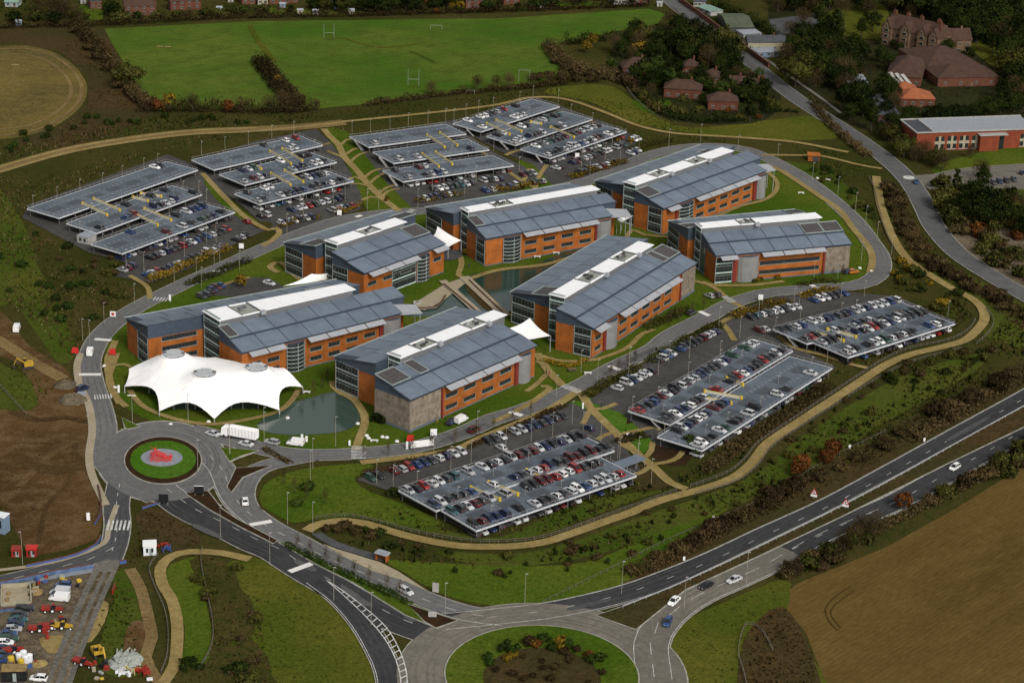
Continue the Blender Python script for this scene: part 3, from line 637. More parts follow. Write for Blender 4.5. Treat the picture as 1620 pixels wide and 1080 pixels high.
    for k in range(len(cuts) - 1):
        ua, ub = lerp(us - .5, ue + 1.2, cuts[k]), lerp(us - .5, ue + 1.2, cuts[k + 1])
        if k % 2 == 0:
            nn = max(1, round((ub - ua) / 9))
            for j in range(nn):
                A, B = lerp(ua, ub, j / nn) + .04, lerp(ua, ub, (j + 1) / nn) - .04
                c = lambda u: min(max(u, us), ue)
                mm = MB(); mm.prism([(A, wv(c(A)) - .2), (B, wv(c(B)) - .2), (B, xv(c(B)) + .2), (A, xv(c(A)) + .2)], ZW - .3, ZW - .12, 'roof_white'); mm.obj('roof_panel', spine)
        else:
            mm = MB(); A, B = ua, ub; r = .35
            mm.prism([(A, wv(A)), (B, wv(B)), (B, xv(B)), (A, xv(A))], ZW - .36, ZW - .30, 'plant_floor')
            for p0, p1 in (((A, wv(A)), (B, wv(B))), ((B, xv(B)), (A, xv(A))), ((A, xv(A)), (A, wv(A))), ((B, wv(B)), (B, xv(B)))):
                lg = abs(p1[0] - p0[0]) > abs(p1[1] - p0[1]); mm.beam((*p0, ZW - .33), (*p1, ZW - .33), .9 if lg else .35, .2 if lg else .5, 'roof_white' if lg else 'spine_grey')
            rr = random.Random(int(A * 10)); ym = (wv(A) + xv(A)) / 2
            for j in range(5):
                bx = lerp(A + .8, B - 1.8, rr.random()); by = ym + rr.uniform(-1.8, 1.2)
                mm.box(bx, by, ZW - .3, bx + rr.uniform(.7, 1.6), by + rr.uniform(.5, 1.2), ZW + rr.uniform(.1, .6), rr.choice(['frame_dark', 'frame_dark', 'steel', 'spine_grey']))
            mm.obj('plant_well', spine)
            if spec.get('box'):
                mm = MB(); mm.box(B - .6, wv(B) - 1.5, ZW - .9, B + 1.2, wv(B) - .1, ZW + .35, 'awning_grey'); mm.obj('vent_box', spine)
    glazing(root, wv(us) + .1, xv(us) - .1, .3, ZW - .5, us + .3, 'y', 'glass_end', 'frame_pale', out=.35, deep=.3, glass='green_glass')
    # --- back wing: mono-pitch falling away to the rear
    nL, fL, fR, nR = [Vector(q) for q in spec['back']]; ins = .6
    m = MB()
    m.prism([tuple(nL), tuple(nR), tuple(fR), tuple(fL)], 0, ZE - .9, 'terracotta'); m.obj('wall', root)
    m = MB()
    bz = [(*nL, ZE - .9), (*nR, ZE - .9), (*fR, ZE - .9), (*fL, ZE - .9)]
    o_ = lambda p, c, k: (p[0] + (p[0] - c[0]) * k, p[1] + (p[1] - c[1]) * k)
    cx = ((nL.x + nR.x + fL.x + fR.x) / 4, (nL.y + nR.y + fL.y + fR.y) / 4)
    ex = [o_(q, cx, .002) for q in (nL, nR, fR, fL)]
    m.hexa([(*q, ZE - .9) for q in ex], [(*ex[0], ZU - .1), (*ex[1], ZU - .1), (*ex[2], ZE + .1), (*ex[3], ZE + .1)], 'slate_fascia'); m.obj('gable', root)
    ex = [o_(q, cx, .02) for q in (nL, nR, fR, fL)]; zz = [ZU, ZU, ZE + .2, ZE + .2]
    rf = MB(); rf.hexa([(*q, z - .1) for q, z in zip(ex, zz)], [(*q, z + .1) for q, z in zip(ex, zz)], 'roof_seam'); broof = rf.obj('roof', root)
    wlen = (nR - nL).length; n = max(3, round(wlen / 8.4)); bl = spec.get('blouvre', {})
    def bp(t, q):   # t along, q from inner edge to rear edge
        A = Vector(ex[0]).lerp(Vector(ex[1]), t); B = Vector(ex[3]).lerp(Vector(ex[2]), t); c = A.lerp(B, q); return (c.x, c.y, lerp(ZU, ZE + .2, q) + .1)
    for i in range(n):
        for j, (q0, q1) in enumerate(((.02, .50), (.515, .98))):
            t0, t1 = i / n + .003, (i + 1) / n - .003
            sh = .35 / n if j else 0            # the lower courses sit half out of step
            t0, t1 = min(.997, t0 + sh), min(.997, t1 + sh)
            if t1 - t0 < .01: continue
            quad = [bp(t0, q0), bp(t1, q0), bp(t1, q1), bp(t0, q1)]
            if (i, j) in bl or (i - n, j) in bl: louvre(quad, broof)
            else: panel(quad, 'roof_metal', par=broof)
    # rear gutter rail
    mm = MB(); A, B = Vector(bp(0, 1)), Vector(bp(1, 1)); mm.beam(A, B, .25, .35, 'frame_grey'); mm.obj('gutter', broof)
    # --- left end of the back wing: part glass, part brick
    def endwall(p, q, parts, name):
        """parts along p -> q: (kind, t0, t1)"""
        p, q = Vector(p), Vector(q); d = (q - p); ln = d.length; an = math.atan2(d.y, d.x)
        for kind, t0, t1 in parts:
            if kind == 'glass': 
                o = glazing(root, t0 * ln, t1 * ln, .3, ZE - .6, 0, 'x', 'glass_wall', deep=.15, out=.2)
                o.location = (p.x, p.y, 0); o.rotation_euler.z = an
            elif kind in ('timber', 'green'):
                mm = MB(); mm.box(t0 * ln, -.18, .9, t1 * ln, .1, ZE - .7, kind if kind == 'timber' else 'green_glass'); o = mm.obj('cladding', root); o.location = (p.x, p.y, 0); o.rotation_euler.z = an
                mm = MB(); mm.box(t0 * ln - .1, -.3, 0, t1 * ln + .1, .1, .9, 'plinth'); o = mm.obj('plinth', root); o.location = (p.x, p.y, 0); o.rotation_euler.z = an
            elif kind == 'win':
                for z in spec.get('rows', (1.6, 5.2, 8.7)):
                    o = window(root, t0 * ln, t1 * ln, z, 1.4); o.location = (p.x, p.y, 0); o.rotation_euler.z = an
    endwall(fL, nL, spec['bend'], 'back'); endwall((0, w0), (0, 0), spec['fend'], 'front')
    if spec.get('inner'): endwall(nL, nR, spec['inner'], 'inner')
    # --- front facade
    for seg in spec['front']:
        kind, f0, f1 = seg[0], seg[1] * L, seg[2] * L
        if kind == 'win':
            bays, rows = seg[3], seg[4]
            for bi in range(bays):
                A, B = lerp(f0, f1, (bi + .16) / bays), lerp(f0, f1, (bi + .80) / bays)
                for z in rows: window(root, A, B, z, 1.35)
        elif kind == 'strip':
            for z in seg[3]: window(root, f0, f1, z, 1.4)
        elif kind == 'glass': glazing(root, f0, f1, .3, ZE - 1.2, 0, 'x', 'glass_wall', seg[3] if len(seg) > 3 else 'frame_pale', out=.22)
        elif kind == 'lattice': tower(root, f0, f1, ZE - 1.1, 'dark_glass', 'stair_tower', True)
        elif kind == 'slat': tower(root, f0, f1, ZE - 1.2, 'slat_grey', 'stair_tower')
        elif kind == 'timber':
            mm = MB(); mm.box(f0, -.2, .9, f1, .1, ZE - .8, 'timber'); mm.obj('cladding', root)
            mm = MB(); mm.box(f0 - .1, -.32, 0, f1, .1, .9, 'plinth'); mm.obj('plinth', root)
        elif kind == 'red':
            mm = MB(); mm.box(f0, -.5, .2, f1, .1, ZE - .9, 'dark_red'); mm.obj('wall_fin', root)
        elif kind == 'awn':
            for k in range(seg[3]):
                A, B = lerp(f0, f1, k / seg[3]) + .2, lerp(f0, f1, (k + 1) / seg[3]) - .2
                q = [(A, -3.2, ZE - 1.15), (B, -3.2, ZE - 1.15), (B, -.9, ZE - .35), (A, -.9, ZE - .35)]
                o = panel(q, 'awning_grey', 'awning', .14, root); mm = MB()
                mm.beam(((A + B) / 2, -3.2, ZE - 1.02), ((A + B) / 2, -.9, ZE - .22), .12, .03, 'frame_grey')
                for xx in (A + .5, B - .5): mm.beam((xx, -3.0, ZE - 1.25), (xx, 0, ZE - .75), .12, .12, 'frame_dark')
                mm.obj('bracket', o)
    mm = MB(); mm.box(0, -.12, 0, L, .02, .45, 'plinth'); mm.obj('plinth', root)
    if spec.get('wing'):    # projecting louvred canopy at the right-hand end
        mm = MB(); q = spec['wing']; mm.hexa(q, [(p[0], p[1], p[2] + .2) for p in q], 'awning_grey'); o = mm.obj('end_canopy', root)
        mm = MB()
        for p in (q[1], q[2]): mm.cyl(p[0] - .6, p[1] + (.6 if p is q[1] else -.6), 0, p[2], .14, mat='steel')
        mm.obj('canopy_post', o)
    return root

BG, GB = [('glass', .02, .58)], [('glass', .45, .98)]
OFF = [
 dict(fL=(382.6, 557), fR=(633, 495), L=62.8, Lu=69, s=(7.3, 6.8), w1=(14.6, 13.9), w2=(25.4, 20.6), white=(.5, 52.7), back=[(-18.8, 28.4), (-17, 46.4), (61, 38), (60, 21)],
  wells=[(.17, .30)], box=1, louvre={0: .42}, blouvre={(-2, 0): 1}, bend=[('glass', .5, .98)], fend=[], inner=[('win', .06, .22)],
  front=[('win', .02, .25, 2, (2.0, 5.4)), ('lattice', .27, .38), ('win', .40, .86, 4, (2.0, 5.4)), ('red', .86, .885), ('slat', .89, 1.0), ('awn', .03, .25, 2), ('awn', .39, .88, 4)],
  wing=[(62.8, .4, ZE - 1), (71.5, -1.0, ZE - 1.8), (73, 5.4, ZE - 1), (64, 6.6, ZE + .6)],
  label='long orange-brick office block with slate roof directly behind the large white tent'),
 dict(fL=(648.2, 631.8), fR=(846.9, 546.2), L=61.4, Lu=60.4, s=(7.2, 7.2), w1=(14.9, 14.9), w2=(20.7, 20.7), white=(12, 63), back=[(7, 21.2), (8, 40.4), (67.9, 40.9), (66, 21.2)],
  wells=[(.19, .34), (.66, .80)], box=1, louvre={0: 1, 1: .5}, blouvre={}, bend=BG, fend=[('timber', 0, 1)],
  front=[('timber', 0, .235), ('win', .25, .83, 4, (2.2, 6.2)), ('red', .24, .25), ('red', .83, .855), ('slat', .86, .955), ('awn', .255, .84, 4)],
  label='office block with timber-clad corner and slate roof beside the pond footpath'),
 dict(fL=(937.9, 519), fR=(1100.3, 416), L=77.5, s=(6.7, 6.7), w1=(14.3, 14.3), w2=(20.5, 20.5), white=(5.6, 70), back=[(9, 21.2), (12.5, 39.7), (83.4, 40.7), (80, 21.2)],
  wells=[(.27, .43), (.66, .80)], box=1, louvre={-1: 1, -2: .5}, blouvre={(0, 0): 1}, bend=BG, fend=[('glass', .50, .97)],
  front=[('win', .01, .095, 1, (2.2, 6.0)), ('red', .10, .12), ('slat', .125, .215), ('win', .23, .78, 5, (2.2, 6.0)), ('timber', .855, 1.0), ('awn', .0, .10, 1), ('awn', .225, .80, 5), ('red', .845, .852)],
  label='long office block with three white roof strips between the pond and the curved road'),
 dict(fL=(575.8, 431.7), fR=(702.5, 385.8), L=42.9, s=(8.6, 7.2), w1=(16.0, 14.9), w2=(22.3, 20.9), white=(2.7, 37.5), back=[(-.2, 24), (1.7, 42.2), (55.8, 38.5), (51, 22)],
  wells=[(.42, .63)], louvre={-1: 1}, blouvre={(-1, 0): 1, (0, 0): 1}, bend=BG, fend=[('glass', .02, .5)],
  front=[('win', .02, .18, 1, (5.6,)), ('win', .20, .62, 2, (5.6,)), ('glass', .34, .64, 'frame_pale'), ('lattice', .65, .80), ('win', .84, .99, 1, (5.6,)), ('awn', .03, .64, 3), ('awn', .83, 1.0, 1)],
  label='short office block with glazed ground floor facing the paved pond terrace'),
 dict(fL=(768.5, 377), fR=(966.6, 341.2), L=56.7, Lu=63.4, s=(7, 7), w1=(13.9, 13.9), w2=(19.4, 19.4), white=(.5, 59.4), back=[(-2.2, 20.2), (-2.9, 40), (63, 39.4), (62, 20.2)],
  wells=[(.21, .34)], louvre={0: .55}, blouvre={}, bend=BG, fend=[('glass', .52, .97)],
  front=[('lattice', .135, .27), ('win', .285, .87, 4, (2.2, 5.8)), ('red', .87, .885), ('slat', .89, 1.0), ('awn', .28, .88, 4)],
  wing=[(56.7, .4, ZE - 1), (66, -1.2, ZE - 1.8), (68, 5.6, ZE - 1), (58, 6.6, ZE + .6)],
  label='office block with an unbroken long white roof strip facing the green pond'),
 dict(fL=(1049.3, 329.6), fR=(1210.8, 270), L=69, Lu=75, s=(7.4, 6.9), w1=(14.3, 14.3), w2=(20.5, 20.5), white=(.3, 64.8), back=[(2.7, 21.2), (6.5, 39.7), (76.4, 39.5), (76, 21.2)],
  wells=[(.22, .34), (.60, .72)], box=1, louvre={0: 1}, blouvre={(-2, 0): 1}, bend=BG, fend=[('glass', .50, .97)],
  front=[('red', .115, .135), ('lattice', .15, .28), ('win', .30, .88, 5, (2.2, 5.8)), ('red', .88, .91), ('slat', .92, 1.0), ('awn', .02, .13, 1), ('awn', .29, .90, 5)],
  wing=[(69, .4, ZE - 1), (77, 0, ZE - 1.8), (79.5, 6.0, ZE - 1), (70.5, 6.8, ZE + .6)],
  label='farthest office block with three white roof strips beside the looping gravel path'),
 dict(fL=(1133.1, 404), fR=(1345.6, 385.2), L=55, s=(7, 7.4), w1=(13.7, 14.1), w2=(19.2, 20), white=(-.6, 48.3), back=[(-3, 20.1), (-3.3, 39.2), (50.2, 40.2), (50, 20.4)],
  wells=[(.33, .45)], box=1, louvre={-1: 1, -2: 1}, blouvre={(0, 0): 1, (-1, 1): 1}, bend=BG, fend=[('green', .05, .28)],
  front=[('glass', .0, .125, 'frame_pale'), ('red', .125, .155), ('slat', .165, .315), ('strip', .325, .775, (2.2, 5.8)), ('red', .80, .815), ('timber', .815, 1.0), ('awn', .02, .15, 1), ('awn', .325, .80, 3)],
  label='office block with long strip windows and a timber-clad end by the turning road'),
]
for s_ in OFF: office(s_)

# ------------------------------------------------------------------ white tensile canopies
def membrane(name, corners, label, peak=None, posts=(), sag=.12, N=10, group=None):
    """saddle-shaped fabric between raised and lowered corners (world points)"""
    c = [Vector(q) for q in corners]; base = Vector(((c[0].x + c[2].x) / 2, (c[0].y + c[2].y) / 2, 0))
    root = thing(name, label, 'canopy', base, 0, group)
    V = []; F = []
    for i in range(N + 1):
        for j in range(N + 1):
            u, v = i / N, j / N
            p = c[0] * (1 - u) * (1 - v) + c[1] * u * (1 - v) + c[2] * u * v + c[3] * (1 - u) * v
            eu, ev = 4 * u * (1 - u), 4 * v * (1 - v)
            ctr = (c[0] + c[1] + c[2] + c[3]) / 4
            k = sag * (eu * (1 - ev) + ev * (1 - eu)); q = p.lerp(ctr, k); q.z = p.z - .5 * (eu + ev) * .6
            V.append(q - base)
    for i in range(N):
        for j in range(N): a = i * (N + 1) + j; F.append((a, a + N + 1, a + N + 2, a + 1))
    n0 = len(V); V += [v - Vector((0, 0, .06)) for v in V]; F += [tuple(n0 + k for k in f[::-1]) for f in F]
    me = bpy.data.meshes.new('membrane'); me.from_pydata([tuple(v) for v in V], [], F); me.materials.append(MATS['fabric_white'])
    for p_ in me.polygons: p_.use_smooth = True
    link('membrane', me, root)
    for q in c:
        mm = MB(); mm.cyl(q.x - base.x, q.y - base.y, 0, q.z, .16, .12, 'steel'); mm.obj('mast', root)
    return root
def mem(pts, label): membrane('fabric_canopy', [P(x, y, z) for x, y, z in pts], label, group='white fabric canopies between the office blocks')
mem([(800, 520, 6), (838, 503, 8), (871, 531, 6), (835, 537, 4.6)], 'white tent-like canopy linking the timber-corner block and the block on the curved road')
mem([(682, 375, 5), (692, 358, 9), (730, 380, 6), (709, 391, 5)], 'white canopy sail between the short block and the block facing the green pond')
mem([(449, 452, 3), (493, 433, 5.5), (519, 432, 5.5), (520, 441, 3)], 'low white canopy tucked behind the tent block and the short block')
mem([(1056, 390, 6), (1062, 391, 6), (1080, 403, 4.6), (1074, 408, 4.6)], 'narrow white canopy joining the curved-road block and the strip-window block')
mem([(1056, 343, 4.5), (1064, 341, 5), (1079, 346, 5), (1072, 350, 4)], 'small white canopy between the farthest block and the strip-window block')
mem([(580, 527, 5), (589, 525, 5), (611, 533, 4.5), (601, 536, 4.5)], 'white entrance canopy in the gap between the tent block and the timber-corner block')
mem([(976, 347, 6), (984, 338, 7), (999, 343, 7), (982, 351, 5)], 'small white canopy beneath the grey louvred end canopy of the pond block')
# ================================================================== the large tent
flat('tent_slat', (.45, .47, .48), .5); flat('tent_slat2', (.66, .655, .64), .7)
from mathutils.geometry import delaunay_2d_cdt
def big_tent():
    tips = [(197, 611, 2.4), (252, 650, 1.8), (339, 662, 1.6), (442, 648, 1.8), (479, 612, 2.4), (447, 584, 5.0), (345, 566, 6.5), (250, 562, 6.0), (204, 583, 4.5)]
    W = [P(*t) for t in tips]; ctr = sum(W, Vector()) / len(W); base = Vector((ctr.x, ctr.y, 0))
    root = thing('tent_pavilion', 'large white scalloped tent with three round skylights in front of the brick block', 'tent', base)
    peaks = [P(275, 562, 10.5), P(324, 592, 9.5), P(406, 583, 10.2)]
    ring, zf = [], []
    n = len(W)
    for i in range(n):
        a, b = W[i], W[(i + 1) % n]; near = i in (0, 1, 2, 3, 4)
        for k in range(8):
            t = k / 8; p = a.lerp(b, t); bow = 4 * t * (1 - t); ln = (b - a).length
            inn = (ctr - p); inn.z = 0; inn.normalize()
            q = p + inn * bow * ln * (.16 if near else .06); z = p.z + bow * (3.0 if near else .5)
            ring.append((q.x - base.x, q.y - base.y)); zf.append(z)
    m = len(ring); co = list(ring); edges = [(i, (i + 1) % m) for i in range(m)]
    rr = 3.9
    for pk in peaks:
        s = len(co)
        for k in range(20):
            an = 2 * math.pi * k / 20; co.append((pk.x - base.x + rr * math.cos(an), pk.y - base.y + rr * math.sin(an))); zf.append(pk.z)
        edges += [(s + k, s + (k + 1) % 20) for k in range(20)]
    nb = len(co); xs = [c[0] for c in ring]; ys = [c[1] for c in ring]
    poly = np.array(ring)
    def inside(x, y):
        c = False
        for i in range(m):
            x1, y1 = ring[i]; x2, y2 = ring[i - 1]
            if (y1 > y) != (y2 > y) and x < (x2 - x1) * (y - y1) / (y2 - y1) + x1: c = not c
        return c
    gx = min(xs)
    while gx < max(xs):
        gy = min(ys)
        while gy < max(ys):
            x, y = gx + random.uniform(-.2, .2), gy + random.uniform(-.2, .2)
            if inside(x, y) and np.min(np.hypot(poly[:, 0] - x, poly[:, 1] - y)) > .9 and all(math.hypot(x - p.x + base.x, y - p.y + base.y) > rr + .6 for p in peaks): co.append((x, y))
            gy += 1.6
        gx += 1.6
    V, E, F, *_ = delaunay_2d_cdt([Vector(c) for c in co], edges, [], 0, 1e-4)
    V = [Vector((v.x, v.y)) for v in V]; keep = []
    for f in F:
        c = sum((V[i] for i in f), Vector((0, 0))) / len(f)
        if inside(c.x, c.y) and all((c - Vector((p.x - base.x, p.y - base.y))).length > rr * .98 for p in peaks): keep.append(tuple(f))
    z = np.full(len(V), 6.5); fixed = np.zeros(len(V), bool); key = {(round(c[0], 3), round(c[1], 3)): q for c, q in zip(co[:nb], zf)}
    for i, v in enumerate(V):
        q = key.get((round(v.x, 3), round(v.y, 3)))
        if q is not None: z[i] = q; fixed[i] = True
    A, B = [], []
    for f in keep:
        for k in range(len(f)): A += [f[k], f[(k + 1) % len(f)]]; B += [f[(k + 1) % len(f)], f[k]]
    A, B = np.array(A), np.array(B); deg = np.maximum(1, np.bincount(A, minlength=len(V)))
    for _ in range(300):
        s = np.bincount(A, weights=z[B], minlength=len(V)) / deg; z = np.where(fixed, z, s)
    pts = [(v.x, v.y, q) for v, q in zip(V, z)]
    keep = [f if (Vector(pts[f[1]]) - Vector(pts[f[0]])).cross(Vector(pts[f[2]]) - Vector(pts[f[0]])).z > 0 else f[::-1] for f in keep]
    me = bpy.data.meshes.new('membrane'); me.from_pydata(pts + [(p[0], p[1], p[2] - .08) for p in pts], [], keep + [tuple(len(pts) + k for k in f[::-1]) for f in keep])
    me.materials.append(MATS['fabric_white'])
    for p_ in me.polygons: p_.use_smooth = True
    link('membrane', me, root)
    PV = np.array(pts)
    def hz_(x, y):
        d = np.hypot(PV[:, 0] - x, PV[:, 1] - y); k = np.argsort(d)[:4]; w_ = 1 / (d[k] + .05); return float((PV[k, 2] * w_).sum() / w_.sum())
    for i in range(0, m, 4):        # fabric seams running from the rings to the hem
        a = Vector(ring[i]); q = min(((a - Vector((p.x - base.x, p.y - base.y))).length, k) for k, p in enumerate(peaks)); c = peaks[q[1]]; d = a - Vector((c.x - base.x, c.y - base.y)); b = a - d * (1 - (rr + .2) / d.length); mm = MB(); prev = None
        for j in range(13):
            t = j / 12; x, y = lerp(b.x, a.x, t), lerp(b.y, a.y, t); cur = Vector((x, y, hz_(x, y) - .03))
            if prev: mm.beam(prev, cur, .22, .10, 'tent_slat2')
            prev = cur
        mm.obj('seam', root)
    for pk in peaks:
        mm = MB(); x, y = pk.x - base.x, pk.y - base.y
        mm.cyl(x, y, pk.z - .5, pk.z + .35, rr + .12, rr + .02, 'fabric_white', 24); o = mm.obj('skylight', root)
        mm = MB(); mm.cyl(x, y, pk.z + .36, pk.z + .75, rr - .4, rr - 1.2, 'grey_glass', 24); mm.obj('skylight_glass', o)
        mm = MB()
        for k in range(-3, 4):
            h = math.sqrt(max(.2, (rr - .5) ** 2 - (k * 1.0) ** 2)); mm.box(x - h, y + k - .22, pk.z + .6, x + h, y + k + .22, pk.z + .86, 'tent_slat')
        for sx in (-1, 1): mm.box(x + sx * (rr - .9) - .5, y - .8, pk.z + .4, x + sx * (rr - .9) + .5, y + .8, pk.z + 1.1, 'spine_grey')
        mm.obj('skylight_vent', o)
    for i in (0, 1, 2, 3, 4):
        q = W[i] - base; mm = MB(); mm.cyl(q.x, q.y, 0, q.z, .22, .16, 'steel'); mm.obj('mast', root)
    mm = MB(); rn = []
    for i in range(m): rn.append((ring[i][0] * .70, ring[i][1] * .70))
    mm.prism(rn, 0, 4.6, 'dark_glass'); body = mm.obj('glass_wall', root)
    mm = MB()
    for i in range(0, m, 2):
        mm.cyl(rn[i][0] * 1.01, rn[i][1] * 1.01, 0, 4.7, .13, mat='frame_grey', n=4)
    mm.obj('mullion', body)
big_tent()

# ================================================================== parking decks
soil('deck_top', (.092, .110, .132), (.122, .145, .170), (.07, .085, .10), .05, .5, .5, 0, .8, grain=(.7, .14))
flat('deck_dark', (.058, .070, .082), .85, var=.15)
flat('deck_edge', (.50, .51, .53), .6, var=.06)
flat('deck_under', (.10, .10, .10), .9)
flat('yellow', (.50, .35, .03), .6, var=.1)
flat('barrier_pale', (.52, .50, .40), .6, var=.1)
flat('line_yellow', (.50, .42, .14), .8, var=.15, scale=1.2)
flat('concrete', (.34, .33, .31), .85, var=.12)
ZD = 3.4
BARS = {}        # deck key -> list of bars (origin B, along u, across v, length, width)
def deck(key, o, k, bars, ramps, label, stairs=()):
    pts = [[P(o[0] + x / k, o[1] + y / k, ZD) for x, y in b] for b in bars]
    B0 = pts[-1][1]; root = thing('parking_deck', label, 'parking deck', (B0.x, B0.y, 0), 0, 'single-storey parking decks around the offices')
    out = []
    for L_, B_, R_ in pts:
        u = R_ - B_; u.z = 0; ln = u.length; u.normalize(); v = L_ - B_; v.z = 0; wd = v.length; v.normalize()
        out.append((Vector((B_.x, B_.y, 0)), u, v, ln, wd))
        q = lambda a, b, z=0: (B_.x + u.x * a + v.x * b - B0.x, B_.y + u.y * a + v.y * b - B0.y, z)
        m = MB(); m.hexa([q(0, 0, ZD - .5), q(ln, 0, ZD - .5), q(ln, wd, ZD - .5), q(0, wd, ZD - .5)], [q(0, 0, ZD), q(ln, 0, ZD), q(ln, wd, ZD), q(0, wd, ZD)], 'deck_under', 'deck_top'); slab = m.obj('deck_slab', root)
        for a0, b0, a1, b1 in ((0, 0, ln, 0), (ln, 0, ln, wd), (ln, wd, 0, wd), (0, wd, 0, 0)):
            m = MB(); m.beam(q(a0, b0, ZD - .42), q(a1, b1, ZD - .42), .3, .46, 'deck_edge'); m.obj('edge_beam', root)
        # railing on the far edge and ends
        m = MB()
        for a0, b0, a1, b1 in ((0, wd, ln, wd), (0, 0, ln, 0), (0, 0, 0, wd), (ln, 0, ln, wd)):
            m.beam(q(a0, b0, ZD + 1.0), q(a1, b1, ZD + 1.0), .06, .07, 'steel')
            nn = int(math.hypot(a1 - a0, b1 - b0) / 2.6)
            for i in range(nn + 1):
                t = i / nn; c = q(lerp(a0, a1, t), lerp(b0, b1, t)); m.box(c[0] - .035, c[1] - .035, ZD + .15, c[0] + .035, c[1] + .035, ZD + 1.05, 'steel')
        m.obj('railing', root)
        n = max(4, int(ln / 8))
        for i in range(n + 1):
            for b in (.8, wd - .8):
                c = q(lerp(.8, ln - .8, i / n), b); m = MB(); m.cyl(c[0], c[1], 0, ZD - .5, .2, mat='deck_under', n=6); m.obj('column', root)
        # darker wearing panels along the aisle, bay ticks
        nn = int(ln / 11)
        for i in range(nn):
            a = 3.5 + i * (ln - 4) / nn; z = ZD + .02
            m = MB(); m.face([q(a, wd * .38, z), q(a + 6.8, wd * .38, z), q(a + 6.8, wd * .62, z), q(a, wd * .62, z)], 'deck_dark'); m.obj('wearing_panel', slab)
        m = MB(); z = ZD + .03; na = int(ln / 2.45)
        for i in range(1, na):
            a = i * ln / na
            for b in (wd * .30, wd * .70):
                m.face([q(a - .07, b - .55, z), q(a + .07, b - .55, z), q(a + .07, b + .55, z), q(a - .07, b + .55, z)], 'line_white')
        m.obj('bay_marking', slab, kind='stuff')
        if key in ('nw', 'w', 'n', 'ne'):   # slim lamp columns rising through the deck are separate lamp posts
            pass
    for rp in ramps:
        (x0, y0), (x1, y1) = rp[0], rp[1]; a = P(o[0] + x0 / k, o[1] + y0 / k, ZD + .8) - B0; b = P(o[0] + x1 / k, o[1] + y1 / k, ZD + .8) - B0
        m = MB(); m.beam((a.x, a.y, ZD + .02), (b.x, b.y, ZD + .02), .4, .9, 'barrier_pale'); wl = m.obj('ramp_wall', root)
        for e in (a, b): m = MB(); m.cyl(e.x, e.y, ZD + .01, ZD + 1.15, .5, .42, 'yellow', 8); m.obj('bumper', wl)
        m = MB(); m.beam((a.x, a.y, ZD + .93), (b.x, b.y, ZD + .93), .3, .1, 'yellow'); m.obj('coping', wl)
    for i in range(0, len(ramps) - 1, 2):
        if len(ramps[i]) > 2: continue
        q = [P(o[0] + x / k, o[1] + y / k, ZD) - B0 for x, y in (ramps[i][0], ramps[i][1], ramps[i + 1][1], ramps[i + 1][0])]
        q = ccw([(p.x, p.y) for p in q]); m = MB(); m.prism(q, ZD - .45, ZD + .012, 'deck_under', 'deck_top'); m.obj('ramp_slab', root)
    for (x0, y0), (x1, y1) in stairs:
        a = P(o[0] + x0 / k, o[1] + y0 / k, ZD) - B0; b = P(o[0] + x1 / k, o[1] + y1 / k, 0) - B0
        m = MB(); N = 12
        for i in range(N):
            p = Vector((lerp(a.x, b.x, i / N), lerp(a.y, b.y, i / N), lerp(ZD, 0, i / N))); r = Vector((lerp(a.x, b.x, (i + 1) / N), lerp(a.y, b.y, (i + 1) / N), p.z))
            m.beam(p - Vector((0, 0, .25)), r - Vector((0, 0, .25)), 1.6, .2, 'concrete')
        m.beam((a.x, a.y, ZD - .6), (b.x, b.y, 0), .3, .3, 'deck_edge'); m.obj('stair', root)
    BARS[key] = out
    return root
deck('nw', (35, 240), 4.5, [[(35, 405), (262, 472), (1250, 130)], [(315, 510), (530, 580), (1280, 305)], [(487, 658), (712, 725), (1515, 430)]],
     [((430, 362), (605, 445)), ((510, 330), (695, 410)), ((785, 430), (965, 515)), ((870, 400), (1060, 480)), ((790, 318), (895, 345), 1), ((845, 290), (990, 312), 1)], 'parking deck of three bars beside the rough western hillside, nearly empty')
deck('w', (290, 190), 5.4, [[(70, 340), (260, 425), (1190, 215)], [(305, 465), (525, 555), (1310, 360)], [(435, 630), (650, 720), (1455, 522)]],
     [((740, 262), (920, 365)), ((845, 240), (1015, 340)), ((750, 450), (915, 545)), ((865, 425), (1025, 520)), ((600, 385), (665, 410), 1)], 'parking deck of three bars below the dirt track, half full of cars')
deck('n', (545, 175), 5.4, [[(42, 225), (207, 312), (1040, 200)], [(240, 355), (420, 450), (1235, 335)], [(325, 515), (500, 607), (1445, 470)]],
     [((705, 205), (855, 305)), ((815, 185), (965, 290)), ((665, 365), (805, 470)), ((780, 350), (920, 450))], 'parking deck of three bars west of the fullest far deck, with few cars',
     [((90, 250), (160, 345)), ((300, 395), (370, 485)), ((385, 550), (455, 650))])
deck('ne', (710, 140), 5.4, [[(35, 300), (275, 370), (945, 155)], [(320, 410), (570, 485), (1225, 265)], [(610, 520), (865, 597), (1520, 370)]],
     [((325, 295), (520, 385)), ((405, 265), (620, 360)), ((870, 325), (1070, 410), 1), ((700, 280), (790, 295), 1)], 'farthest parking deck, three full bars inside the bend of the yellow footpath',
     [((150, 345), (215, 410)), ((440, 450), (510, 525)), ((745, 570), (800, 640))])
deck('e', (1130, 440), 4.1538, [[(385, 335), (610, 430), (1395, 222)], [(645, 420), (880, 520), (1580, 300)]],
     [((745, 330), (930, 380), 1), ((925, 275), (1000, 310), 1), ((670, 355), (850, 405), 1)], 'packed parking deck of two bars beneath the turning head of the road', [((480, 375), (545, 455))])
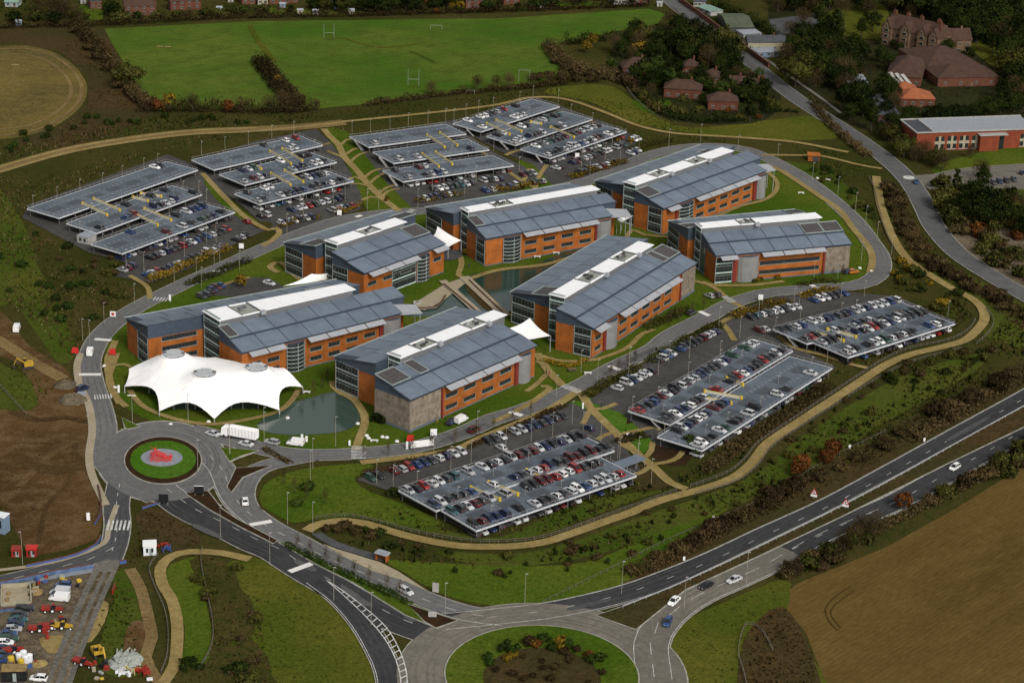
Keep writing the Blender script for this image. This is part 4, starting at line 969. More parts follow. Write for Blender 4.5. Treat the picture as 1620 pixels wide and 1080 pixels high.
deck('se', (960, 520), 4.32, [[(145, 560), (435, 655), (1270, 150)], [(345, 738), (650, 832), (1540, 268)]],
     [((690, 470), (850, 500)), ((670, 420), (920, 465)), ((820, 330), (930, 375), 1)], 'parking deck with an empty eastern half beside the wide gravel path', [((300, 610), (370, 690))])
deck('s', (560, 640), 5.4, [[(380, 730), (700, 905), (2225, 392)], [(745, 900), (1045, 1075), (2413, 606)]],
     [((1000, 700), (1245, 800)), ((1150, 655), (1400, 755)), ((1475, 550), (1560, 600), 1)], 'packed parking deck nearest the large roundabout, two split bars of cars')
# ================================================================== vehicles
PAL = {'silver': (.58, .59, .60), 'pale grey': (.40, .41, .42), 'dark grey': (.055, .058, .062), 'black': (.012, .012, .014), 'dark blue': (.012, .022, .07), 'white': (.75, .75, .74),
       'red': (.24, .014, .010), 'maroon': (.085, .010, .012), 'blue': (.02, .055, .16), 'green': (.02, .06, .04), 'yellow': (.55, .38, .01), 'teal': (.02, .08, .09), 'orange': (.45, .13, .01)}
WGT = [('silver', 27), ('pale grey', 8), ('dark grey', 17), ('black', 20), ('dark blue', 14), ('white', 9), ('red', 6), ('maroon', 4), ('blue', 4), ('green', 2), ('teal', 1)]
for k_, c_ in PAL.items():
    m, n_, b_ = _base('paint_' + k_); b_.inputs['Base Color'].default_value = (*c_, 1); b_.inputs['Roughness'].default_value = .3
    b_.inputs['Coat Weight'].default_value = .4; b_.inputs['Coat Roughness'].default_value = .1; b_.inputs['Metallic'].default_value = .25 if k_ in ('silver', 'pale grey', 'dark grey') else 0
glassy('car_glass', (.012, .014, .016), .08, .7); flat('tyre', (.015, .015, .015), .9); flat('rim', (.30, .30, .31), .4, .5); flat('lamp_red', (.35, .01, .01), .3); flat('lamp_clear', (.65, .66, .66), .2)
flat('plastic_dark', (.03, .03, .032), .7)
KINDS = {  # length stations (x, zlow, zbelt, half width); cabin base x0,x1 ; roof x0,x1 ; roof z ; wheels x
 'hatchback': ([(-2.0, .38, .85, .72), (-1.88, .24, .95, .84), (-.2, .22, .95, .86), (.95, .22, .94, .86), (1.75, .24, .76, .82), (2.0, .34, .58, .68)], (-1.9, 1.15), (-1.55, .15), 1.47, (-1.25, 1.3)),
 'saloon': ([(-2.25, .40, .82, .72), (-2.1, .25, .97, .85), (-1.3, .22, .98, .87), (1.0, .22, .93, .87), (1.95, .24, .74, .83), (2.25, .34, .56, .66)], (-1.55, 1.15), (-.85, .2), 1.42, (-1.35, 1.4)),
 'estate car': ([(-2.3, .40, .85, .74), (-2.15, .25, .97, .86), (-.3, .22, .97, .87), (1.05, .22, .93, .87), (1.95, .24, .74, .83), (2.25, .34, .56, .66)], (-2.18, 1.2), (-1.95, .2), 1.47, (-1.35, 1.4)),
 'people carrier': ([(-2.15, .42, 1.0, .78), (-2.05, .26, 1.08, .9), (-.2, .24, 1.08, .92), (1.2, .24, 1.02, .92), (1.85, .26, .86, .87), (2.15, .36, .62, .7)], (-2.08, 1.5), (-1.85, .35), 1.78, (-1.3, 1.35)),
 'van': ([(-2.5, .45, 1.95, .88), (-2.45, .3, 2.02, .93), (.9, .3, 2.02, .95), (1.0, .3, 1.15, .95), (1.9, .3, 1.0, .92), (2.4, .4, .7, .78)], (.7, 1.75), (.72, 1.1), 1.98, (-1.5, 1.5))}
CS = 1.12
def car_meshes(kind):
    st, (c0, c1), (r0, r1), zr, wx = KINDS[kind]; out = {}
    st = [tuple(CS * q for q in t) for t in st]; c0, c1, r0, r1, zr = [CS * q for q in (c0, c1, r0, r1, zr)]; wx = tuple(CS * q for q in wx)
    m = MB(); rings = []
    for x, zl, zb, hw in st: rings.append([(x, -hw * .94, zl), (x, hw * .94, zl), (x, hw, (zl + zb) / 2), (x, hw * .93, zb), (x, -hw * .93, zb), (x, -hw, (zl + zb) / 2)])
    n = 6
    for i in range(len(rings) - 1):
        for j in range(n): m.face([rings[i][j], rings[i + 1][j], rings[i + 1][(j + 1) % n], rings[i][(j + 1) % n]][::-1], 'paint')
    m.face(rings[0][::-1][::-1], 'paint'); m.face(rings[-1][::-1], 'paint')
    hw = st[2][3]; zb = st[2][2]; rw = hw * .70
    if kind != 'van':
        m.prism([(r0 - .05, -rw), (r1 + .05, -rw), (r1 + .1, 0), (r1 + .05, rw), (r0 - .05, rw)], zr - .04, zr + .05, 'paint')
        for x0_, x1_ in ((c0 + .08, r0), (c1 - .06, r1)):
            for sy in (-1, 1): m.beam((x0_, sy * hw * .86, zb - .02), (x1_, sy * rw * .98, zr - .02), .10, .05, 'paint')
        xm = (c0 + c1) / 2 - .1
        for sy in (-1, 1): m.beam((xm, sy * hw * .885, zb - .02), (xm - .05, sy * rw * 1.0, zr - .02), .09, .04, 'paint')
    for sy in (-1, 1):
        x = st[-1][0]; z = st[-1][2]
        m.box(x - .22, sy * .48 - .17, z - .05, x - .02, sy * .48 + .17, z + .07, 'lamp_clear'); x = st[0][0]
        m.box(x - .03, sy * .58 - .12, st[0][2] - .25, x + .12, sy * .58 + .12, st[0][2] - .02, 'lamp_red')
    out['body'] = m
    g = MB(); a = .88
    g.hexa([(c0, -hw * a, zb - .03), (c1, -hw * a, zb - .03), (c1, hw * a, zb - .03), (c0, hw * a, zb - .03)], [(r0, -rw, zr), (r1, -rw, zr), (r1, rw, zr), (r0, rw, zr)], 'car_glass')
    out['window'] = g; w_ = MB(); N = 8
    ang = [2 * math.pi * i / N for i in range(N)]
    w_.hexa([(.32 * math.cos(q), -.10, .32 * math.sin(q)) for q in ang], [(.32 * math.cos(q), .10, .32 * math.sin(q)) for q in ang], 'tyre')
    for sy in (-.11, .11): w_.face([(.19 * math.cos(q), sy, .19 * math.sin(q)) for q in (ang if sy < 0 else ang[::-1])], 'rim')
    out['wheel'] = w_; out['wx'] = wx; out['hw'] = hw
    return out
CM = {k: car_meshes(k) for k in KINDS}; _body = {}; _shared = {}
def body_mesh(kind, colr):
    if (kind, colr) not in _body:
        m = CM[kind]['body']; keep = list(m.mats); m.mats = ['paint_' + colr if q == 'paint' else q for q in keep]; _body[kind, colr] = m.mesh('body'); m.mats = keep
    return _body[kind, colr]
def shared(kind, part):
    if (kind, part) not in _shared: _shared[kind, part] = CM[kind][part].mesh(part)
    return _shared[kind, part]
def car(p, ang, kind, colr, label, group=None, name=None):
    cat = 'van' if kind == 'van' else 'car'
    r = thing(name or ('delivery_van' if kind == 'van' else 'parked_car'), label, cat, p, ang, group)
    link('body', body_mesh(kind, colr), r); link('window', shared(kind, 'window'), r)
    for x in CM[kind]['wx']:
        for sy in (-1, 1): link('wheel', shared(kind, 'wheel'), r, (x, sy * (CM[kind]['hw'] - .12), .32))
    return r
# --- every parked place: (position, heading, place phrase, size in the picture)
SLOTS = []
def pick(rr): 
    t = rr.random() * sum(q for _, q in WGT)
    for k, q in WGT:
        t -= q
        if t <= 0: return k
    return 'silver'
def add(p, ang, where, rr, z, hidden=False, colr=None, kind=None):
    d = (p - CAM_LOC).length
    SLOTS.append(dict(p=Vector((p.x, p.y, z)), a=ang + (math.pi if rr.random() < .5 else 0) + rr.gauss(0, .03), where=where, d=d + (600 if hidden else 0), kind=kind or rr.choices(['hatchback', 'saloon', 'estate car', 'people carrier'], [48, 28, 13, 11])[0], col=colr or pick(rr)))
DECKNAME = {'nw': 'the nearly empty western deck', 'w': 'the half-full deck below the dirt track', 'n': 'the sparse deck beside the farthest one', 'ne': 'the farthest deck', 'e': 'the packed deck under the turning head', 'se': 'the deck with the empty half', 's': 'the packed deck closest to the large roundabout'}
def occ(key, bar, row, ivs, dens=.95):
    o, u, v, ln, wd = BARS[key][bar]; rr = random.Random(f'{key}{bar}{row}'); n = int(ln / 2.75); b = 2.9 if row == 'f' else wd - 2.9
    for i in range(n):
        t = (i + .5) / n
        if any(a <= t <= c for a, c in ivs) and rr.random() < dens:
            add(o + u * (t * ln) + v * (b + rr.uniform(-.3, .3)), math.atan2(v.y, v.x), ('near row, ' if row == 'f' else 'back row, ') + DECKNAME[key], rr, ZD + .03)
occ('nw', 0, 'b', [(.87, .93)]); occ('nw', 1, 'f', [(.06, .09), (.30, .41), (.57, .80), (.93, 1)]); occ('nw', 1, 'b', [(.5, .53), (.72, .75), (.83, .92)]); occ('nw', 2, 'f', [(.43, .46), (.53, .59), (.64, .67), (.73, .85), (.92, .95)]); occ('nw', 2, 'b', [(.29, .32), (.66, .72), (.77, .95)])
occ('w', 0, 'b', [(.58, .66), (.81, .84), (.91, .94)]); occ('w', 0, 'f', [(.70, .80), (.88, .92)]); occ('w', 1, 'b', [(.18, .38), (.6, .64), (.8, .93)]); occ('w', 1, 'f', [(0, .04), (.14, .28), (.49, .73), (.77, .93)]); occ('w', 2, 'b', [(.08, .12), (.23, .36), (.66, .94)]); occ('w', 2, 'f', [(.01, .13), (.24, .94)])
occ('n', 0, 'f', [(.06, .09)]); occ('n', 1, 'f', [(.06, .14), (.22, .30), (.83, .86)]); occ('n', 2, 'b', [(.06, .10), (.26, .29), (.34, .38)]); occ('n', 2, 'f', [(.04, .17), (.21, .42)])
occ('ne', 0, 'b', [(.11, .14), (.26, .43), (.47, .63), (.69, .73)]); occ('ne', 0, 'f', [(.03, .12), (.41, .58)]); occ('ne', 1, 'b', [(.06, .15), (.37, .45), (.61, .9)]); occ('ne', 1, 'f', [(.02, .41), (.59, .69), (.88, .92)]); occ('ne', 2, 'b', [(.08, .50), (.6, .93)]); occ('ne', 2, 'f', [(.01, .74), (.8, .96)])
occ('e', 0, 'b', [(0, 1)], .97); occ('e', 0, 'f', [(0, .13), (.24, .33), (.42, 1)]); occ('e', 1, 'b', [(.01, .21), (.29, 1)]); occ('e', 1, 'f', [(0, .16), (.19, .72), (.77, .96)])
occ('se', 0, 'b', [(.01, .78), (.84, 1)], .93); occ('se', 0, 'f', [(0, .33), (.41, .44), (.5, .96)]); occ('se', 1, 'b', [(.07, .5)], .8); occ('se', 1, 'f', [(0, .13), (.16, .22), (.26, .32), (.37, .40), (.45, .48), (.6, .63), (.68, .7), (.86, .89)])
occ('s', 0, 'b', [(.01, .99)], .93); occ('s', 0, 'f', [(0, .24), (.31, .38), (.44, .99)], .93); occ('s', 1, 'b', [(.02, .29), (.34, .96)], .95); occ('s', 1, 'f', [(.01, .34), (.38, .97)], .92)
def row(a, b, key, where, dens=.95, flip=0):
    a, b = P(*a), P(*b); d = b - a; n = max(1, int(round(d.length / 2.75))) ; rr = random.Random(where + str(a.x)); _, u, v, _, _ = BARS[key][-1]
    for i in range(n):
        if rr.random() < dens: add(a.lerp(b, (i + .5) / n), math.atan2(v.y, v.x), where, rr, Z3 + .09)
row((233, 412), (362, 364), 'nw', 'ground row under the nearly empty western deck'); row((230, 440), (348, 395), 'nw', 'hedge-side ground row below the nearly empty western deck', .9); row((190, 432), (211, 421), 'nw', 'ground bays at the end of the western car park'); row((370, 384), (392, 373), 'nw', 'ground bays by the footpath beside the western car park')
row((457, 336), (547, 314), 'w', 'ground row under the half-full deck'); row((440, 357), (498, 345), 'w', 'hedge-side ground row below the half-full deck'); row((408, 346), (426, 342), 'w', 'ground bays at the end of the half-full deck'); row((522, 337), (560, 327), 'w', 'ground bays by the central footpath'); row((385, 355), (396, 352), 'w', 'ground bay between the two western decks')
row((682, 303), (751, 292), 'n', 'ground row under the sparse deck'); row((760, 289), (796, 285), 'n', 'ground row under the sparse deck'); row((660, 320), (723, 308), 'n', 'hedge-side ground row below the sparse deck', .85); row((752, 307), (784, 302), 'n', 'hedge-side ground row below the sparse deck'); row((790, 299), (828, 293), 'n', 'hedge-side ground row below the sparse deck', .8); row((823, 280), (848, 276), 'n', 'ground bays beside the sparse deck'); row((840, 293), (862, 289), 'n', 'ground bays beside the sparse deck')
row((902, 261), (988, 231), 'ne', 'ground row under the farthest deck'); row((913, 276), (976, 258), 'ne', 'hedge-side ground row below the farthest deck', .85); row((870, 271), (888, 266), 'ne', 'ground bays at the end of the farthest deck'); row((995, 247), (1010, 239), 'ne', 'ground bays by the far office block'); row((1000, 225), (1010, 221), 'ne', 'ground bays by the far office block')
row((1282, 479), (1339, 466), 'e', 'kerbside ground row near the turning head'); row((1182, 506), (1263, 487), 'e', 'ground row beneath the yellow hedge'); row((1198, 527), (1212, 523), 'e', 'ground bay beside the packed turning-head deck')
row((1036, 575), (1133, 526), 'se', 'hedge-side ground row behind the deck with the empty half'); row((972, 619), (1032, 588), 'se', 'ground row by the footpath beside the deck with the empty half')
row((580, 761), (735, 716), 's', 'grass-side ground row behind the packed near deck'); row((766, 703), (893, 660), 's', 'path-side ground row behind the packed near deck'); row((785, 714), (800, 709), 's', 'aisle behind the packed near deck'); row((925, 683), (938, 678), 's', 'ground bay beside the packed near deck')
row((316, 474), (356, 449), 'nw', 'small yard behind the tent block'); row((420, 453), (432, 449), 'nw', 'small yard behind the tent block'); row((1117, 472), (1138, 469), 'e', 'bays outside the strip-window block')
for key in BARS:      # cars in the shade under the front bar
    o, u, v, ln, wd = BARS[key][-1]; rr = random.Random(key); n = int(ln / 2.8)
    for i in range(n):
        if rr.random() < .8: add(o + u * ((i + .5) / n * ln) + v * 2.6, math.atan2(v.y, v.x), 'shade under ' + DECKNAME[key], rr, Z3 + .09, hidden=True)
SLOTS.sort(key=lambda s: s['d'])
for s in SLOTS[:285]:
    car(s['p'], s['a'], s['kind'], s['col'], f"{s['col']} {s['kind']}, {s['where']}", 'cars parked: ' + s['where'])
# the rest, smaller or in shade, as one mass
mv, mf, mi, mats = [], [], [], []
for s in SLOTS[285:]:
    for part in ('body', 'window'):
        m = CM[s['kind']][part]; c, q = math.cos(s['a']), math.sin(s['a']); k = len(mv); names = ['paint_' + s['col'] if z == 'paint' else z for z in m.mats]
        for z in names:
            if z not in mats: mats.append(z)
        mv += [(s['p'].x + x * c - y * q, s['p'].y + x * q + y * c, s['p'].z + z) for x, y, z in m.v]; mf += [tuple(k + i for i in f) for f in m.f]; mi += [mats.index(names[i]) for i in m.mi]
    for x in CM[s['kind']]['wx']:
        for sy in (-1, 1):
            m = CM[s['kind']]['wheel']; k = len(mv); yy = sy * (CM[s['kind']]['hw'] - .12)
            if 'tyre' not in mats: mats.append('tyre')
            mv += [(s['p'].x + (x + X) * c - (yy + Y) * q, s['p'].y + (x + X) * q + (yy + Y) * c, s['p'].z + .32 + Z) for X, Y, Z in m.v]; mf += [tuple(k + i for i in f) for f in m.f]; mi += [mats.index('tyre')] * len(m.f)
me = bpy.data.meshes.new('parked_cars'); me.from_pydata(mv, [], mf)
for z in mats: me.materials.append(MATS[z])
me.polygons.foreach_set('material_index', mi); me.update()
link('parked_cars', me, kind='stuff', label='rows of parked cars on the far decks and in the shade beneath them', cat='cars')
print('cars', len(SLOTS))
# --- vehicles on the move or parked apart
def vehicle(px, py, to, kind, colr, label, name='car', z=ZR + .06):
    a, b = P(px, py), P(*to); car(Vector((a.x, a.y, z)), math.atan2(b.y - a.y, b.x - a.x), kind, colr, label, name=name)
vehicle(642, 939, (668, 953), 'estate car', 'silver', 'silver estate car alone on the road to the large roundabout')
vehicle(1066, 955, (1050, 970), 'saloon', 'white', 'white saloon leading three cars towards the large roundabout', z=ZR + .05)
vehicle(1117, 930, (1090, 945), 'saloon', 'black', 'black saloon between the white saloon and a silver car', z=ZR + .05)
vehicle(1161, 921, (1140, 930), 'saloon', 'silver', 'silver saloon last in the queue to the large roundabout', z=ZR + .05)
vehicle(1056, 988, (1048, 1005), 'hatchback', 'blue', 'blue hatchback entering the large roundabout', z=ZR + .05)
vehicle(1510, 743, (1490, 755), 'hatchback', 'white', 'white hatchback alone on the dark dual carriageway', z=ZR + .06)
vehicle(388, 797, (387, 775), 'saloon', 'white', 'white saloon on the slip road bend', z=ZR + .1)
vehicle(336, 690, (320, 685), 'saloon', 'silver', 'silver saloon ahead of the white lorry', z=ZR + .08)
vehicle(389, 706, (370, 701), 'saloon', 'silver', 'silver saloon beside the white lorry')
vehicle(430, 703, (412, 699), 'estate car', 'pale grey', 'pale grey estate car between the lorry and a white van')
vehicle(467, 705, (450, 703), 'van', 'white', 'white panel van behind the grey estate car on the pond road', name='delivery_van')
vehicle(730, 668, (745, 660), 'van', 'white', 'white panel van parked by the timber-clad corner', name='delivery_van')
vehicle(714, 671, (722, 664), 'hatchback', 'dark blue', 'dark blue hatchback beside the van at the timber-clad corner')
vehicle(750, 684, (765, 677), 'people carrier', 'maroon', 'maroon people carrier on the road beside the footpath')
vehicle(143, 561, (148, 545), 'van', 'white', 'white van on the left bend of the ring road', name='delivery_van')
vehicle(1094, 498, (1110, 490), 'hatchback', 'dark grey', 'dark grey hatchback on the curved road below the long block')
vehicle(1449, 291, (1455, 305), 'hatchback', 'blue', 'blue hatchback leaving the mini roundabout')
vehicle(1342, 433, (1352, 431), 'hatchback', 'dark blue', 'dark blue hatchback by the timber-clad end of the strip-window block')
vehicle(1350, 433, (1362, 431), 'hatchback', 'orange', 'orange hatchback by the timber-clad end of the strip-window block')
vehicle(27, 523, (32, 510), 'van', 'white', 'white van parked on the earth bank', name='delivery_van', z=.2)
for i, (x, y, c_) in enumerate(((1572, 292, 'dark grey'), (1581, 290, 'dark blue'), (1592, 289, 'black'), (1604, 287, 'dark grey'))): vehicle(x, y, (x + 6, y + 6), 'hatchback', c_, ('dark grey hatchback closest to the school trees by the sports court', 'dark blue hatchback parked beside the sports court', 'black hatchback parked beside the sports court', 'dark grey hatchback farthest from the school trees by the sports court')[i])
vehicle(1618, 276, (1626, 273), 'hatchback', 'dark blue', 'dark blue hatchback on the school drive')
# white articulated lorry
def lorry():
    a, b = P(405, 700), P(352, 690); c = (a + b) / 2; r = thing('lorry', 'white box lorry on the road beside the pond', 'lorry', (c.x, c.y, ZR + .06), math.atan2(b.y - a.y, b.x - a.x))
    m = MB(); m.box(-6.2, -1.25, 1.1, 3.2, 1.25, 3.9, 'fabric_white'); bx = m.obj('trailer_box', r); m = MB()
    for k in range(9): m.box(-6.1 + k * 1.12, -1.28, 1.2, -6.02 + k * 1.12, 1.28, 3.8, 'awning_grey')
    m.obj('side_rib', bx)
    m = MB(); m.hexa([(3.6, -1.2, .6), (5.9, -1.2, .6), (5.9, 1.2, .6), (3.6, 1.2, .6)], [(3.6, -1.2, 3.2), (5.5, -1.15, 3.2), (5.5, 1.15, 3.2), (3.6, 1.2, 3.2)], 'fabric_white'); cab = m.obj('cab', r)
    m = MB(); m.hexa([(5.62, -1.1, 1.9), (5.88, -1.1, 1.9), (5.88, 1.1, 1.9), (5.62, 1.1, 1.9)], [(5.45, -1.05, 2.8), (5.65, -1.05, 2.8), (5.65, 1.05, 2.8), (5.45, 1.05, 2.8)], 'car_glass'); m.obj('windscreen', cab)
    m = MB(); m.box(-6, -.6, .7, 5, .6, 1.1, 'plastic_dark'); m.obj('chassis', r)
    wm = MB(); N = 10; an = [2 * math.pi * i / N for i in range(N)]; wm.hexa([(.5 * math.cos(q), -.16, .5 * math.sin(q)) for q in an], [(.5 * math.cos(q), .16, .5 * math.sin(q)) for q in an], 'tyre'); me = wm.mesh('wheel')
    for x in (-5.2, -4.0, 2.6, 4.7):
        for sy in (-1, 1): link('wheel', me, r, (x, sy * 1.05, .5))
lorry()
# ================================================================== vegetation
leafy('leaf_dark', (.003, .006, .002), (.030, .042, .009)); leafy('leaf_olive', (.014, .018, .005), (.078, .076, .018)); leafy('leaf_brown', (.020, .015, .006), (.098, .070, .030))
leafy('leaf_russet', (.045, .018, .007), (.17, .062, .016)); leafy('leaf_gold', (.045, .032, .005), (.24, .155, .018)); leafy('leaf_purple', (.014, .010, .005), (.066, .044, .020)); leafy('leaf_green', (.012, .024, .005), (.052, .078, .014))
leafy('tuft_green', (.011, .021, .003), (.066, .084, .011)); leafy('tuft_straw', (.055, .045, .018), (.17, .14, .068)); leafy('tuft_brown', (.016, .011, .005), (.088, .060, .023))
flat('bark', (.055, .042, .03), .95, var=.3, scale=2)
RNG = np.random.RandomState(11)
def clumps(n_cl, per, rx, rz, zc, leaf, spread, seed, cone=0.0, shell=.72, up=.3):
    """crown of many small leaf-clump faces gathered round scattered centres in an egg-shaped volume"""
    r = np.random.RandomState(seed); d = r.normal(size=(n_cl, 3)); d /= np.linalg.norm(d, axis=1)[:, None]
    rad = shell + (1 - shell) * r.rand(n_cl); rad *= .8 + .35 * r.rand(n_cl)
    c = d * rad[:, None]; c[:, 2] = np.abs(c[:, 2]) * np.where(r.rand(n_cl) < .72, 1, -.75)
    if cone: k = 1 - cone * (c[:, 2] + .75) / 1.75; c[:, 0] *= k; c[:, 1] *= k
    c *= np.array([rx, rx, rz]); c[:, 2] += zc
    q = np.repeat(c, per, 0) + r.normal(size=(n_cl * per, 3)) * spread * np.array([1, 1, .8])
    return leaves(q, leaf, r, c.mean(0), up)
def leaves(q, leaf, r, ctr, up=.3):
    n = len(q); nr = (q - ctr) / (np.linalg.norm(q - ctr, axis=1)[:, None] + 1e-6) + r.normal(size=(n, 3)) * .6 + np.array([0, 0, up]); nr /= np.linalg.norm(nr, axis=1)[:, None]
    t = np.cross(nr, r.normal(size=(n, 3))); t /= np.linalg.norm(t, axis=1)[:, None]; b = np.cross(nr, t)
    s = leaf * (.55 + .9 * r.rand(n, 1)); V = np.stack([q - t * s, q - b * s * .7, q + t * s, q + b * s * .7], 1).reshape(-1, 3); V[:, 2] = np.maximum(V[:, 2], .02)
    F = np.arange(n * 4).reshape(n, 4); return V, F
def trunk_mesh(h, r0, zc, rx, seed, limbs=6):
    m = MB(); rr = random.Random(seed); m.cyl(0, 0, 0, h * .55, r0, r0 * .6, 'bark', 6)
    for i in range(limbs):
        a = rr.random() * 6.28; z = h * rr.uniform(.25, .5); e = Vector((math.cos(a) * rx * .7, math.sin(a) * rx * .7, h * rr.uniform(.55, .85))); m.beam((0, 0, z), e, r0 * .6, r0 * .5, 'bark')
    m.beam((0, 0, h * .5), (rr.uniform(-.3, .3), rr.uniform(-.3, .3), h * .9), r0 * .6, r0 * .5, 'bark')
    return m.mesh('trunk')
def twigs(h, rx, n, seed, w=.10):
    """bare winter crown: a haze of fine rising twigs"""
    r = np.random.RandomState(seed); d = r.normal(size=(n, 3)); d /= np.linalg.norm(d, axis=1)[:, None]; rad = r.rand(n) ** .5
    c = d * rad[:, None] * np.array([rx, rx, h * .45]); c[:, 2] += h * .5
    t = c - np.array([0, 0, h * .25]); t /= np.linalg.norm(t, axis=1)[:, None]; t += r.normal(size=(n, 3)) * .35; s = np.cross(t, r.normal(size=(n, 3))); s /= np.linalg.norm(s, axis=1)[:, None]
    L_ = h * .11 * (.5 + r.rand(n, 1)); V = np.stack([c - s * w, c + s * w, c + t * L_], 1).reshape(-1, 3); return V, np.arange(n * 3).reshape(n, 3)
PROT = {}
def proto(key, h, rx, mat, kind='leaf', var=2, leaf=.34, n_cl=34, per=26, cone=0.0, low=False):
    PROT[key] = []
    for v in range(var):
        seed = abs(hash_(key)) + v
        if kind == 'twig': V, F = twigs(h, rx, 1100, seed, .07)
        else:
            rz = h * (.5 if low else .42); zc = h * (.42 if low else .58); V, F = clumps(n_cl, int(per * 1.6), rx, rz, zc, leaf, rx * .15, seed, cone)
        PROT[key].append((arr('crown', V, F, mat), trunk_mesh(h, .05 + h * .022, 0, rx, seed), h))
def hash_(s): return sum(ord(c) * (i + 3) for i, c in enumerate(s)) % 9999
proto('evergreen', 10, 4.6, 'leaf_dark', n_cl=42, per=28, var=3); proto('conifer', 12, 3.4, 'leaf_dark', cone=.75, n_cl=44, per=24); proto('column', 12, 1.6, 'leaf_dark', cone=.5, n_cl=30, per=22, leaf=.34)
proto('olive', 9, 4.0, 'leaf_olive', n_cl=36, per=24, var=2); proto('green', 8, 3.6, 'leaf_green', n_cl=36, per=24, var=2); proto('gold', 7, 3.0, 'leaf_gold', n_cl=30, per=22); proto('russet', 6, 2.6, 'leaf_russet', n_cl=30, per=20, leaf=.36)
proto('bare', 11, 4.2, 'leaf_brown', 'twig', 3); proto('bush_brown', 4, 3.0, 'leaf_brown', n_cl=30, per=24, leaf=.34, low=True, var=3); proto('bush_purple', 3.6, 2.6, 'leaf_purple', n_cl=28, per=24, leaf=.32, low=True, var=2)
proto('bush_dark', 3, 2.2, 'leaf_dark', n_cl=24, per=22, leaf=.3, low=True); proto('bush_gold', 2.2, 1.8, 'leaf_gold', n_cl=20, per=20, leaf=.26, low=True); proto('bush_olive', 3, 2.4, 'leaf_olive', n_cl=26, per=22, leaf=.3, low=True); proto('bush_russet', 2.4, 1.9, 'leaf_russet', n_cl=22, per=20, leaf=.26, low=True); proto('bush_green', 2.6, 2.0, 'leaf_green', n_cl=22, per=22, leaf=.28, low=True)
WORD = {'evergreen': ('evergreen_tree', 'dark rounded evergreen tree', 'tree'), 'conifer': ('conifer', 'dark pointed conifer', 'tree'), 'column': ('cypress', 'slim dark columnar cypress', 'tree'), 'olive': ('broadleaf_tree', 'olive-green broadleaf tree', 'tree'), 'green': ('broadleaf_tree', 'green leafy tree', 'tree'),
        'gold': ('autumn_tree', 'golden-yellow autumn tree', 'tree'), 'russet': ('autumn_tree', 'rusty orange autumn tree', 'tree'), 'bare': ('bare_tree', 'leafless brown winter tree', 'tree'), 'bush_brown': ('bush', 'brown leafless bush', 'bush'), 'bush_purple': ('bush', 'dark purplish-brown bush', 'bush'), 'bush_dark': ('bush', 'dark green bush', 'bush'),
        'bush_gold': ('bush', 'yellow autumn bush', 'bush'), 'bush_olive': ('bush', 'olive-green bush', 'bush'), 'bush_russet': ('bush', 'rust-red bush', 'bush'), 'bush_green': ('bush', 'leafy green bush', 'bush')}
def plural(s): return s + ('es' if s.endswith('sh') else 's')
def plant(key, px, py, where, h=None, z=0.0, wide=1.0, rr=random):
    cr_, tk, hh = rr.choice(PROT[key]); p = P(px, py); nm, lab, cat = WORD[key]; s = (h or hh) / hh * rr.uniform(.9, 1.1)
    r = thing(nm, f'{lab} {where}', cat, (p.x, p.y, z), rr.random() * 6.28, plural(lab) + ' ' + where); r.scale = (s * wide, s * wide, s)
    link('crown', cr_, r); link('trunk', tk, r); return r
def zone(x, y, where):
    if where == W1:
        return ('beside the town road west of the mansion' if x < 1375 else 'on the slope below the mansion front' if y > 62 and x < 1480 else 'in the wood behind the mansion chimneys' if x < 1500 else 'in the dense wood beyond the mansion wing' if y < 60 else 'in the wood beside the long tiled hall')
    if where.startswith('round the brick houses'): return 'behind the largest hipped roof' if x < 1060 else 'between the brick houses and the town road' if x > 1135 else 'among the middle brick houses'
    if where.startswith('in the ragged playing'): return 'in the hedge beside the stubble field' if x < 300 else 'in the hedge round the field corner by the houses'
    if where.startswith('rising from the playing'): return 'rising from the tall hedge above the dirt track' if x < 560 else 'rising from the hedge below the rugby posts'
    if where == WD: return WD + (' near the triangle signs' if x < 1330 else ' opposite the lone white hatchback' if x > 1440 else ' below the russet trees')
    return where
def plants(key, s, where, h=None, wide=1.0, z=0.0):
    rr = random.Random(hash_(s + key))
    for a in s.split():
        q = a.split(','); hh = float(q[2]) if len(q) > 2 else h; plant(key, float(q[0]), float(q[1]), zone(float(q[0]), float(q[1]), where), hh, z, wide, rr)
SCRUB = []
_rp = np.array([(p.x, p.y, wd / 2) for ln, wd in ROADS for p in ln])
def clear(x, y, m): return not np.any((_rp[:, 0] - x) ** 2 + (_rp[:, 1] - y) ** 2 < (_rp[:, 2] + m) ** 2)
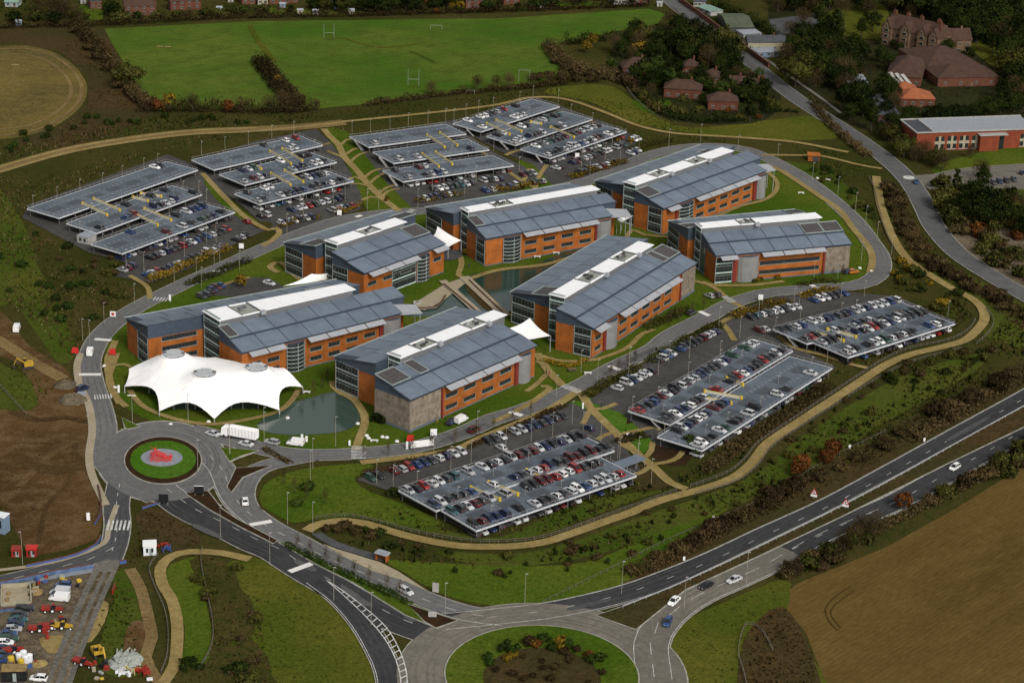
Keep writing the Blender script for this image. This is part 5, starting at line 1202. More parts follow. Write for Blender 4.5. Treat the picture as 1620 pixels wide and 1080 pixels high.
def along(keys, s, n, where, h, wide=1.0, jit=4.0, z=0.0, seed=0):
    """n plants strung unevenly along a line"""
    ln = spline(PX(s), False, 3); rr = random.Random(seed + n + hash_(s))
    for i in range(n):
        p = ln[min(len(ln) - 1, int((i + rr.random()) / n * len(ln)))]; k = rr.choice(keys); cr_, tk, hh = rr.choice(PROT[k]); nm, lab, cat = WORD[k]
        sc = h * rr.uniform(.7, 1.25) / hh; wh = where
        for _ in range(12):       # keep off roads and paths
            jx, jy = p.x + rr.uniform(-jit, jit), p.y + rr.uniform(-jit, jit)
            if clear(jx, jy, 1.3 + .25 * h): break
            p = rr.choice(ln)
        else: continue
        if where.startswith('on the bank above the eastern'): wh += ' near the mini roundabout' if p.y > P(1440, 340).y else ' at its lower end' if p.y < P(1550, 450).y else ' opposite the clearing'
        if where.startswith('in the dark belt') or where.startswith('in the black wood'): wh = ('by' if 'belt' in where else 'above') + (' the halls, smaller' if 'belt' in where else ' the mansion wing, smaller') if sc * hh < h * .97 else wh
        if h <= 2.65:      # knee- to head-high scrub: part of one mass
            SCRUB.append((k, cr_, jx, jy, z, rr.random() * 6.28, sc * wide * rr.uniform(.85, 1.2), sc)); continue
        r = thing(nm, f'{lab} {wh}', cat, (jx, jy, z), rr.random() * 6.28, plural(lab) + ' ' + wh); r.scale = (sc * wide * rr.uniform(.85, 1.2), sc * wide * rr.uniform(.85, 1.2), sc)
        link('crown', cr_, r); link('trunk', tk, r)
def hedge(s, h, wd, mat, label, z=0.0, dens=16, leaf=.42, wob=.45, name='hedge'):
    ln = spline(PX(s), False, 1.0); r = np.random.RandomState(hash_(s)); L_ = sum((ln[i + 1] - ln[i]).length for i in range(len(ln) - 1)); n = int(L_ * dens * max(1, wd / 2)); b = ln[len(ln) // 2]
    idx = r.randint(0, len(ln) - 1, n); base = np.array([(p.x, p.y, 0) for p in ln])[idx]; lump = 1 + wob * np.sin(idx * .45 + r.rand() * 6) + wob * .7 * np.sin(idx * 1.3)
    a = r.rand(n) * math.pi; q = base + np.stack([np.cos(a * 2) * wd / 2 * r.rand(n) ** .5, np.sin(a * 2) * wd / 2 * r.rand(n) ** .5, np.zeros(n)], 1); hh = h * lump * (1 - .45 * (np.hypot(q[:, 0] - base[:, 0], q[:, 1] - base[:, 1]) / (wd / 2)) ** 2)
    q[:, 2] = hh * (1 - .75 * r.rand(n) ** 1.6); V, F = leaves(q, leaf, r, q.mean(0) - np.array([0, 0, 60]), .2); V[:, :2] -= np.array([b.x, b.y])
    rt = thing(name, label, 'hedge', (b.x, b.y, z)); arr('foliage', V, F, mat, parent=rt)
    m = MB(); 
    for i in range(0, len(ln) - 1, 4): p = ln[i]; m.cyl(p.x - b.x, p.y - b.y, 0, h * .7, .12, .05, 'bark', 4)
    m.obj('stems', rt, kind='stuff')
# --- field hedges
hedge('-20,46 60,44 165,41 300,33 400,29 560,26 700,22 810,19 920,15 1030,10', 3.2, 4.5, 'leaf_purple', 'long dark clipped hedge between the back gardens and the playing field', dens=14)
hedge('118,42 140,65 165,92 185,115 210,150 235,172', 4.5, 8, 'leaf_brown', 'ragged brown hedge climbing between the stubble field and the playing field')
hedge('225,178 280,176 340,176 400,178 450,178 500,176', 5.0, 7, 'leaf_purple', 'tall brown hedge along the foot of the playing field above the dirt track')
hedge('410,100 425,118 440,138 455,155 470,172', 5.0, 10, 'leaf_purple', 'broad purple-brown hedge jutting up into the playing field')
hedge('580,167 640,160 700,152 780,145 860,138 900,132', 2.6, 4, 'leaf_brown', 'thin brown hedge below the rugby posts')
hedge('868,76 880,92 900,108 930,120 960,124 985,130', 4.5, 9, 'leaf_brown', 'ragged brown hedge round the corner of the playing field by the houses')
hedge('893,72 940,66 1000,62 1050,56', 4.5, 5, 'leaf_dark', 'tall dark evergreen hedge behind the large hipped-roof house')
hedge('1000,906 1040,892 1105,857 1172,819 1240,779 1300,744', 1.6, 8, 'leaf_purple', 'continuous dark brown scrub belt along the bank above the dual carriageway', dens=7, name='scrub_belt')
hedge('1440,695 1500,663 1560,630 1640,585', 1.6, 8, 'leaf_brown', 'low brown scrub belt on the eastern end of the bracken bank', dens=6, name='scrub_belt')
hedge('1290,892 1360,855 1430,818 1510,778 1600,728', 1.6, 5, 'leaf_brown', 'low brown scrub belt at the edge of the ploughed field', dens=7, name='scrub_belt')
hedge('1050,182 1080,190 1120,193 1160,192 1180,188', 3.0, 5, 'leaf_dark', 'dark evergreen garden hedge below the brick houses')
hedge('1130,10 1160,22 1185,35 1205,45 1225,58', 4.5, 6, 'leaf_dark', 'dark evergreen hedge beyond the green-roofed shed')
hedge('985,130 1010,150 1030,170 1048,182', 2.4, 4, 'leaf_brown', 'thin hedge along the garden fence above the grassy slope')
hedge('1215,180 1235,177 1265,179', 2.4, 3, 'leaf_dark', 'row of small dark conifers by the road embankment')
hedge('1285,165 1310,195 1340,222 1375,250', 2.5, 5, 'leaf_brown', 'brown roadside hedge below the town road')
# --- ornamental beds on the campus
for i_, (s_, mt, h_, wd, lb) in enumerate((
    ('240,445 275,430 310,415 345,400 362,393', 'leaf_gold', 1.7, 5, 'low golden hedge below the western car park'), ('300,450 330,440 365,425 395,412', 'leaf_olive', 1.4, 5, 'olive verge hedge between the ring road and the tent-block yard'),
    ('445,360 470,352 505,346', 'leaf_gold', 1.7, 4, 'low golden hedge below the half-full deck'), ('530,338 560,330 572,327', 'leaf_gold', 1.7, 4, 'short golden hedge beside the central footpath bays'),
    ('662,322 700,314 730,309', 'leaf_gold', 1.7, 4, 'low golden hedge below the sparse deck'), ('785,304 830,296 860,291', 'leaf_gold', 1.7, 4, 'rust and gold hedge above the long white roof strip'),
    ('905,282 940,272 975,262 992,257', 'leaf_gold', 1.8, 5, 'golden hedge beside the far office block'), ('1000,238 1020,232 1060,222', 'leaf_olive', 1.6, 5, 'olive hedge bank behind the far office block'),
    ('1030,572 1060,555 1100,535 1125,522 1140,512', 'leaf_olive', 1.9, 5, 'long olive hedge between the curved road and the ground row'), ('930,628 950,615 985,597 1012,585', 'leaf_olive', 1.8, 5, 'olive hedge behind the footpath bays'),
    ('1160,503 1190,495 1225,484 1248,478', 'leaf_gold', 1.8, 6, 'yellow hedge above the ground row by the winding path'), ('1270,470 1295,463 1330,460', 'leaf_gold', 1.6, 5, 'yellow hedge beside the kerbside row near the turning head'),
    ('1025,520 1060,503 1090,490', 'leaf_olive', 1.6, 6, 'olive shrub bed along the front of the long curved-road block'), ('860,572 900,580 930,570', 'leaf_gold', .9, 3, 'thin yellow shrubs at the corner of the curved-road block'),
    ('580,752 620,740 680,726 720,716', 'leaf_purple', 1.1, 4, 'dark purple shrub strip behind the grass-side row'), ('745,708 800,686 850,662 895,642', 'leaf_purple', 1.0, 3, 'dark shrub strip beside the path-side row'),
    ('1265,452 1300,447 1330,447', 'leaf_olive', 1.2, 4, 'olive shrub bed outside the strip-window block'), ('980,700 1010,692 1022,690', 'leaf_purple', 1.0, 5, 'dark shrub bed at the stairs of the half-empty deck'),
    ('1120,745 1180,700 1250,655 1310,610', 'leaf_brown', 1.5, 7, 'brown shrub bank in front of the half-empty deck'), ('420,712 460,735', 'leaf_brown', .5, 3, 'low brown planting on the slip road island'),
    ('455,865 520,898 600,935 650,958', 'leaf_green', 1.2, 3.2, 'clipped green hedge on the central strip of the link road'))):
    hedge(s_, h_, wd, mt, lb, z=.25, dens=15, leaf=.36)
# --- trees
WD = 'on the bracken bank above the dual carriageway'
W1 = 'in the dark woodland round the mansion'
plants('evergreen', '1290,75,10 1305,66,12 1318,88,12 1330,98,10 1348,97,12 1365,96,9 1300,110,9 1500,92,9 1530,100,8 1500,28,13 1522,34,14 1545,40,14 1570,46,15 1592,52,14 1612,60,13 1560,20,14 1590,25,14 1620,32,14 1480,12,12 1455,5,12 1610,12,13 1398,8,11 1350,5,12 1310,8,12 1275,12,12 1412,76,4 1424,80,4 1390,72,4 1560,64,10 1585,70,12 1618,80,12 1240,12,12', W1)
plants('conifer', '1331,173,12 1378,207,13 1308,60,14 1322,50,13 1296,45,13', 'between the town road and the mansion grounds')
plants('evergreen', '1438,196,9 1478,203,10 1496,200,10 1515,196,9 1538,191,9 1560,186,10 1582,182,10 1604,178,10 1618,174,9', 'in the dark row behind the modern brick school', wide=1.1)
plants('olive', '1258,138,15 1242,125,12 1275,120,12 1595,126,15 1612,118,13 1300,128,10 1322,140,8 1335,122,8', 'on the edge of the mansion grounds', wide=1.15)
plants('bare', '1345,135,9 1360,125,8 1290,140,10 1270,45,12 1250,60,10 1330,30,12 1375,25,10 1230,20,10 1440,28,9 1600,100,12', 'among the evergreens of the mansion grounds')
plants('column', '1369,33,7 1510,318,14 1286,95,9', 'standing alone in the school and mansion lawns')
plants('conifer', '1553,306,12 1600,330,9', 'beside the school drive', wide=1.1); plants('evergreen', '1526,345,10 1562,352,13 1545,360,11 1580,358,10', 'in the dark clump below the school drive', wide=1.2)
plants('bare', '1462,250,9 1475,262,9 1490,270,9 1448,255,8 1550,285,10 1535,250,7', 'in front of the modern brick school'); plants('olive', '1410,225,8 1425,240,8 1438,245,7', 'at the corner of the modern brick school')
plants('evergreen', '1255,95,12 1268,80,13 1282,100,12 1300,122,11 1318,112,12 1340,110,10 1380,50,11 1395,100,9 1405,112,8 1440,20,14 1465,22,14 1490,45,12 1545,70,12 1570,85,12 1600,95,13 1625,105,12 1515,60,13 1535,55,14 1600,140,11 1620,150,11 1590,160,10 1355,160,9 1365,185,9 1345,190,8 1400,190,9 1410,205,9 1430,205,8', W1)
plants('conifer', '1505,40,16 1530,28,16 1580,35,17 1610,45,16 1550,10,16 1620,90,15 1475,32,14 1325,70,14 1362,60,12', W1)
plants('evergreen', '985,92,9 1010,108,8 1046,128,8 1072,140,7 1098,134,8 1140,120,9 1150,136,8 1165,118,7 1172,160,6 1190,165,7 1110,165,5 1036,140,6 1005,130,6 1128,158,6 1195,140,6 1210,150,7 1085,100,11 1115,95,10 1100,60,11 1075,55,11', 'round the brick houses by the playing field')
plants('bare', '1000,95,8 1145,112,10 1165,130,9 1060,140,7 1185,130,8 1090,150,7 1140,165,6 1030,150,7', 'round the brick houses by the playing field')
W2 = 'among the brick houses by the playing field'
plants('bare', '972,84,11 1120,108,13 1135,95,11 1100,75,12 1150,95,10 1060,45,12', W2); plants('evergreen', '1040,92,10 1062,84,11 1080,75,11 1092,95,10 1055,110,8 1022,95,9 1068,122,9 1110,122,7', W2)
plants('gold', '928,84,7 937,76,7 1014,92,9 1096,92,9', W2); plants('green', '1040,112,7 1030,92,6 1000,78,6 1180,120,5 1200,125,5', W2); plants('conifer', '1186,192,11 1207,188,10 1130,190,5 1050,166,4 1148,150,5', W2)
plants('bush_olive', '1030,165,4 1040,175,4 1060,178,4 1080,182,3 1018,155,4 1105,178,3 1170,190,3 1080,160,3 1215,165,4 1225,172,4', 'in the gardens of the brick houses'); plants('bush_purple', '1000,140,4 985,128,5 992,134,5', 'by the garden fence below the hipped-roof house')
plants('russet', '1152,180,3 1205,130,3 1200,190,3', W2); plants('green', '965,108,5 970,112,4', W2)
W3 = 'in the back gardens beyond the playing field'
plants('bare', '80,30,16 95,32,14 105,30,13 60,20,10 125,35,9 440,22,5 395,18,4', W3); plants('evergreen', '88,42,8 172,26,8 180,28,8 520,16,7 505,14,6 590,20,8 605,22,9 620,20,9 642,16,10 655,18,9 560,16,8 575,18,8 690,14,7 460,20,4 915,8,8 925,6,8 860,12,4 1000,8,4', W3)
plants('gold', '715,18,5 728,17,5', W3); plants('russet', '725,8,5 675,12,4 690,22,3', W3); plants('olive', '740,5,7 700,5,7 950,3,7 30,30,5 50,35,5 255,28,4 360,18,4 380,20,4', W3); plants('green', '372,20,4 385,22,4 550,22,3 730,20,3', W3)
plants('olive', '203,140,11', 'bulging from the hedge beside the playing field', wide=1.35); plants('gold', '268,172,7 440,135,5', 'in the hedge at the foot of the playing field'); plants('russet', '250,178,6 360,178,6', 'in the hedge at the foot of the playing field')
plants('bare', '305,178,9 380,178,8 425,178,9 445,176,10 470,172,9 500,174,6 682,150,8 755,142,8 785,140,8 805,138,7 840,138,7 870,136,7 890,130,6', 'rising from the playing-field hedges')
plants('bush_brown', '120,52,4 140,80,4 155,95,4 170,112,4 190,140,5 210,150,5 220,160,5 235,168,5 880,100,4 895,112,4 915,120,4 935,122,4 955,125,4 850,128,4 870,125,4 890,126,4 912,128,4 940,130,4', 'in the ragged playing-field hedges')
along(['evergreen', 'bare', 'evergreen', 'olive', 'conifer'], '1000,70 1040,78 1075,85 1110,100 1140,90 1160,112', 26, 'in the thick wood behind the brick houses', 12, 1.0, 9)
along(['evergreen', 'bare', 'green', 'bush_dark'], '1035,130 1070,142 1100,140 1115,150 1140,152 1165,160 1200,158', 28, 'in the gardens between the brick houses', 7.5, .95, 6)
along(['evergreen', 'evergreen', 'bare', 'conifer'], '1245,110 1265,90 1290,100 1320,120 1345,140 1370,160 1390,180', 34, 'in the dark belt between the town road and the halls', 11, 1.05, 12)
along(['evergreen', 'conifer', 'evergreen', 'bare'], '1480,20 1520,40 1560,50 1600,60 1640,70', 34, 'in the black wood above the mansion wing', 13, 1.1, 14)
along(['evergreen', 'bare', 'olive'], '1225,8 1260,18 1300,25 1340,10 1390,15 1440,10', 24, 'along the top of the mansion park', 11, 1.0, 9)
along(['evergreen', 'evergreen', 'bare'], '1590,100 1620,130 1600,155 1630,170', 14, 'beside the gable of the long tiled hall', 10, 1.1, 6)
along(['evergreen', 'olive', 'bare', 'bush_dark'], '500,14 560,16 620,14 680,12 740,12', 22, 'in the thick back gardens above the football goal', 6, 1.0, 4)
along(['olive', 'bare', 'bush_olive', 'bush_dark'], '10,34 60,32 120,30 180,32 260,28 330,24 420,22', 24, 'in the back gardens beside the terraces', 4.5, 1.0, 4)
along(['bare', 'bush_dark', 'evergreen'], '780,16 840,12 900,8 960,8', 12, 'in the back gardens by the far corner', 5, 1.0, 3)
along(['bare', 'olive', 'evergreen'], '1405,215 1420,235 1445,252 1470,262 1500,275', 16, 'in the tangle below the modern brick school', 7, 1.0, 5)
along(['evergreen', 'bare', 'olive'], '1520,330 1560,335 1600,345 1640,380', 16, 'in the dark clump below the school drive', 9, 1.1, 9)
# roadside scrub by the eastern path and the dual carriageway
along(['bush_brown', 'bush_brown', 'bush_purple', 'bare'], '1414,300 1426,345 1444,388 1476,420 1516,448 1566,473 1640,508', 46, 'on the bank above the eastern gravel path', 3.1, 1.1, 4)
along(['bush_brown', 'bush_purple', 'bush_brown'], '1412,300 1425,350 1450,398 1492,434 1555,470 1640,512', 24, 'on the bank above the eastern gravel path', 2.8, 1.1, 3, seed=5)
along(['bush_brown', 'bush_olive'], '1486,302 1508,340 1540,380 1580,412 1640,445', 20, 'on the far bank of the town road', 5.5, 1.0, 8)
along(['bush_russet', 'bush_brown', 'bush_olive'], '1490,315 1510,330 1545,345 1575,375', 12, 'on the scrubby bank below the school', 4, 1, 9)
plants('bush_purple', '1475,657,4.5 1497,666,4.5 1485,650,4 1535,634,4.5 1528,640,4 1577,616,4.5 1583,606,4 1240,783,4.5 1225,790,4 1255,775,4 1127,845,4.5 1110,852,4 1140,838,4 1095,862,3.5', WD); plants('bush_brown', '1450,692,4 1400,712,3.5 1362,730,3.5 1212,802,3.5 1170,825,3.5 1075,872,3.5 1040,885,3 1000,905,2.5 1300,760,3 1330,745,3 1425,690,3 1510,648,3.5 1555,628,3 1600,598,3.5', WD)
plants('russet', '1316,724,6 1305,735,5 1268,744,5 1262,752,4.5', WD); plants('russet', '1428,806,5.5', 'between the dual carriageway and the ploughed field')
along(['bush_brown', 'bush_olive', 'bush_purple'], '1250,910 1310,880 1365,845 1440,812 1520,772 1600,725 1640,702', 30, 'between the dual carriageway and the ploughed field', 3.8, 1.0, 4); plants('bare', '1335,872,7 1350,862,7 1365,850,8 1385,845,7 1258,912,5', 'between the dual carriageway and the ploughed field')
along(['bush_olive', 'bush_brown', 'bush_dark', 'bush_brown'], '1330,640 1420,600 1520,570 1590,560', 26, 'in the meadow belt outside the gravel path', 2.4, .9, 9); along(['bush_olive', 'bush_brown', 'bush_brown'], '820,885 930,880 1040,830 1150,785 1240,720 1320,670', 30, 'in the meadow belt outside the gravel path', 1.7, 1.0, 10)
along(['bush_dark', 'bush_green', 'bush_dark'], '700,878 780,885 850,880 1000,840 1150,780 1260,725 1370,650 1480,590', 40, 'in the meadow belt outside the gravel path', 1.6, .55, 12, seed=3)
along(['bush_dark', 'bush_dark', 'bush_green'], '20,240 60,215 130,195 210,190 300,190 400,190', 26, 'on the bank above the dirt track', 2.2, .9, 7); along(['bush_dark', 'bush_green'], '40,370 80,430 60,480 110,500 150,470 130,420', 20, 'on the western hillside', 2.2, .9, 14); along(['bush_brown', 'bush_olive'], '130,400 160,430 190,470 200,500 150,520', 18, 'on the western hillside', 2, .9, 9)
along(['bush_dark', 'bush_olive', 'bush_green'], '1245,275 1300,270 1345,310 1375,350 1395,395', 24, 'on the grass bank beside the eastern ring road', 2.2, .9, 8); along(['bush_olive', 'bush_dark', 'bush_gold'], '1405,400 1440,430 1480,460 1520,480 1480,495', 20, 'inside the bend of the eastern gravel path', 2.6, 1, 9)
along(['bush_gold', 'bush_olive'], '860,175 900,190 960,215 1000,222', 12, 'below the bend of the yellow path', 1.8, .9, 5); along(['bush_brown', 'bush_dark', 'bush_brown'], '520,835 580,845 650,862 700,872', 18, 'beside the western end of the perimeter path', 2, .9, 4); along(['bush_olive', 'bush_brown'], '310,895 350,925 385,975 390,1000', 8, 'in the scrub bed beside the left footpath', 2, 1, 6)
along(['bush_brown', 'bush_dark', 'bush_olive'], '290,1075 340,1060 400,1050 425,1070', 8, 'in the scrub at the foot of the left meadow', 2.4, 1.1, 6); plants('bush_green', '487,775,3 470,800,2.5', 'alone on the lawn inside the slip road'); plants('bush_dark', '596,666,2.5 604,669,2.2 622,784,2.5', 'at the foot of the timber-clad corner and its lawn')
plants('gold', '381,455,5 545,340,3 612,320,2.5', 'beside the ring road behind the tent block'); plants('gold', '737,405,3 1180,672,3', 'among the campus paths'); plants('green', '1092,712,5 1105,722,4', 'at the southern corner of the half-empty deck')
along(['bush_russet', 'bush_gold', 'bush_dark', 'bush_green', 'bush_purple'], '785,1050 810,1030 860,1022 910,1030 940,1055', 22, 'in the shrub bed of the large roundabout', 1.9, .9, 3, z=.6); along(['bush_purple', 'bush_brown'], '800,1060 860,1055 920,1065', 14, 'in the shrub bed of the large roundabout', 1.4, 1.1, 6, z=.6)
along(['bush_olive', 'bush_gold'], '1180,450 1200,446 1235,442', 6, 'outside the strip-window block', 1.3, .9, 2, z=.2)
_by = {}
for k, me_, x, y, z, a, sx, sz in SCRUB:
    n = len(me_.vertices); V = np.empty(n * 3, np.float32); me_.vertices.foreach_get('co', V); V = V.reshape(-1, 3); c, s = math.cos(a), math.sin(a)
    _by.setdefault(me_.materials[0].name, []).append(np.c_[(V[:, 0] * c - V[:, 1] * s) * sx + x, (V[:, 0] * s + V[:, 1] * c) * sx + y, V[:, 2] * sz + z])
for k, q in _by.items():
    V = np.concatenate(q); arr('scrub', V, np.arange(len(V)).reshape(-1, 4), k, kind='stuff', label='low scattered scrub in the meadow belts and banks', cat='scrub')
# slender young street trees
SAP = twigs(5.5, .9, 170, 5, .05); SAPM = arr('crown', *SAP, 'leaf_brown'); mm_ = MB(); mm_.cyl(0, 0, 0, 3.6, .07, .03, 'bark', 4); SAPT = mm_.mesh('trunk')
def saplings(s, n, where, z=.3):
    ln = spline(PX(s), False, 1)
    for i in range(n):
        p = ln[int((i + .5) / n * len(ln))]; r = thing('young_tree', f'slender leafless young tree {where}', 'tree', (p.x, p.y, z), i, f'slender young trees {where}'); link('crown', SAPM, r); link('trunk', SAPT, r)
saplings('462,868 520,895 600,930 640,950', 8, 'on the central strip of the link road', .5); saplings('560,728 640,718 740,695 850,655', 9, 'beside the path behind the packed near deck'); saplings('470,640 510,615 520,600', 4, 'beside the tent pond'); saplings('1050,520 1090,500 1140,478', 5, 'along the curved road'); saplings('960,600 1010,570', 4, 'along the curved road')
saplings('440,760 480,790 530,800', 4, 'on the lawn inside the slip road'); saplings('1290,445 1340,440', 3, 'outside the strip-window block')

# --- ground cover: tufts, saplings in grass, too many to count
def pip(pts, poly):
    x, y = pts[:, 0], pts[:, 1]; c = np.zeros(len(pts), bool); n = len(poly)
    for i in range(n):
        x1, y1 = poly[i]; x2, y2 = poly[i - 1]
        if y1 == y2: continue
        c ^= ((y1 > y) != (y2 > y)) & (x < (x2 - x1) * (y - y1) / (y2 - y1) + x1)
    return c
ox_, oy_, GN = -700, -500, 1800
GRID = np.zeros((1400, GN), bool)
for ln, wd in ROADS:
    r = int(wd / 2 + 1.6)
    for p in ln:
        i, j = int(p.x - ox_), int(p.y - oy_)
        if 0 <= i < 1400 and 0 <= j < GN: GRID[max(0, i - r):i + r + 1, max(0, j - r):j + r + 1] = True
NOGO = [q for n_, q in AREAS if n_ in ('car_park', 'pond', 'terrace', 'construction_site', 'lay_by', 'forecourt', 'school_yard', 'sports_court')]
_n = [0]
def tufts(s, dens, h, mat, wd=.5, ragged=True, k=3, lab=None, poly=None):
    dens *= 1.45; h *= .72; wd *= .66
    poly = np.array([(p.x, p.y) for p in PX(s)]) if poly is None else poly; lo, hi = poly.min(0), poly.max(0); _n[0] += 1; r = np.random.RandomState(_n[0] * 13)
    n = int((hi - lo).prod() * dens); q = lo + r.rand(n, 2) * (hi - lo); q = q[pip(q, poly)]
    if ragged:   # drifts rather than an even carpet
        f = np.sin(q[:, 0] * .11 + 2 * np.sin(q[:, 1] * .05)) + np.sin(q[:, 1] * .09 + 1.7 * np.sin(q[:, 0] * .06 + 1)); q = q[r.rand(len(q)) < .45 + .28 * f]
    i, j = (q[:, 0] - ox_).astype(int), (q[:, 1] - oy_).astype(int); ok = (i >= 0) & (i < 1400) & (j >= 0) & (j < GN); q, i, j = q[ok], i[ok], j[ok]; q = q[~GRID[i, j]]
    for a in NOGO:
        if len(q): q = q[~pip(q, a)]
    m = len(q); c = np.repeat(np.c_[q, np.zeros(m)], k, 0); hh = np.repeat(h * (.45 + r.rand(m) ** 1.5), k)[:, None]; a = r.rand(len(c)) * 6.28; d = np.stack([np.cos(a), np.sin(a), a * 0], 1); t = np.stack([-np.sin(a), np.cos(a), a * 0], 1)
    w_ = wd * (.6 + .8 * r.rand(len(c), 1)); top = c + d * w_ * .7 + np.array([0, 0, 1]) * hh * (.7 + .5 * r.rand(len(c), 1))
    V = np.stack([c - t * w_ - d * .1, c + t * w_ - d * .1, top], 1).reshape(-1, 3); V[:, 2] += .03
    arr('undergrowth', V, np.arange(len(V)).reshape(-1, 3), mat, kind='stuff', label=lab or 'rough tufts of grass and weeds', cat='undergrowth')
HILL = '-10,235 60,225 160,205 300,195 480,190 560,205 520,215 400,215 250,240 60,320 30,350 140,415 190,440 230,470 140,540 110,560 40,500 -10,470'
tufts(HILL, .10, 1.0, 'tuft_straw', .45, lab='straw-coloured tufts and young plants on the hillside by the western decks'); tufts(HILL, .30, .9, 'tuft_brown', .6); tufts(HILL, .22, .8, 'tuft_green', .6)
BELT = '500,815 640,835 760,850 900,840 1010,790 1085,770 1180,720 1240,660 1340,590 1500,525 1540,500 1500,460 1420,400 1410,470 1510,512 1340,575 1120,725 1040,775 1000,750 760,852 640,800'
tufts(BELT, .35, .9, 'tuft_green', .6, lab='rough green growth between the decks and the perimeter path'); tufts(BELT, .22, .9, 'tuft_brown', .6)
BELT2 = '520,850 640,868 780,885 900,870 1000,830 1110,790 1200,745 1290,670 1390,600 1470,565 1560,545 1590,500 1640,520 1640,590 1500,640 1300,745 1150,805 1000,865 860,892 740,895 640,890'
tufts(BELT2, .40, 1.0, 'tuft_green', .6, lab='deep green meadow growth outside the perimeter path'); tufts(BELT2, .22, .9, 'tuft_brown', .6); tufts(BELT2, .03, 1.1, 'tuft_straw', .4); tufts(BELT2, .035, 2.0, 'leaf_dark', .8, k=5, lab='tiny dark saplings dotted through the meadow belt'); tufts(BELT, .03, 2.0, 'leaf_dark', .8, k=5, lab='tiny dark saplings dotted between the decks and the path')
BANK = '900,960 1000,918 1130,850 1260,765 1400,690 1640,555 1640,605 1420,728 1220,832 1000,930'
tufts(BANK, .55, .9, 'tuft_brown', .7, lab='brown bracken on the bank above the dual carriageway'); tufts(BANK, .10, .9, 'tuft_green', .6)
tufts('1190,985 1240,960 1285,1035 1298,1120 1180,1120', .5, .8, 'tuft_brown', .6, False); tufts('1050,1005 1140,955 1235,925 1240,985 1180,1000 1180,1100 1060,1100', .2, .5, 'tuft_green', .5)
tufts('300,886 350,884 390,935 410,985 440,1100 262,1100 330,1050 335,960', .3, .8, 'tuft_brown', .6); tufts('300,886 350,884 390,935 410,985 440,1100 262,1100 330,1050 335,960', .3, .7, 'tuft_green', .6); tufts('215,815 260,805 320,850 300,868 235,872 215,900 190,900 205,860', .5, .8, 'tuft_brown', .6, False); tufts('160,905 215,900 245,1000 250,1080 150,1060', .4, .7, 'tuft_green', .6)
tufts('100,80 130,45 165,50 240,178 180,212 60,222 132,180 143,140', .3, .9, 'tuft_brown', .7); tufts('180,185 500,180 880,140 1000,170 1110,205 1340,235 1330,250 1100,222 900,172 560,192 300,205 100,235', .3, .8, 'tuft_green', .6); tufts('180,185 500,180 880,140 700,172 480,195 300,200', .2, .9, 'tuft_brown', .6)
tufts('520,200 840,160 1000,205 1010,240 1200,225 1380,260 1405,400 1370,370 1250,262 1100,225 960,200 860,158 700,190', .25, .8, 'tuft_green', .6); tufts('560,205 830,165 1000,205 1020,230 960,205 860,165 720,188', .15, .9, 'tuft_brown', .6)
tufts('1395,280 1435,300 1455,360 1500,410 1640,485 1640,540 1560,480 1430,405', .5, 1.1, 'tuft_brown', .8, False); tufts('1460,290 1560,330 1640,380 1640,460 1560,430 1480,350', .3, 1.0, 'tuft_brown', .7)
tufts('1230,60 1400,20 1640,40 1640,190 1420,215 1300,180 1240,140', .12, .9, 'tuft_brown', .8); tufts('960,130 1060,190 1200,195 1230,170 1180,100 1060,60 960,70', .18, .9, 'tuft_green', .7); tufts('0,30 300,20 800,10 1040,0 1040,-20 0,-20', .12, 1.0, 'tuft_green', .8)
tufts('412,778 480,742 575,733 700,828 560,815 465,828', .10, .4, 'tuft_green', .4); tufts('345,930 385,884 480,912 588,1000 612,1100 420,1100', .22, .35, 'tuft_green', .45)
tufts('0,555 100,600 60,640 -20,620', .35, .8, 'tuft_green', .6); tufts('0,610 140,650 150,830 40,860 -20,800', .04, .6, 'tuft_brown', .5)
# ================================================================== houses, school, mansion, sheds
lined('house_brick', (.115, .045, .026), (.075, .032, .02), 'Z', 3.0, rough=.9, noise=.2, nscale=.5); lined('red_brick', (.105, .036, .021), (.07, .027, .017), 'Z', 2.4, rough=.9, noise=.25); lined('school_brick', (.19, .043, .018), (.14, .033, .015), 'Z', 1.6, rough=.9, noise=.18)
lined('roof_tile', (.060, .032, .021), (.036, .02, .014), 'Z', 2.2, rough=.9, noise=.22, nscale=.35); lined('roof_slate', (.055, .058, .068), (.04, .042, .05), 'Z', 2.2, rough=.7, noise=.2); lined('roof_orange', (.27, .085, .034), (.2, .06, .026), 'Z', 2.0, rough=.85, noise=.15)
lined('roof_green', (.07, .085, .05), (.055, .065, .04), 'X', 1.5, rough=.8, noise=.25); flat('render_cream', (.30, .27, .19), .85); flat('render_white', (.30, .30, .28), .8); flat('mansion_stone', (.135, .082, .048), .9, var=.25, scale=.7); flat('flat_roof', (.24, .26, .29), .7, var=.1); flat('panel_blue', (.16, .22, .30), .6); flat('wood', (.14, .10, .06), .9); flat('roof_patina', (.17, .26, .22), .7)
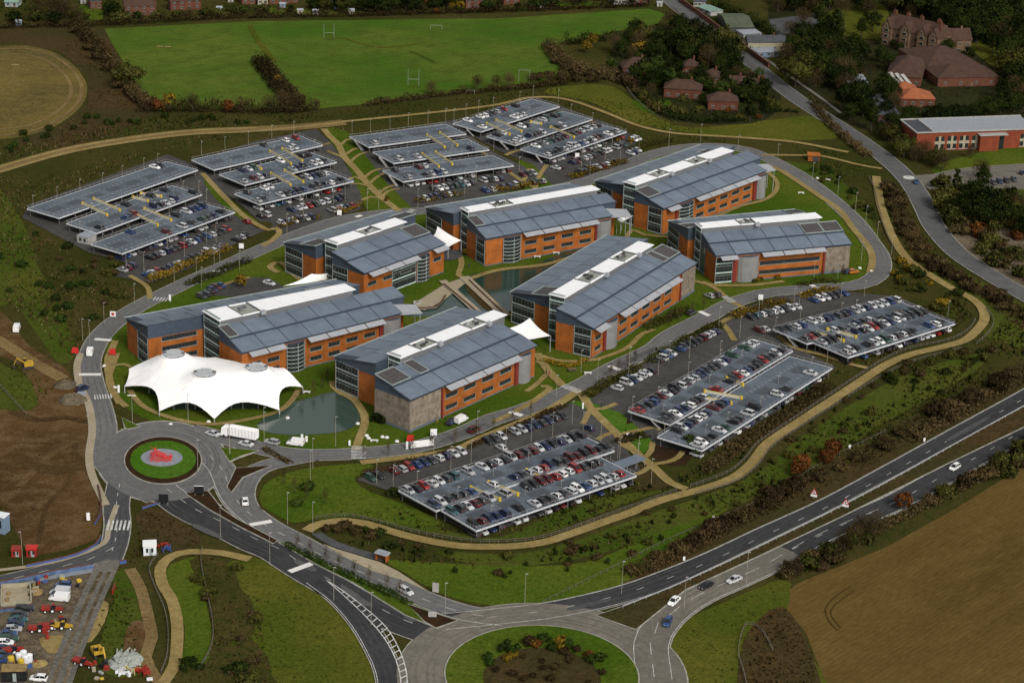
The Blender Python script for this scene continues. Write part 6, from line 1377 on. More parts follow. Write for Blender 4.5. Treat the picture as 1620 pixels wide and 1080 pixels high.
def house(a, b, depth, eave, ridge, walls, tiles, label, hip=True, name='house', cat='house', wins=None, chim=1, rows=(1.0, 3.6), door=True, white=True, group=None):
    A, B = P(*a), P(*b); d = B - A; L = d.length; an = math.atan2(d.y, d.x)
    r = thing(name, label, cat, (A.x, A.y, 0), an, group); m = MB(); m.box(0, 0, 0, L, depth, eave, walls); 
    if not hip:
        for x0, x1 in ((0.02, .3), (L - .3, L - .02)): m.hexa([(x0, 0, eave), (x1, 0, eave), (x1, depth, eave), (x0, depth, eave)], [(x0, depth / 2 - .05, ridge - .15), (x1, depth / 2 - .05, ridge - .15), (x1, depth / 2 + .05, ridge - .15), (x0, depth / 2 + .05, ridge - .15)], walls)
    m.obj('wall', r); e = .45; h = depth / 2 if hip else -e; h = min(h, L / 2 - .05) if hip else h; m = MB()
    q = [(-e, -e, eave), (L + e, -e, eave), (L + e, depth + e, eave), (-e, depth + e, eave)]; t0, t1 = (h, depth / 2, ridge), (L - h, depth / 2, ridge)
    for fc in ([q[0], q[1], t1, t0], [q[2], q[3], t0, t1], [q[1], q[2], t1], [q[3], q[0], t0]):
        m.face(fc, tiles)
    m.face(q[::-1], tiles); rf = m.obj('roof', r)
    for i in range(chim):
        x = L * (.25 + .5 * i) if chim > 1 else L * .72; mm = MB(); mm.box(x - .45, depth / 2 - .4, ridge - 1.4, x + .45, depth / 2 + .4, ridge + 1.3, walls if walls != 'render_cream' else 'house_brick'); mm.obj('chimney', rf)
    n = wins if wins is not None else max(2, int(L / 3.6))
    for z in rows:
        if z + 1.2 > eave: continue
        for i in range(n):
            x = L * (i + .5) / n; mm = MB(); mm.box(x - .75, -.08, z, x + .75, .05, z + 1.25, 'render_white' if white else 'frame_dark'); w_ = mm.obj('window', r)
            for s in (-1, 1): mm = MB(); mm.box(x + s * .36 - .3, -.12, z + .12, x + s * .36 + .3, .0, z + 1.13, 'dark_glass'); mm.obj('pane', w_)
    if door: mm = MB(); mm.box(L * .5 + 1.2, -.1, 0, L * .5 + 2.2, .05, 2.1, 'wood'); mm.obj('door', r)
    return r
house((985, 117.5), (1028, 118.5), 10, 3.2, 7.5, 'house_brick', 'roof_tile', 'brick house with the largest hipped roof, beside the playing field corner')
house((1050, 154), (1108, 158), 9.5, 4.6, 8.2, 'red_brick', 'roof_tile', 'red-brick house with hipped roof on the garden lawn above the grassy slope'); house((1120, 174), (1167, 175.5), 9, 4.4, 7.8, 'red_brick', 'roof_tile', 'red-brick house with hipped roof behind the dark garden hedge')
house((1112, 136), (1137, 138), 9, 4.8, 8, 'red_brick', 'roof_tile', 'small square red-brick house behind the two hipped-roof houses', wins=3); house((1154, 148), (1177, 149), 8.5, 4.6, 7.8, 'red_brick', 'roof_tile', 'red-brick house nearest the town road with a bare gable', hip=False, wins=2); house((1178, 146), (1206, 148), 8, 3.2, 6.4, 'house_brick', 'roof_tile', 'low brick house with white windows beside the town road')
house((1080, 119), (1103, 120), 8, 4.5, 7.6, 'house_brick', 'roof_tile', 'dark brick house half hidden by evergreens', wins=2); house((1127, 103.5), (1158, 105), 9, 5, 9, 'render_cream', 'roof_tile', 'cream-rendered house with steep tiled roof beside the town road', hip=False, wins=3, chim=2)
# roadside sheds and cottages
house((1183, 81), (1242, 81), 8, 4.6, 7.4, 'render_cream', 'roof_slate', 'slate-roofed cottage row with brick chimney across the town road', hip=False, wins=5); house((1152, 53), (1192, 53), 30, 3.2, 5.6, 'frame_dark', 'roof_green', 'long green-roofed shed beside the brick wall', hip=False, name='shed', cat='shed', wins=0, chim=0, door=False)
house((1176, 62), (1204, 60.5), 9, 2.6, 3.0, 'render_white', 'flat_roof', 'low pale flat-roofed shed next to the green-roofed shed', name='shed', cat='shed', wins=3, chim=0); house((1199, 92), (1232, 90), 9, 2.8, 3.2, 'panel_blue', 'flat_roof', 'low blue-grey flat-roofed shed beside the cottage row', name='shed', cat='shed', wins=3, chim=0); house((1104, 18), (1124, 26), 8, 2.6, 3.6, 'render_white', 'roof_patina', 'small pale shed with green roof at the top of the brick wall', name='shed', cat='shed', wins=2, chim=0, hip=False)
house((1097, 11), (1116, 12), 6, 3, 4.5, 'render_white', 'roof_slate', 'small white cottage beyond the pale shed', wins=3, hip=False)
def wall_run(s, h, wd, mat, label, name='garden_wall', cat='wall'):
    ln = spline(PX(s), False, 8); b = ln[0]; r = thing(name, label, cat, (b.x, b.y, 0)); m = MB(); c = MB()
    for i in range(len(ln) - 1): m.beam(ln[i] - b, ln[i + 1] - b, wd, h, mat); c.beam(ln[i] - b + Vector((0, 0, h + .003)), ln[i + 1] - b + Vector((0, 0, h + .003)), wd + .15, .12, 'house_brick')
    m.obj('wall', r); c.obj('coping', r)
wall_run('1074,3 1100,22 1134,47 1175,78 1216,108', 2.8, .6, 'red_brick', 'long orange-red brick wall along the far side of the town road')
# back-garden houses beyond the playing field
G_ = 'houses backing on to the playing field'
for a, b, dp, ev, rg, wl, tl, lb, hp in (((198, 26), (247, 24.5), 8, 5.2, 8.5, 'house_brick', 'roof_tile', 'brick terrace with white windows closest to the stubble field', False), ((270, 18), (318, 15.5), 8, 5.2, 8.5, 'red_brick', 'roof_tile', 'red-brick terrace next along from the stubble-field terrace', False), ((143, 15), (161, 14), 7, 4.8, 7.6, 'house_brick', 'roof_slate', 'small grey-roofed house behind a green garden', False),
    ((383, 8), (404, 7), 7, 4.8, 7.8, 'house_brick', 'roof_tile', 'brick house behind a bright green garden shrub', False), ((408, 8), (424, 7.5), 7, 5.2, 8, 'render_cream', 'roof_slate', 'cream end-of-row house with pale shed', False), ((426, 7.5), (472, 5), 7, 5, 8, 'house_brick', 'roof_slate', 'long brick terrace above striped back gardens', False), ((525, 5), (540, 4.5), 7, 4.5, 7.5, 'render_white', 'roof_slate', 'white house beside the dark garden trees', False),
    ((737, 15), (768, 13.5), 8, 5, 8, 'house_brick', 'roof_tile', 'brick house with white porch behind the yellow hedge', True), ((797, 8), (822, 7), 8, 4.8, 8, 'red_brick', 'roof_tile', 'red-brick house with sloping garden wall', True), ((970, 8), (1002, 7), 9, 3, 5, 'render_white', 'roof_slate', 'white bungalow at the far corner of the playing field', False), ((1003, 7), (1025, 5), 8, 3.5, 6, 'house_brick', 'roof_tile', 'low brick bungalow by the road junction', True), ((8, 11), (28, 12), 8, 2.6, 4.4, 'frame_grey', 'roof_patina', 'pale green-roofed outbuilding among allotments', False), ((680, 3), (696, 2), 7, 4.5, 7.5, 'red_brick', 'roof_tile', 'small red-brick house between the dark trees', True)):
    house(a, b, dp, ev, rg, wl, tl, lb, hp, group=G_)
def shed(px, py, mat, label, w=3, d=2.4, h=2.1):
    p = P(px, py); r = thing('garden_shed', label, 'shed', (p.x, p.y, 0), .15, 'sheds in the back gardens'); m = MB(); m.box(-w / 2, -d / 2, 0, w / 2, d / 2, h, mat); m.obj('wall', r); m = MB(); m.hexa([(-w / 2 - .2, -d / 2 - .2, h), (w / 2 + .2, -d / 2 - .2, h), (w / 2 + .2, d / 2 + .2, h), (-w / 2 - .2, d / 2 + .2, h)], [(-w / 2 - .2, -.05, h + .8), (w / 2 + .2, -.05, h + .8), (w / 2 + .2, .05, h + .8), (-w / 2 - .2, .05, h + .8)], 'flat_roof'); m.obj('roof', r)
    m = MB(); m.box(-.4, -d / 2 - .05, 0, .4, -d / 2 + .05, 1.8, 'wood'); m.obj('door', r)
for x, y, mt, lb in ((347, 18, 'render_white', 'white garden shed below the red-brick terrace'), (365, 3, 'render_white', 'white shed in the middle of the back gardens'), (499, 23, 'render_white', 'white shed against the long dark hedge'), (475, 22, 'render_cream', 'cream shed in the striped back gardens'), (556, 22, 'render_white', 'white shed beside the dark evergreen trees'), (533, 14, 'panel_blue', 'blue-grey shed by the white house'), (30, 40, 'panel_blue', 'blue-grey shed at the corner of the stubble field'), (132, 6, 'render_white', 'white shed on a green lawn'), (857, 12, 'render_white', 'white shed behind the red-brick house wall'), (447, 12, 'panel_blue', 'pale blue shed between two striped gardens'), (1043, 10, 'render_white', 'white hut by the junction of the town road')): shed(x, y, mt, lb)
for i, s_ in enumerate(('130,8 160,18 150,24 120,22', '425,12 450,18 445,24 425,20', '470,14 500,22 490,25 470,22', '520,20 545,22 545,26 520,26', '820,12 840,14 835,18 818,18', '870,6 950,4 945,10 880,10', '140,20 160,16 162,32 142,32', '1000,160 1060,160 1050,178 1020,178')): area('garden_lawn', s_, 'lawn', Z2)
# --- the mansion
def mansion():
    A, B = P(1392, 69), P(1482, 90); d = B - A; L = d.length; an = math.atan2(d.y, d.x); r = thing('mansion', 'large old brick mansion with stone gables and tall chimneys among dark trees', 'mansion', (A.x, A.y, 0), an)
    D, E_ = 15, 9.5; m = MB(); m.box(0, 0, 0, L, D, E_, 'mansion_stone'); m.obj('wall', r)
    m = MB(); q = [(-.4, -.4, E_), (L + .4, -.4, E_), (L + .4, D + .4, E_), (-.4, D + .4, E_)]; t0, t1 = (2, D / 2, E_ + 6), (L - 2, D / 2, E_ + 6)
    for fc in ([q[0], q[1], t1, t0], [q[2], q[3], t0, t1], [q[1], q[2], t1], [q[3], q[0], t0], q[::-1]): m.face(fc, 'roof_tile')
    rf = m.obj('roof', r)
    for x in (1.5, L * .36, L * .66, L - 5):        # projecting gabled bays
        m = MB(); w_ = 5.5; m.box(x, -1.6, 0, x + w_, .5, E_, 'mansion_stone'); m.hexa([(x, -1.6, E_), (x + w_, -1.6, E_), (x + w_, -1.2, E_), (x, -1.2, E_)], [(x + w_ / 2 - .1, -1.6, E_ + 5), (x + w_ / 2 + .1, -1.6, E_ + 5), (x + w_ / 2 + .1, -1.2, E_ + 5), (x + w_ / 2 - .1, -1.2, E_ + 5)], 'mansion_stone'); bay = m.obj('gabled_bay', r)
        m = MB(); 
        for sx in (0, 1): m.face([(x - .3 if sx == 0 else x + w_ + .3, -1.9, E_ - .2), (x + w_ / 2, -1.9, E_ + 5.2), (x + w_ / 2, D / 2, E_ + 5.2), (x - .3 if sx == 0 else x + w_ + .3, D / 2, E_ - .2)][::1 if sx else -1], 'roof_tile')
        m.obj('gable_roof', bay)
        for z in (1.2, 4.6, 7.6, 10):
            mm = MB(); ww = 1.3 if z < 9 else .6; mm.box(x + w_ / 2 - ww, -1.72, z, x + w_ / 2 + ww, -1.5, z + 1.6, 'render_cream'); o = mm.obj('window', bay); mm = MB(); mm.box(x + w_ / 2 - ww + .2, -1.76, z + .15, x + w_ / 2 + ww - .2, -1.6, z + 1.45, 'dark_glass'); mm.obj('pane', o)
    for i in range(9):
        x = lerp(1, L - 1, (i + .5) / 9)
        for z in (1.4, 5.2):
            mm = MB(); mm.box(x - .6, -.1, z, x + .6, .1, z + 1.8, 'dark_glass'); mm.obj('window', r)
    for x, y, h in ((3, D / 2, 4), (L * .3, D / 2 + 1, 3.6), (L * .55, D / 2, 4), (L * .85, D / 2, 4.2), (L - 1.5, 3, 5)):
        m = MB(); m.box(x - .9, y - .7, E_ + 3.5, x + .9, y + .7, E_ + 5.5 + h * .5, 'house_brick'); ch = m.obj('chimney', rf); m = MB()
        for k in (-.5, 0, .5): m.cyl(x + k, y, E_ + 5.5 + h * .5, E_ + 6.2 + h * .5, .2, mat='house_brick'); 
        m.obj('chimney_pot', ch)
mansion()
house((1487, 85), (1535, 84.5), 11, 7, 12, 'mansion_stone', 'roof_tile', 'stone-gabled east wing beside the old mansion', hip=False, name='mansion_wing', cat='wing', chim=2, rows=(1.2, 4.4), wins=4)
for a, b, dp, ev, rg, wl, tl, lb in (((1402, 133), (1456, 138), 36, 4.5, 11, 'house_brick', 'roof_tile', 'broad dark-tiled hall with three white roof strips below the mansion'), ((1466, 120), (1548, 116), 34, 4.8, 10.5, 'house_brick', 'roof_tile', 'broad brown-tiled hall directly behind the mansion trees'), ((1483, 138), (1580, 136), 20, 4.6, 8.8, 'house_brick', 'roof_tile', 'long brown-tiled hall above the row of dark evergreens'), ((1424, 169), (1478, 170), 13, 4.0, 7.4, 'red_brick', 'roof_orange', 'hall with a bright orange tiled hipped roof'), ((1412, 158), (1452, 159), 12, 4.2, 7.6, 'red_brick', 'roof_orange', 'smaller bright orange hipped roof adjoining the orange-roofed hall'), ((1388, 197), (1423, 197), 34, 4.6, 5.6, 'house_brick', 'roof_slate', 'dark low-roofed hall with white roof lights beside the tall conifers')):
    house(a, b, dp, ev, rg, wl, tl, lb, name='hall', cat='hall', chim=0, wins=4, rows=(1.2,), group='tiled halls of the school')
for k in range(3):
    p = P(1415 + k * 9.6, 118 + k * 1.5, 8); m = MB(); m.box(-1, -4, 0, 1, 4, .25, 'render_white'); o = m.obj('skylight_strip', None, (p.x, p.y, 6.4), .5, label=f'{("first", "second", "third")[k]} white skylight strip on the dark-tiled hall, counted from the grey block', cat='skylight'); o.rotation_euler.x = .42
def greyblock():
    A, B = P(1340, 150), P(1371, 150.5); d = B - A; L = d.length; r = thing('grey_block', 'small grey flat-roofed modern block between the conifers', 'building', (A.x, A.y, 0), math.atan2(d.y, d.x)); m = MB(); m.box(0, 0, 0, L, 14, 6, 'concrete'); m.obj('wall', r); m = MB(); m.box(-.3, -.3, 6, L + .3, 14.3, 6.4, 'flat_roof'); m.obj('roof', r)
    for x in (L * .55, L * .75): mm = MB(); mm.box(x, -.1, 2.4, x + 1.2, .05, 4.2, 'dark_glass'); mm.obj('window', r)
greyblock()
def school():
    A, B = P(1448, 240), P(1640, 233); d = B - A; L = d.length; u = d / L; an = math.atan2(d.y, d.x); r = thing('school_building', 'modern red-brick school with white cross-shaped window panels and pale roof', 'school', (A.x, A.y, 0), an); H, D = 8.6, 20
    m = MB(); m.box(0, 0, 0, L, D, H, 'school_brick'); m.obj('wall', r); m = MB(); m.box(8, .5, H, L - .3, D - .5, H + .12, 'flat_roof'); rf = m.obj('roof', r)
    for x0, y0, x1, y1 in ((-.2, -.2, L + .2, -.2), (-.2, D + .2, L + .2, D + .2), (-.2, -.2, -.2, D + .2), (8, 0, 8, D)): m = MB(); m.beam((x0, y0, H - .05), (x1, y1, H - .05), .7, .5, 'render_white'); m.obj('parapet', rf)
    m = MB(); m.box(.4, .5, H, 7.4, D - .5, H + .1, 'roof_slate'); m.obj('roof', r)
    n = 0; x = 9.0
    while x < L - 5:
        if 28 < x < 44: x += 5.8; continue
        m = MB()
        for sx in (0, 2.6):
            for z in (1.0, 4.4): m.box(x + sx, -.06, z, x + sx + 1.6, .05, z + 2.1, 'dark_glass')
        w_ = m.obj('window', r); m = MB(); m.box(x + 1.6, -.12, .6, x + 2.6, .05, 6.7, 'render_cream'); m.box(x - .3, -.16, 3.1, x + 4.5, -.07, 4.4, 'render_cream'); m.obj('cross_panel', w_); m = MB(); m.box(x - .3, -.2, .5, x + 4.5, .05, .8, 'render_white'); m.obj('sill', w_); x += 5.8
    m = MB(); m.box(29, -3.2, 0, 38, .1, 7.2, 'school_brick'); m.obj('entrance_block', r); m = MB(); m.box(28.6, -3.6, 7.2, 42, .1, 7.6, 'render_white'); m.obj('entrance_roof', r); m = MB(); m.box(38.3, -.5, .3, 41.6, .1, 6.8, 'dark_glass'); m.obj('glass_wall', r)
school()
def kiosk():
    A, B = P(1278, 255), P(1296, 256); d = B - A; L = d.length; r = thing('brick_shelter', 'small orange-brick shelter with dark opening beside the upper footpath', 'shelter', (A.x, A.y, 0), math.atan2(d.y, d.x)); m = MB(); m.box(0, 0, 0, L, 4, 2.6, 'terracotta'); m.obj('wall', r); m = MB(); m.box(-.3, -.5, 2.6, L + .3, 4.3, 2.9, 'terracotta'); m.obj('roof', r); m = MB(); m.box(L * .4, -.08, .1, L * .95, .05, 2.2, 'frame_dark'); m.obj('doorway', r)
kiosk()
# ================================================================== street furniture, site plant, people
flat('pole', (.40, .40, .38), .5, .2, var=.05); flat('pole_pale', (.30, .28, .22), .6, var=.05); flat('sign_white', (.75, .75, .74), .6, var=.03); flat('sign_black', (.012, .012, .014), .5); flat('sign_red', (.45, .02, .015), .5); flat('sculpture_red', (.62, .03, .02), .45, var=.08); flat('plastic_blue', (.05, .09, .25), .6); flat('machine_red', (.24, .022, .014), .5, var=.25, scale=1.5); flat('machine_yellow', (.40, .24, .02), .55, var=.25, scale=1.5); flat('tank_white', (.66, .68, .70), .5); flat('tarp_blue', (.07, .11, .20), .7, var=.4, scale=.8); flat('sand', (.22, .15, .06), .95, var=.3); flat('stone_heap', (.28, .30, .27), .95, var=.3, scale=1.5); flat('skin', (.5, .33, .24), .7); flat('cloth_dark', (.03, .03, .04), .9); flat('cloth_red', (.32, .05, .07), .9); flat('fence_wood', (.115, .10, .08), .9, var=.2)
# --- lamp posts
def lamp_proto(h, double=False):
    m = MB(); m.cyl(0, 0, 0, h, .07, .05, 'pole_pale', 6); a = m.mesh('pole'); m = MB()
    if double:
        for s in (-1, 1): m.box(s * .2 - .1 if s > 0 else -1.3, -.16, h - .05, 1.3 if s > 0 else -.1, .16, h + .12, 'sign_white')
    else: m.box(-.1, -.12, h - .02, .65, .12, h + .1, 'pole')
    return a, m.mesh('lamp_head')
LP = {h: lamp_proto(h) for h in (6, 8, 10)}; LP['d'] = lamp_proto(10, True)
def lamps(s, h, where, z=.25, deg=0):
    a, b = LP[h]
    for i, q in enumerate(s.split()):
        x, y = map(float, q.split(',')); p = P(x, y); r = thing('lamp_post', f'pale lamp post {where}', 'lamp post', (p.x, p.y, z), R(deg), f'lamp posts {where}'); link('pole', a, r); link('lamp_head', b, r)
lamps('53,333 91,319 127,307 163,297 194,285 228,273 250,266', 6, 'behind the nearly empty western deck'); lamps('127,375 163,395 205,375 145,345 245,343 209,330 268,348 275,320 327,323 290,310 250,350', 6, 'rising between the bars of the western deck'); lamps('200,428 228,432 265,403 292,407 276,450 311,442 327,384 342,385 339,420 348,418 379,430 319,457 213,483 165,514 131,540 142,542', 8, 'around the western car park')
lamps('319,246 356,239 393,230 430,220 465,214 365,275 410,285 412,300 432,255 497,243 523,280 479,285 427,328 315,310', 6, 'on the half-full deck'); lamps('412,340 459,335 480,340 454,370 505,322 527,325 581,335 546,320', 8, 'around the half-full deck car park')
lamps('557,213 586,210 617,205 646,200 677,196 705,193 600,240 645,262 676,228 714,250 745,246 781,240', 6, 'on the sparse deck'); lamps('684,304 702,302 661,330 735,308 753,293 821,278 581,330 599,332', 8, 'around the sparse deck car park')
lamps('718,193 737,186 757,180 780,175 822,166 843,157 883,163 787,215 836,190 841,235 937,200 903,186 864,235', 6, 'on the farthest deck'); lamps('895,255 920,265 944,245 968,238 933,280 981,262 957,255 1010,250', 8, 'around the farthest deck car park')
lamps('1058,233 1108,225 1167,243 1230,257 1285,287 1325,310 1353,335 1369,357 1387,382 1410,405 1362,415 1325,440', 8, 'along the eastern ring road')
lamps('1264,488 1330,473 1367,470 1265,515 1296,525 1330,505 1353,500 1290,545 1355,555 1392,550 1428,540 1499,502 1226,528', 6, 'on the packed turning-head deck'); lamps('1200,500 1255,490 1170,535 1287,445', 8, 'around the turning-head car park')
lamps('1000,655 1048,668 1115,700 1150,680 1202,655 1230,622 1283,592 1308,575 1050,700 1040,640 1172,580 1088,600 1138,580 1121,620', 6, 'on the half-empty deck'); lamps('993,612 1041,595 1090,568 1058,575 1138,575 945,605 919,590 880,630 995,585 1137,520', 8, 'around the half-empty deck car park')
lamps('660,775 687,790 724,800 780,770 777,830 830,800 865,770 887,790 935,760 977,728 1010,720 835,745 880,720 756,805', 6, 'on the packed near deck'); lamps('596,766 622,775 686,730 713,745 745,735 800,715 840,700 874,690 755,688 905,672 922,690 950,705 980,730 1008,740 1030,765', 8, 'around the packed near deck car park')
lamps('36,893 142,705', 10, 'on the bare earth left of the ring road', .05, 180); lamps('418,700 455,830 495,845 531,707 418,692 491,762 298,670 495,742', 10, 'along the road beside the pond and slip road'); lamps('427,895 349,850 313,745 363,720', 10, 'along the link road'); lamps('528,950 587,990 704,975 830,960 983,940 1082,965 1180,925', 10, 'around the large roundabout', .1)
a_, b_ = LP['d']
for x, y, lb in ((210, 673, 'double-headed lamp post on the small island beside the tent'), (364, 720, 'double-headed lamp post on the green island by the lorry')):
    p = P(x, y); r = thing('lamp_post', lb, 'lamp post', (p.x, p.y, .3)); link('pole', a_, r); link('lamp_head', b_, r)
# --- red sculpture on the oval island
def sculpture():
    c = P(254, 729); r = thing('sculpture', 'bright red lattice sculpture on the grey disc of the oval roundabout', 'sculpture', (c.x, c.y, .57)); r.scale = (.8, .8, .62); rr = random.Random(3)
    for k in range(15):
        t = k / 14; a = -2.6 + t * 5.2; m = MB(); x0 = lerp(-3.6, 4.2, t); top = 6.2 - 5.0 * t if t > .15 else 3.5 + 18 * t; pts = []
        for j in range(9):
            q = j / 8; pts.append(Vector((x0 + 1.6 * math.sin(q * 3.1) * (1 - t) - 1.2 * q * (1 - t), lerp(-2.6, 2.6, q) * (1 - .3 * t) + .5 * math.sin(k), max(.02, math.sin(q * math.pi) * max(2.0, top)))))
        for j in range(8): m.beam(pts[j], pts[j + 1], .2, .2, 'sculpture_red')
        m.obj('rib', r)
    for k in range(7):
        z = .7 + k * .75; m = MB(); pts = [Vector((-3.9 + 8.2 * j / 10, (-2.4 + .2 * k) * (1 if k % 2 else -1) * (1 - .06 * j), max(.15, z * (1.05 - .07 * j) + .4 * math.sin(j * .9 + k)))) for j in range(11)]
        for j in range(10): m.beam(pts[j], pts[j + 1], .17, .17, 'sculpture_red')
        m.obj('band', r)
sculpture()
# --- goal posts
def posts(px, py, w_, bar, top, label, deg=3):
    p = P(px, py); r = thing('goal_posts', label, 'goal posts', (p.x, p.y, .03), R(deg)); 
    for s in (-1, 1): m = MB(); m.cyl(s * w_ / 2, 0, 0, top, .06, .05, 'pole', 6); m.obj('upright', r)
    m = MB(); m.beam((-w_ / 2, 0, bar), (w_ / 2, 0, bar), .08, .08, 'pole'); m.obj('crossbar', r)
posts(520.5, 60, 5.2, 2.6, 7, 'white rugby posts near the far hedge of the playing field'); posts(654, 135, 5.2, 2.9, 8, 'white rugby posts close to the thin brown hedge'); posts(690, 47, 6, 2.2, 2.2, 'white football goal near the far hedge'); posts(829, 132, 5.2, 6.5, 6.6, 'tall pale goal frame at the foot of the playing field'); posts(744, 149, 4, 1.8, 1.8, 'small pale goal beside the footpath hedge')
# --- signs
def board(px, py, w_, h, z, mat, label, deg=0, posts_=2, name='sign', face=None, cat='sign'):
    p = P(px, py); r = thing(name, label, cat, (p.x, p.y, .2), R(deg)); m = MB(); m.box(-w_ / 2, -.06, z, w_ / 2, .06, z + h, mat); bd = m.obj('board', r)
    for i in range(posts_): x = 0 if posts_ == 1 else lerp(-w_ / 2 + .2, w_ / 2 - .2, i / (posts_ - 1)); m = MB(); m.cyl(x, .12, 0, z + h * .9, .07, mat='pole', n=5); m.obj('post', r)
    if face: m = MB(); face(m, w_, h, z); m.obj('marking', bd)
    return r
board(259, 800, 2.8, 2.6, 1.0, 'sign_black', 'black road sign below the oval roundabout'); board(315, 786, 2.8, 2.4, 1.0, 'sign_black', 'black road sign on the planted island beside the slip road', face=lambda m, w_, h, z: m.box(-w_ / 2, -.1, z + h, w_ / 2, .0, z + h + .15, 'sign_white'))
board(668, 710, 7.5, 2.2, .6, 'sign_white', 'long white banner board beside the ring road crossing', 20, 3); board(644, 712, .7, 2.6, .2, 'sign_white', 'narrow white totem beside the long banner board', 0, 1); board(686, 693, 2.0, 2.2, .8, 'sign_white', 'white notice board on the lawn by the timber-clad corner', 10); board(179, 505, 2, 2, .8, 'sign_white', 'white square notice beside the western ring road', 0, face=lambda m, w_, h, z: m.box(-.5, -.1, z + .5, .5, -.05, z + 1.5, 'sign_red'))
board(382, 396, 1.8, 2, .6, 'sign_white', 'white square notice at the western car park entrance', 0); board(537, 343, 1.8, 2, .6, 'sign_white', 'white square notice by the central footpath bays', 0); board(1203, 478, 1.7, 2, .8, 'sign_white', 'white square notice by the winding path crossing', 0); board(913, 252, 1.8, 2, .6, 'sign_white', 'white square notice at the far car park entrance', 0); board(188, 622, .7, 2.6, .1, 'sign_white', 'slim white totem sign at the zebra crossing by the tent', 0, 1); board(140, 825, 1, 2.4, .3, 'sign_white', 'white sign on the bare earth by the blue fence', 0, 1); board(478, 699, .7, 2.4, .1, 'sign_white', 'white totem beside the pond behind the white van', 0, 1); board(485, 700, .7, 2.0, .1, 'sign_white', 'shorter white totem beside the pond', 0, 1); board(689, 938, 1.8, 2.8, .2, 'concrete', 'grey information panel on the verge before the large roundabout', -15); board(553, 706, .6, 1.8, .1, 'sign_white', 'slim white bollard sign at the pond footpath', 0, 1)
board(269, 479, .8, 2.4, .6, 'sign_white', 'white beacon sign at the western zebra crossing', 0, 1); board(922, 648, .5, 2.2, .2, 'sign_white', 'slim white marker post at the fork of the campus path', 0, 1); board(1462, 700, .6, 1.2, .3, 'sign_white', 'small white marker on the bracken bank', 0, 1); board(1344, 711, .7, 1.2, .3, 'sign_white', 'white marker post at the fence above the bracken', 0, 1); board(1128, 825, .6, 1.6, .2, 'sign_white', 'white post at the top of the purple bushes', 0, 1); board(1082, 888, .6, 1.2, .2, 'sign_white', 'white marker beside the nearside dual carriageway', 0, 1); board(684, 978, 2.2, 1.6, .3, 'pole', 'round grey roundel sign on the dark mulch island', 0, 1)
def warning(px, py, label):
    p = P(px, py); r = thing('warning_sign', label, 'road sign', (p.x, p.y, .3), R(-20)); m = MB(); m.cyl(0, .1, 0, 3.4, .06, mat='pole', n=5); m.obj('post', r)
    m = MB(); T = [(-1.05, 1.6), (1.05, 1.6), (0, 3.4)]; m.hexa([(x, -.05, z) for x, z in T], [(x, .05, z) for x, z in T], 'sign_red'); o = m.obj('triangle', r); T2 = [(-.7, 1.8), (.7, 1.8), (0, 3.0)]; m = MB(); m.face([(x, -.07, z) for x, z in T2], 'sign_white'); m.obj('face', o); m = MB(); m.face([(x, -.09, z) for x, z in ((-.18, 1.95), (.18, 1.95), (.14, 2.6), (-.14, 2.6))], 'sign_black'); m.obj('symbol', o); m = MB(); m.box(-.95, -.05, .7, .95, .05, 1.4, 'sign_white'); m.obj('plate', r)
warning(1287, 790, 'red-bordered triangle warning sign on the verge side of the dual carriageway'); warning(1337, 806, 'red-bordered triangle warning sign on the central reservation')
def red_gate(px, py, label):
    p = P(px, py); r = thing('red_marker', label, 'marker', (p.x, p.y, .2)); m = MB(); m.cyl(0, 0, 0, 1.2, .12, mat='pole', n=6); m.obj('post', r); m = MB(); m.hexa([(-1.2, -.5, .6), (1.2, -.5, .6), (1.2, .5, .6), (-1.2, .5, .6)], [(-.8, -.3, 2.4), (1.0, -.3, 2.4), (1.0, .3, 2.4), (-.8, .3, 2.4)], 'sign_red'); m.obj('hood', r)
red_gate(119, 561, 'red hooded marker on the outer verge of the left bend'); red_gate(178, 563, 'red hooded marker on the tent side of the left bend'); red_gate(649, 700, 'red hooded marker above the long white banner board')
# --- bus shelter, benches
def shelter():
    p = P(604, 888); r = thing('bus_shelter', 'small brick bus shelter with pale roof above the lay-by', 'bus shelter', (p.x, p.y, .3), R(-28)); m = MB(); m.box(-1.6, .9, 0, 1.6, 1.2, 2.3, 'terracotta'); m.obj('wall', r); 
    for s in (-1, 1): m = MB(); m.box(s * 1.6 - .1, -.6, 0, s * 1.6 + .1, 1.2, 2.3, 'terracotta'); m.obj('side_wall', r)
    m = MB(); m.hexa([(-2, -1, 2.3), (2, -1, 2.3), (2, 1.5, 2.3), (-2, 1.5, 2.3)], [(-1.8, -.8, 2.7), (1.8, -.8, 2.7), (1.8, 1.3, 2.7), (-1.8, 1.3, 2.7)], 'flat_roof'); m.obj('roof', r); m = MB(); m.box(-1.3, .4, .4, 1.3, .85, .5, 'wood'); m.obj('bench', r)
shelter()
def bench(px, py, label, deg=0, w_=2.6):
    p = P(px, py); r = thing('stone_bench', label, 'bench', (p.x, p.y, .2), R(deg)); m = MB(); m.box(-w_ / 2, -.4, .4, w_ / 2, .4, .6, 'stone_white'); m.obj('seat', r)
    for s in (-1, 1): m = MB(); m.box(s * w_ * .35 - .2, -.3, 0, s * w_ * .35 + .2, .3, .4, 'stone_white'); m.obj('leg', r)
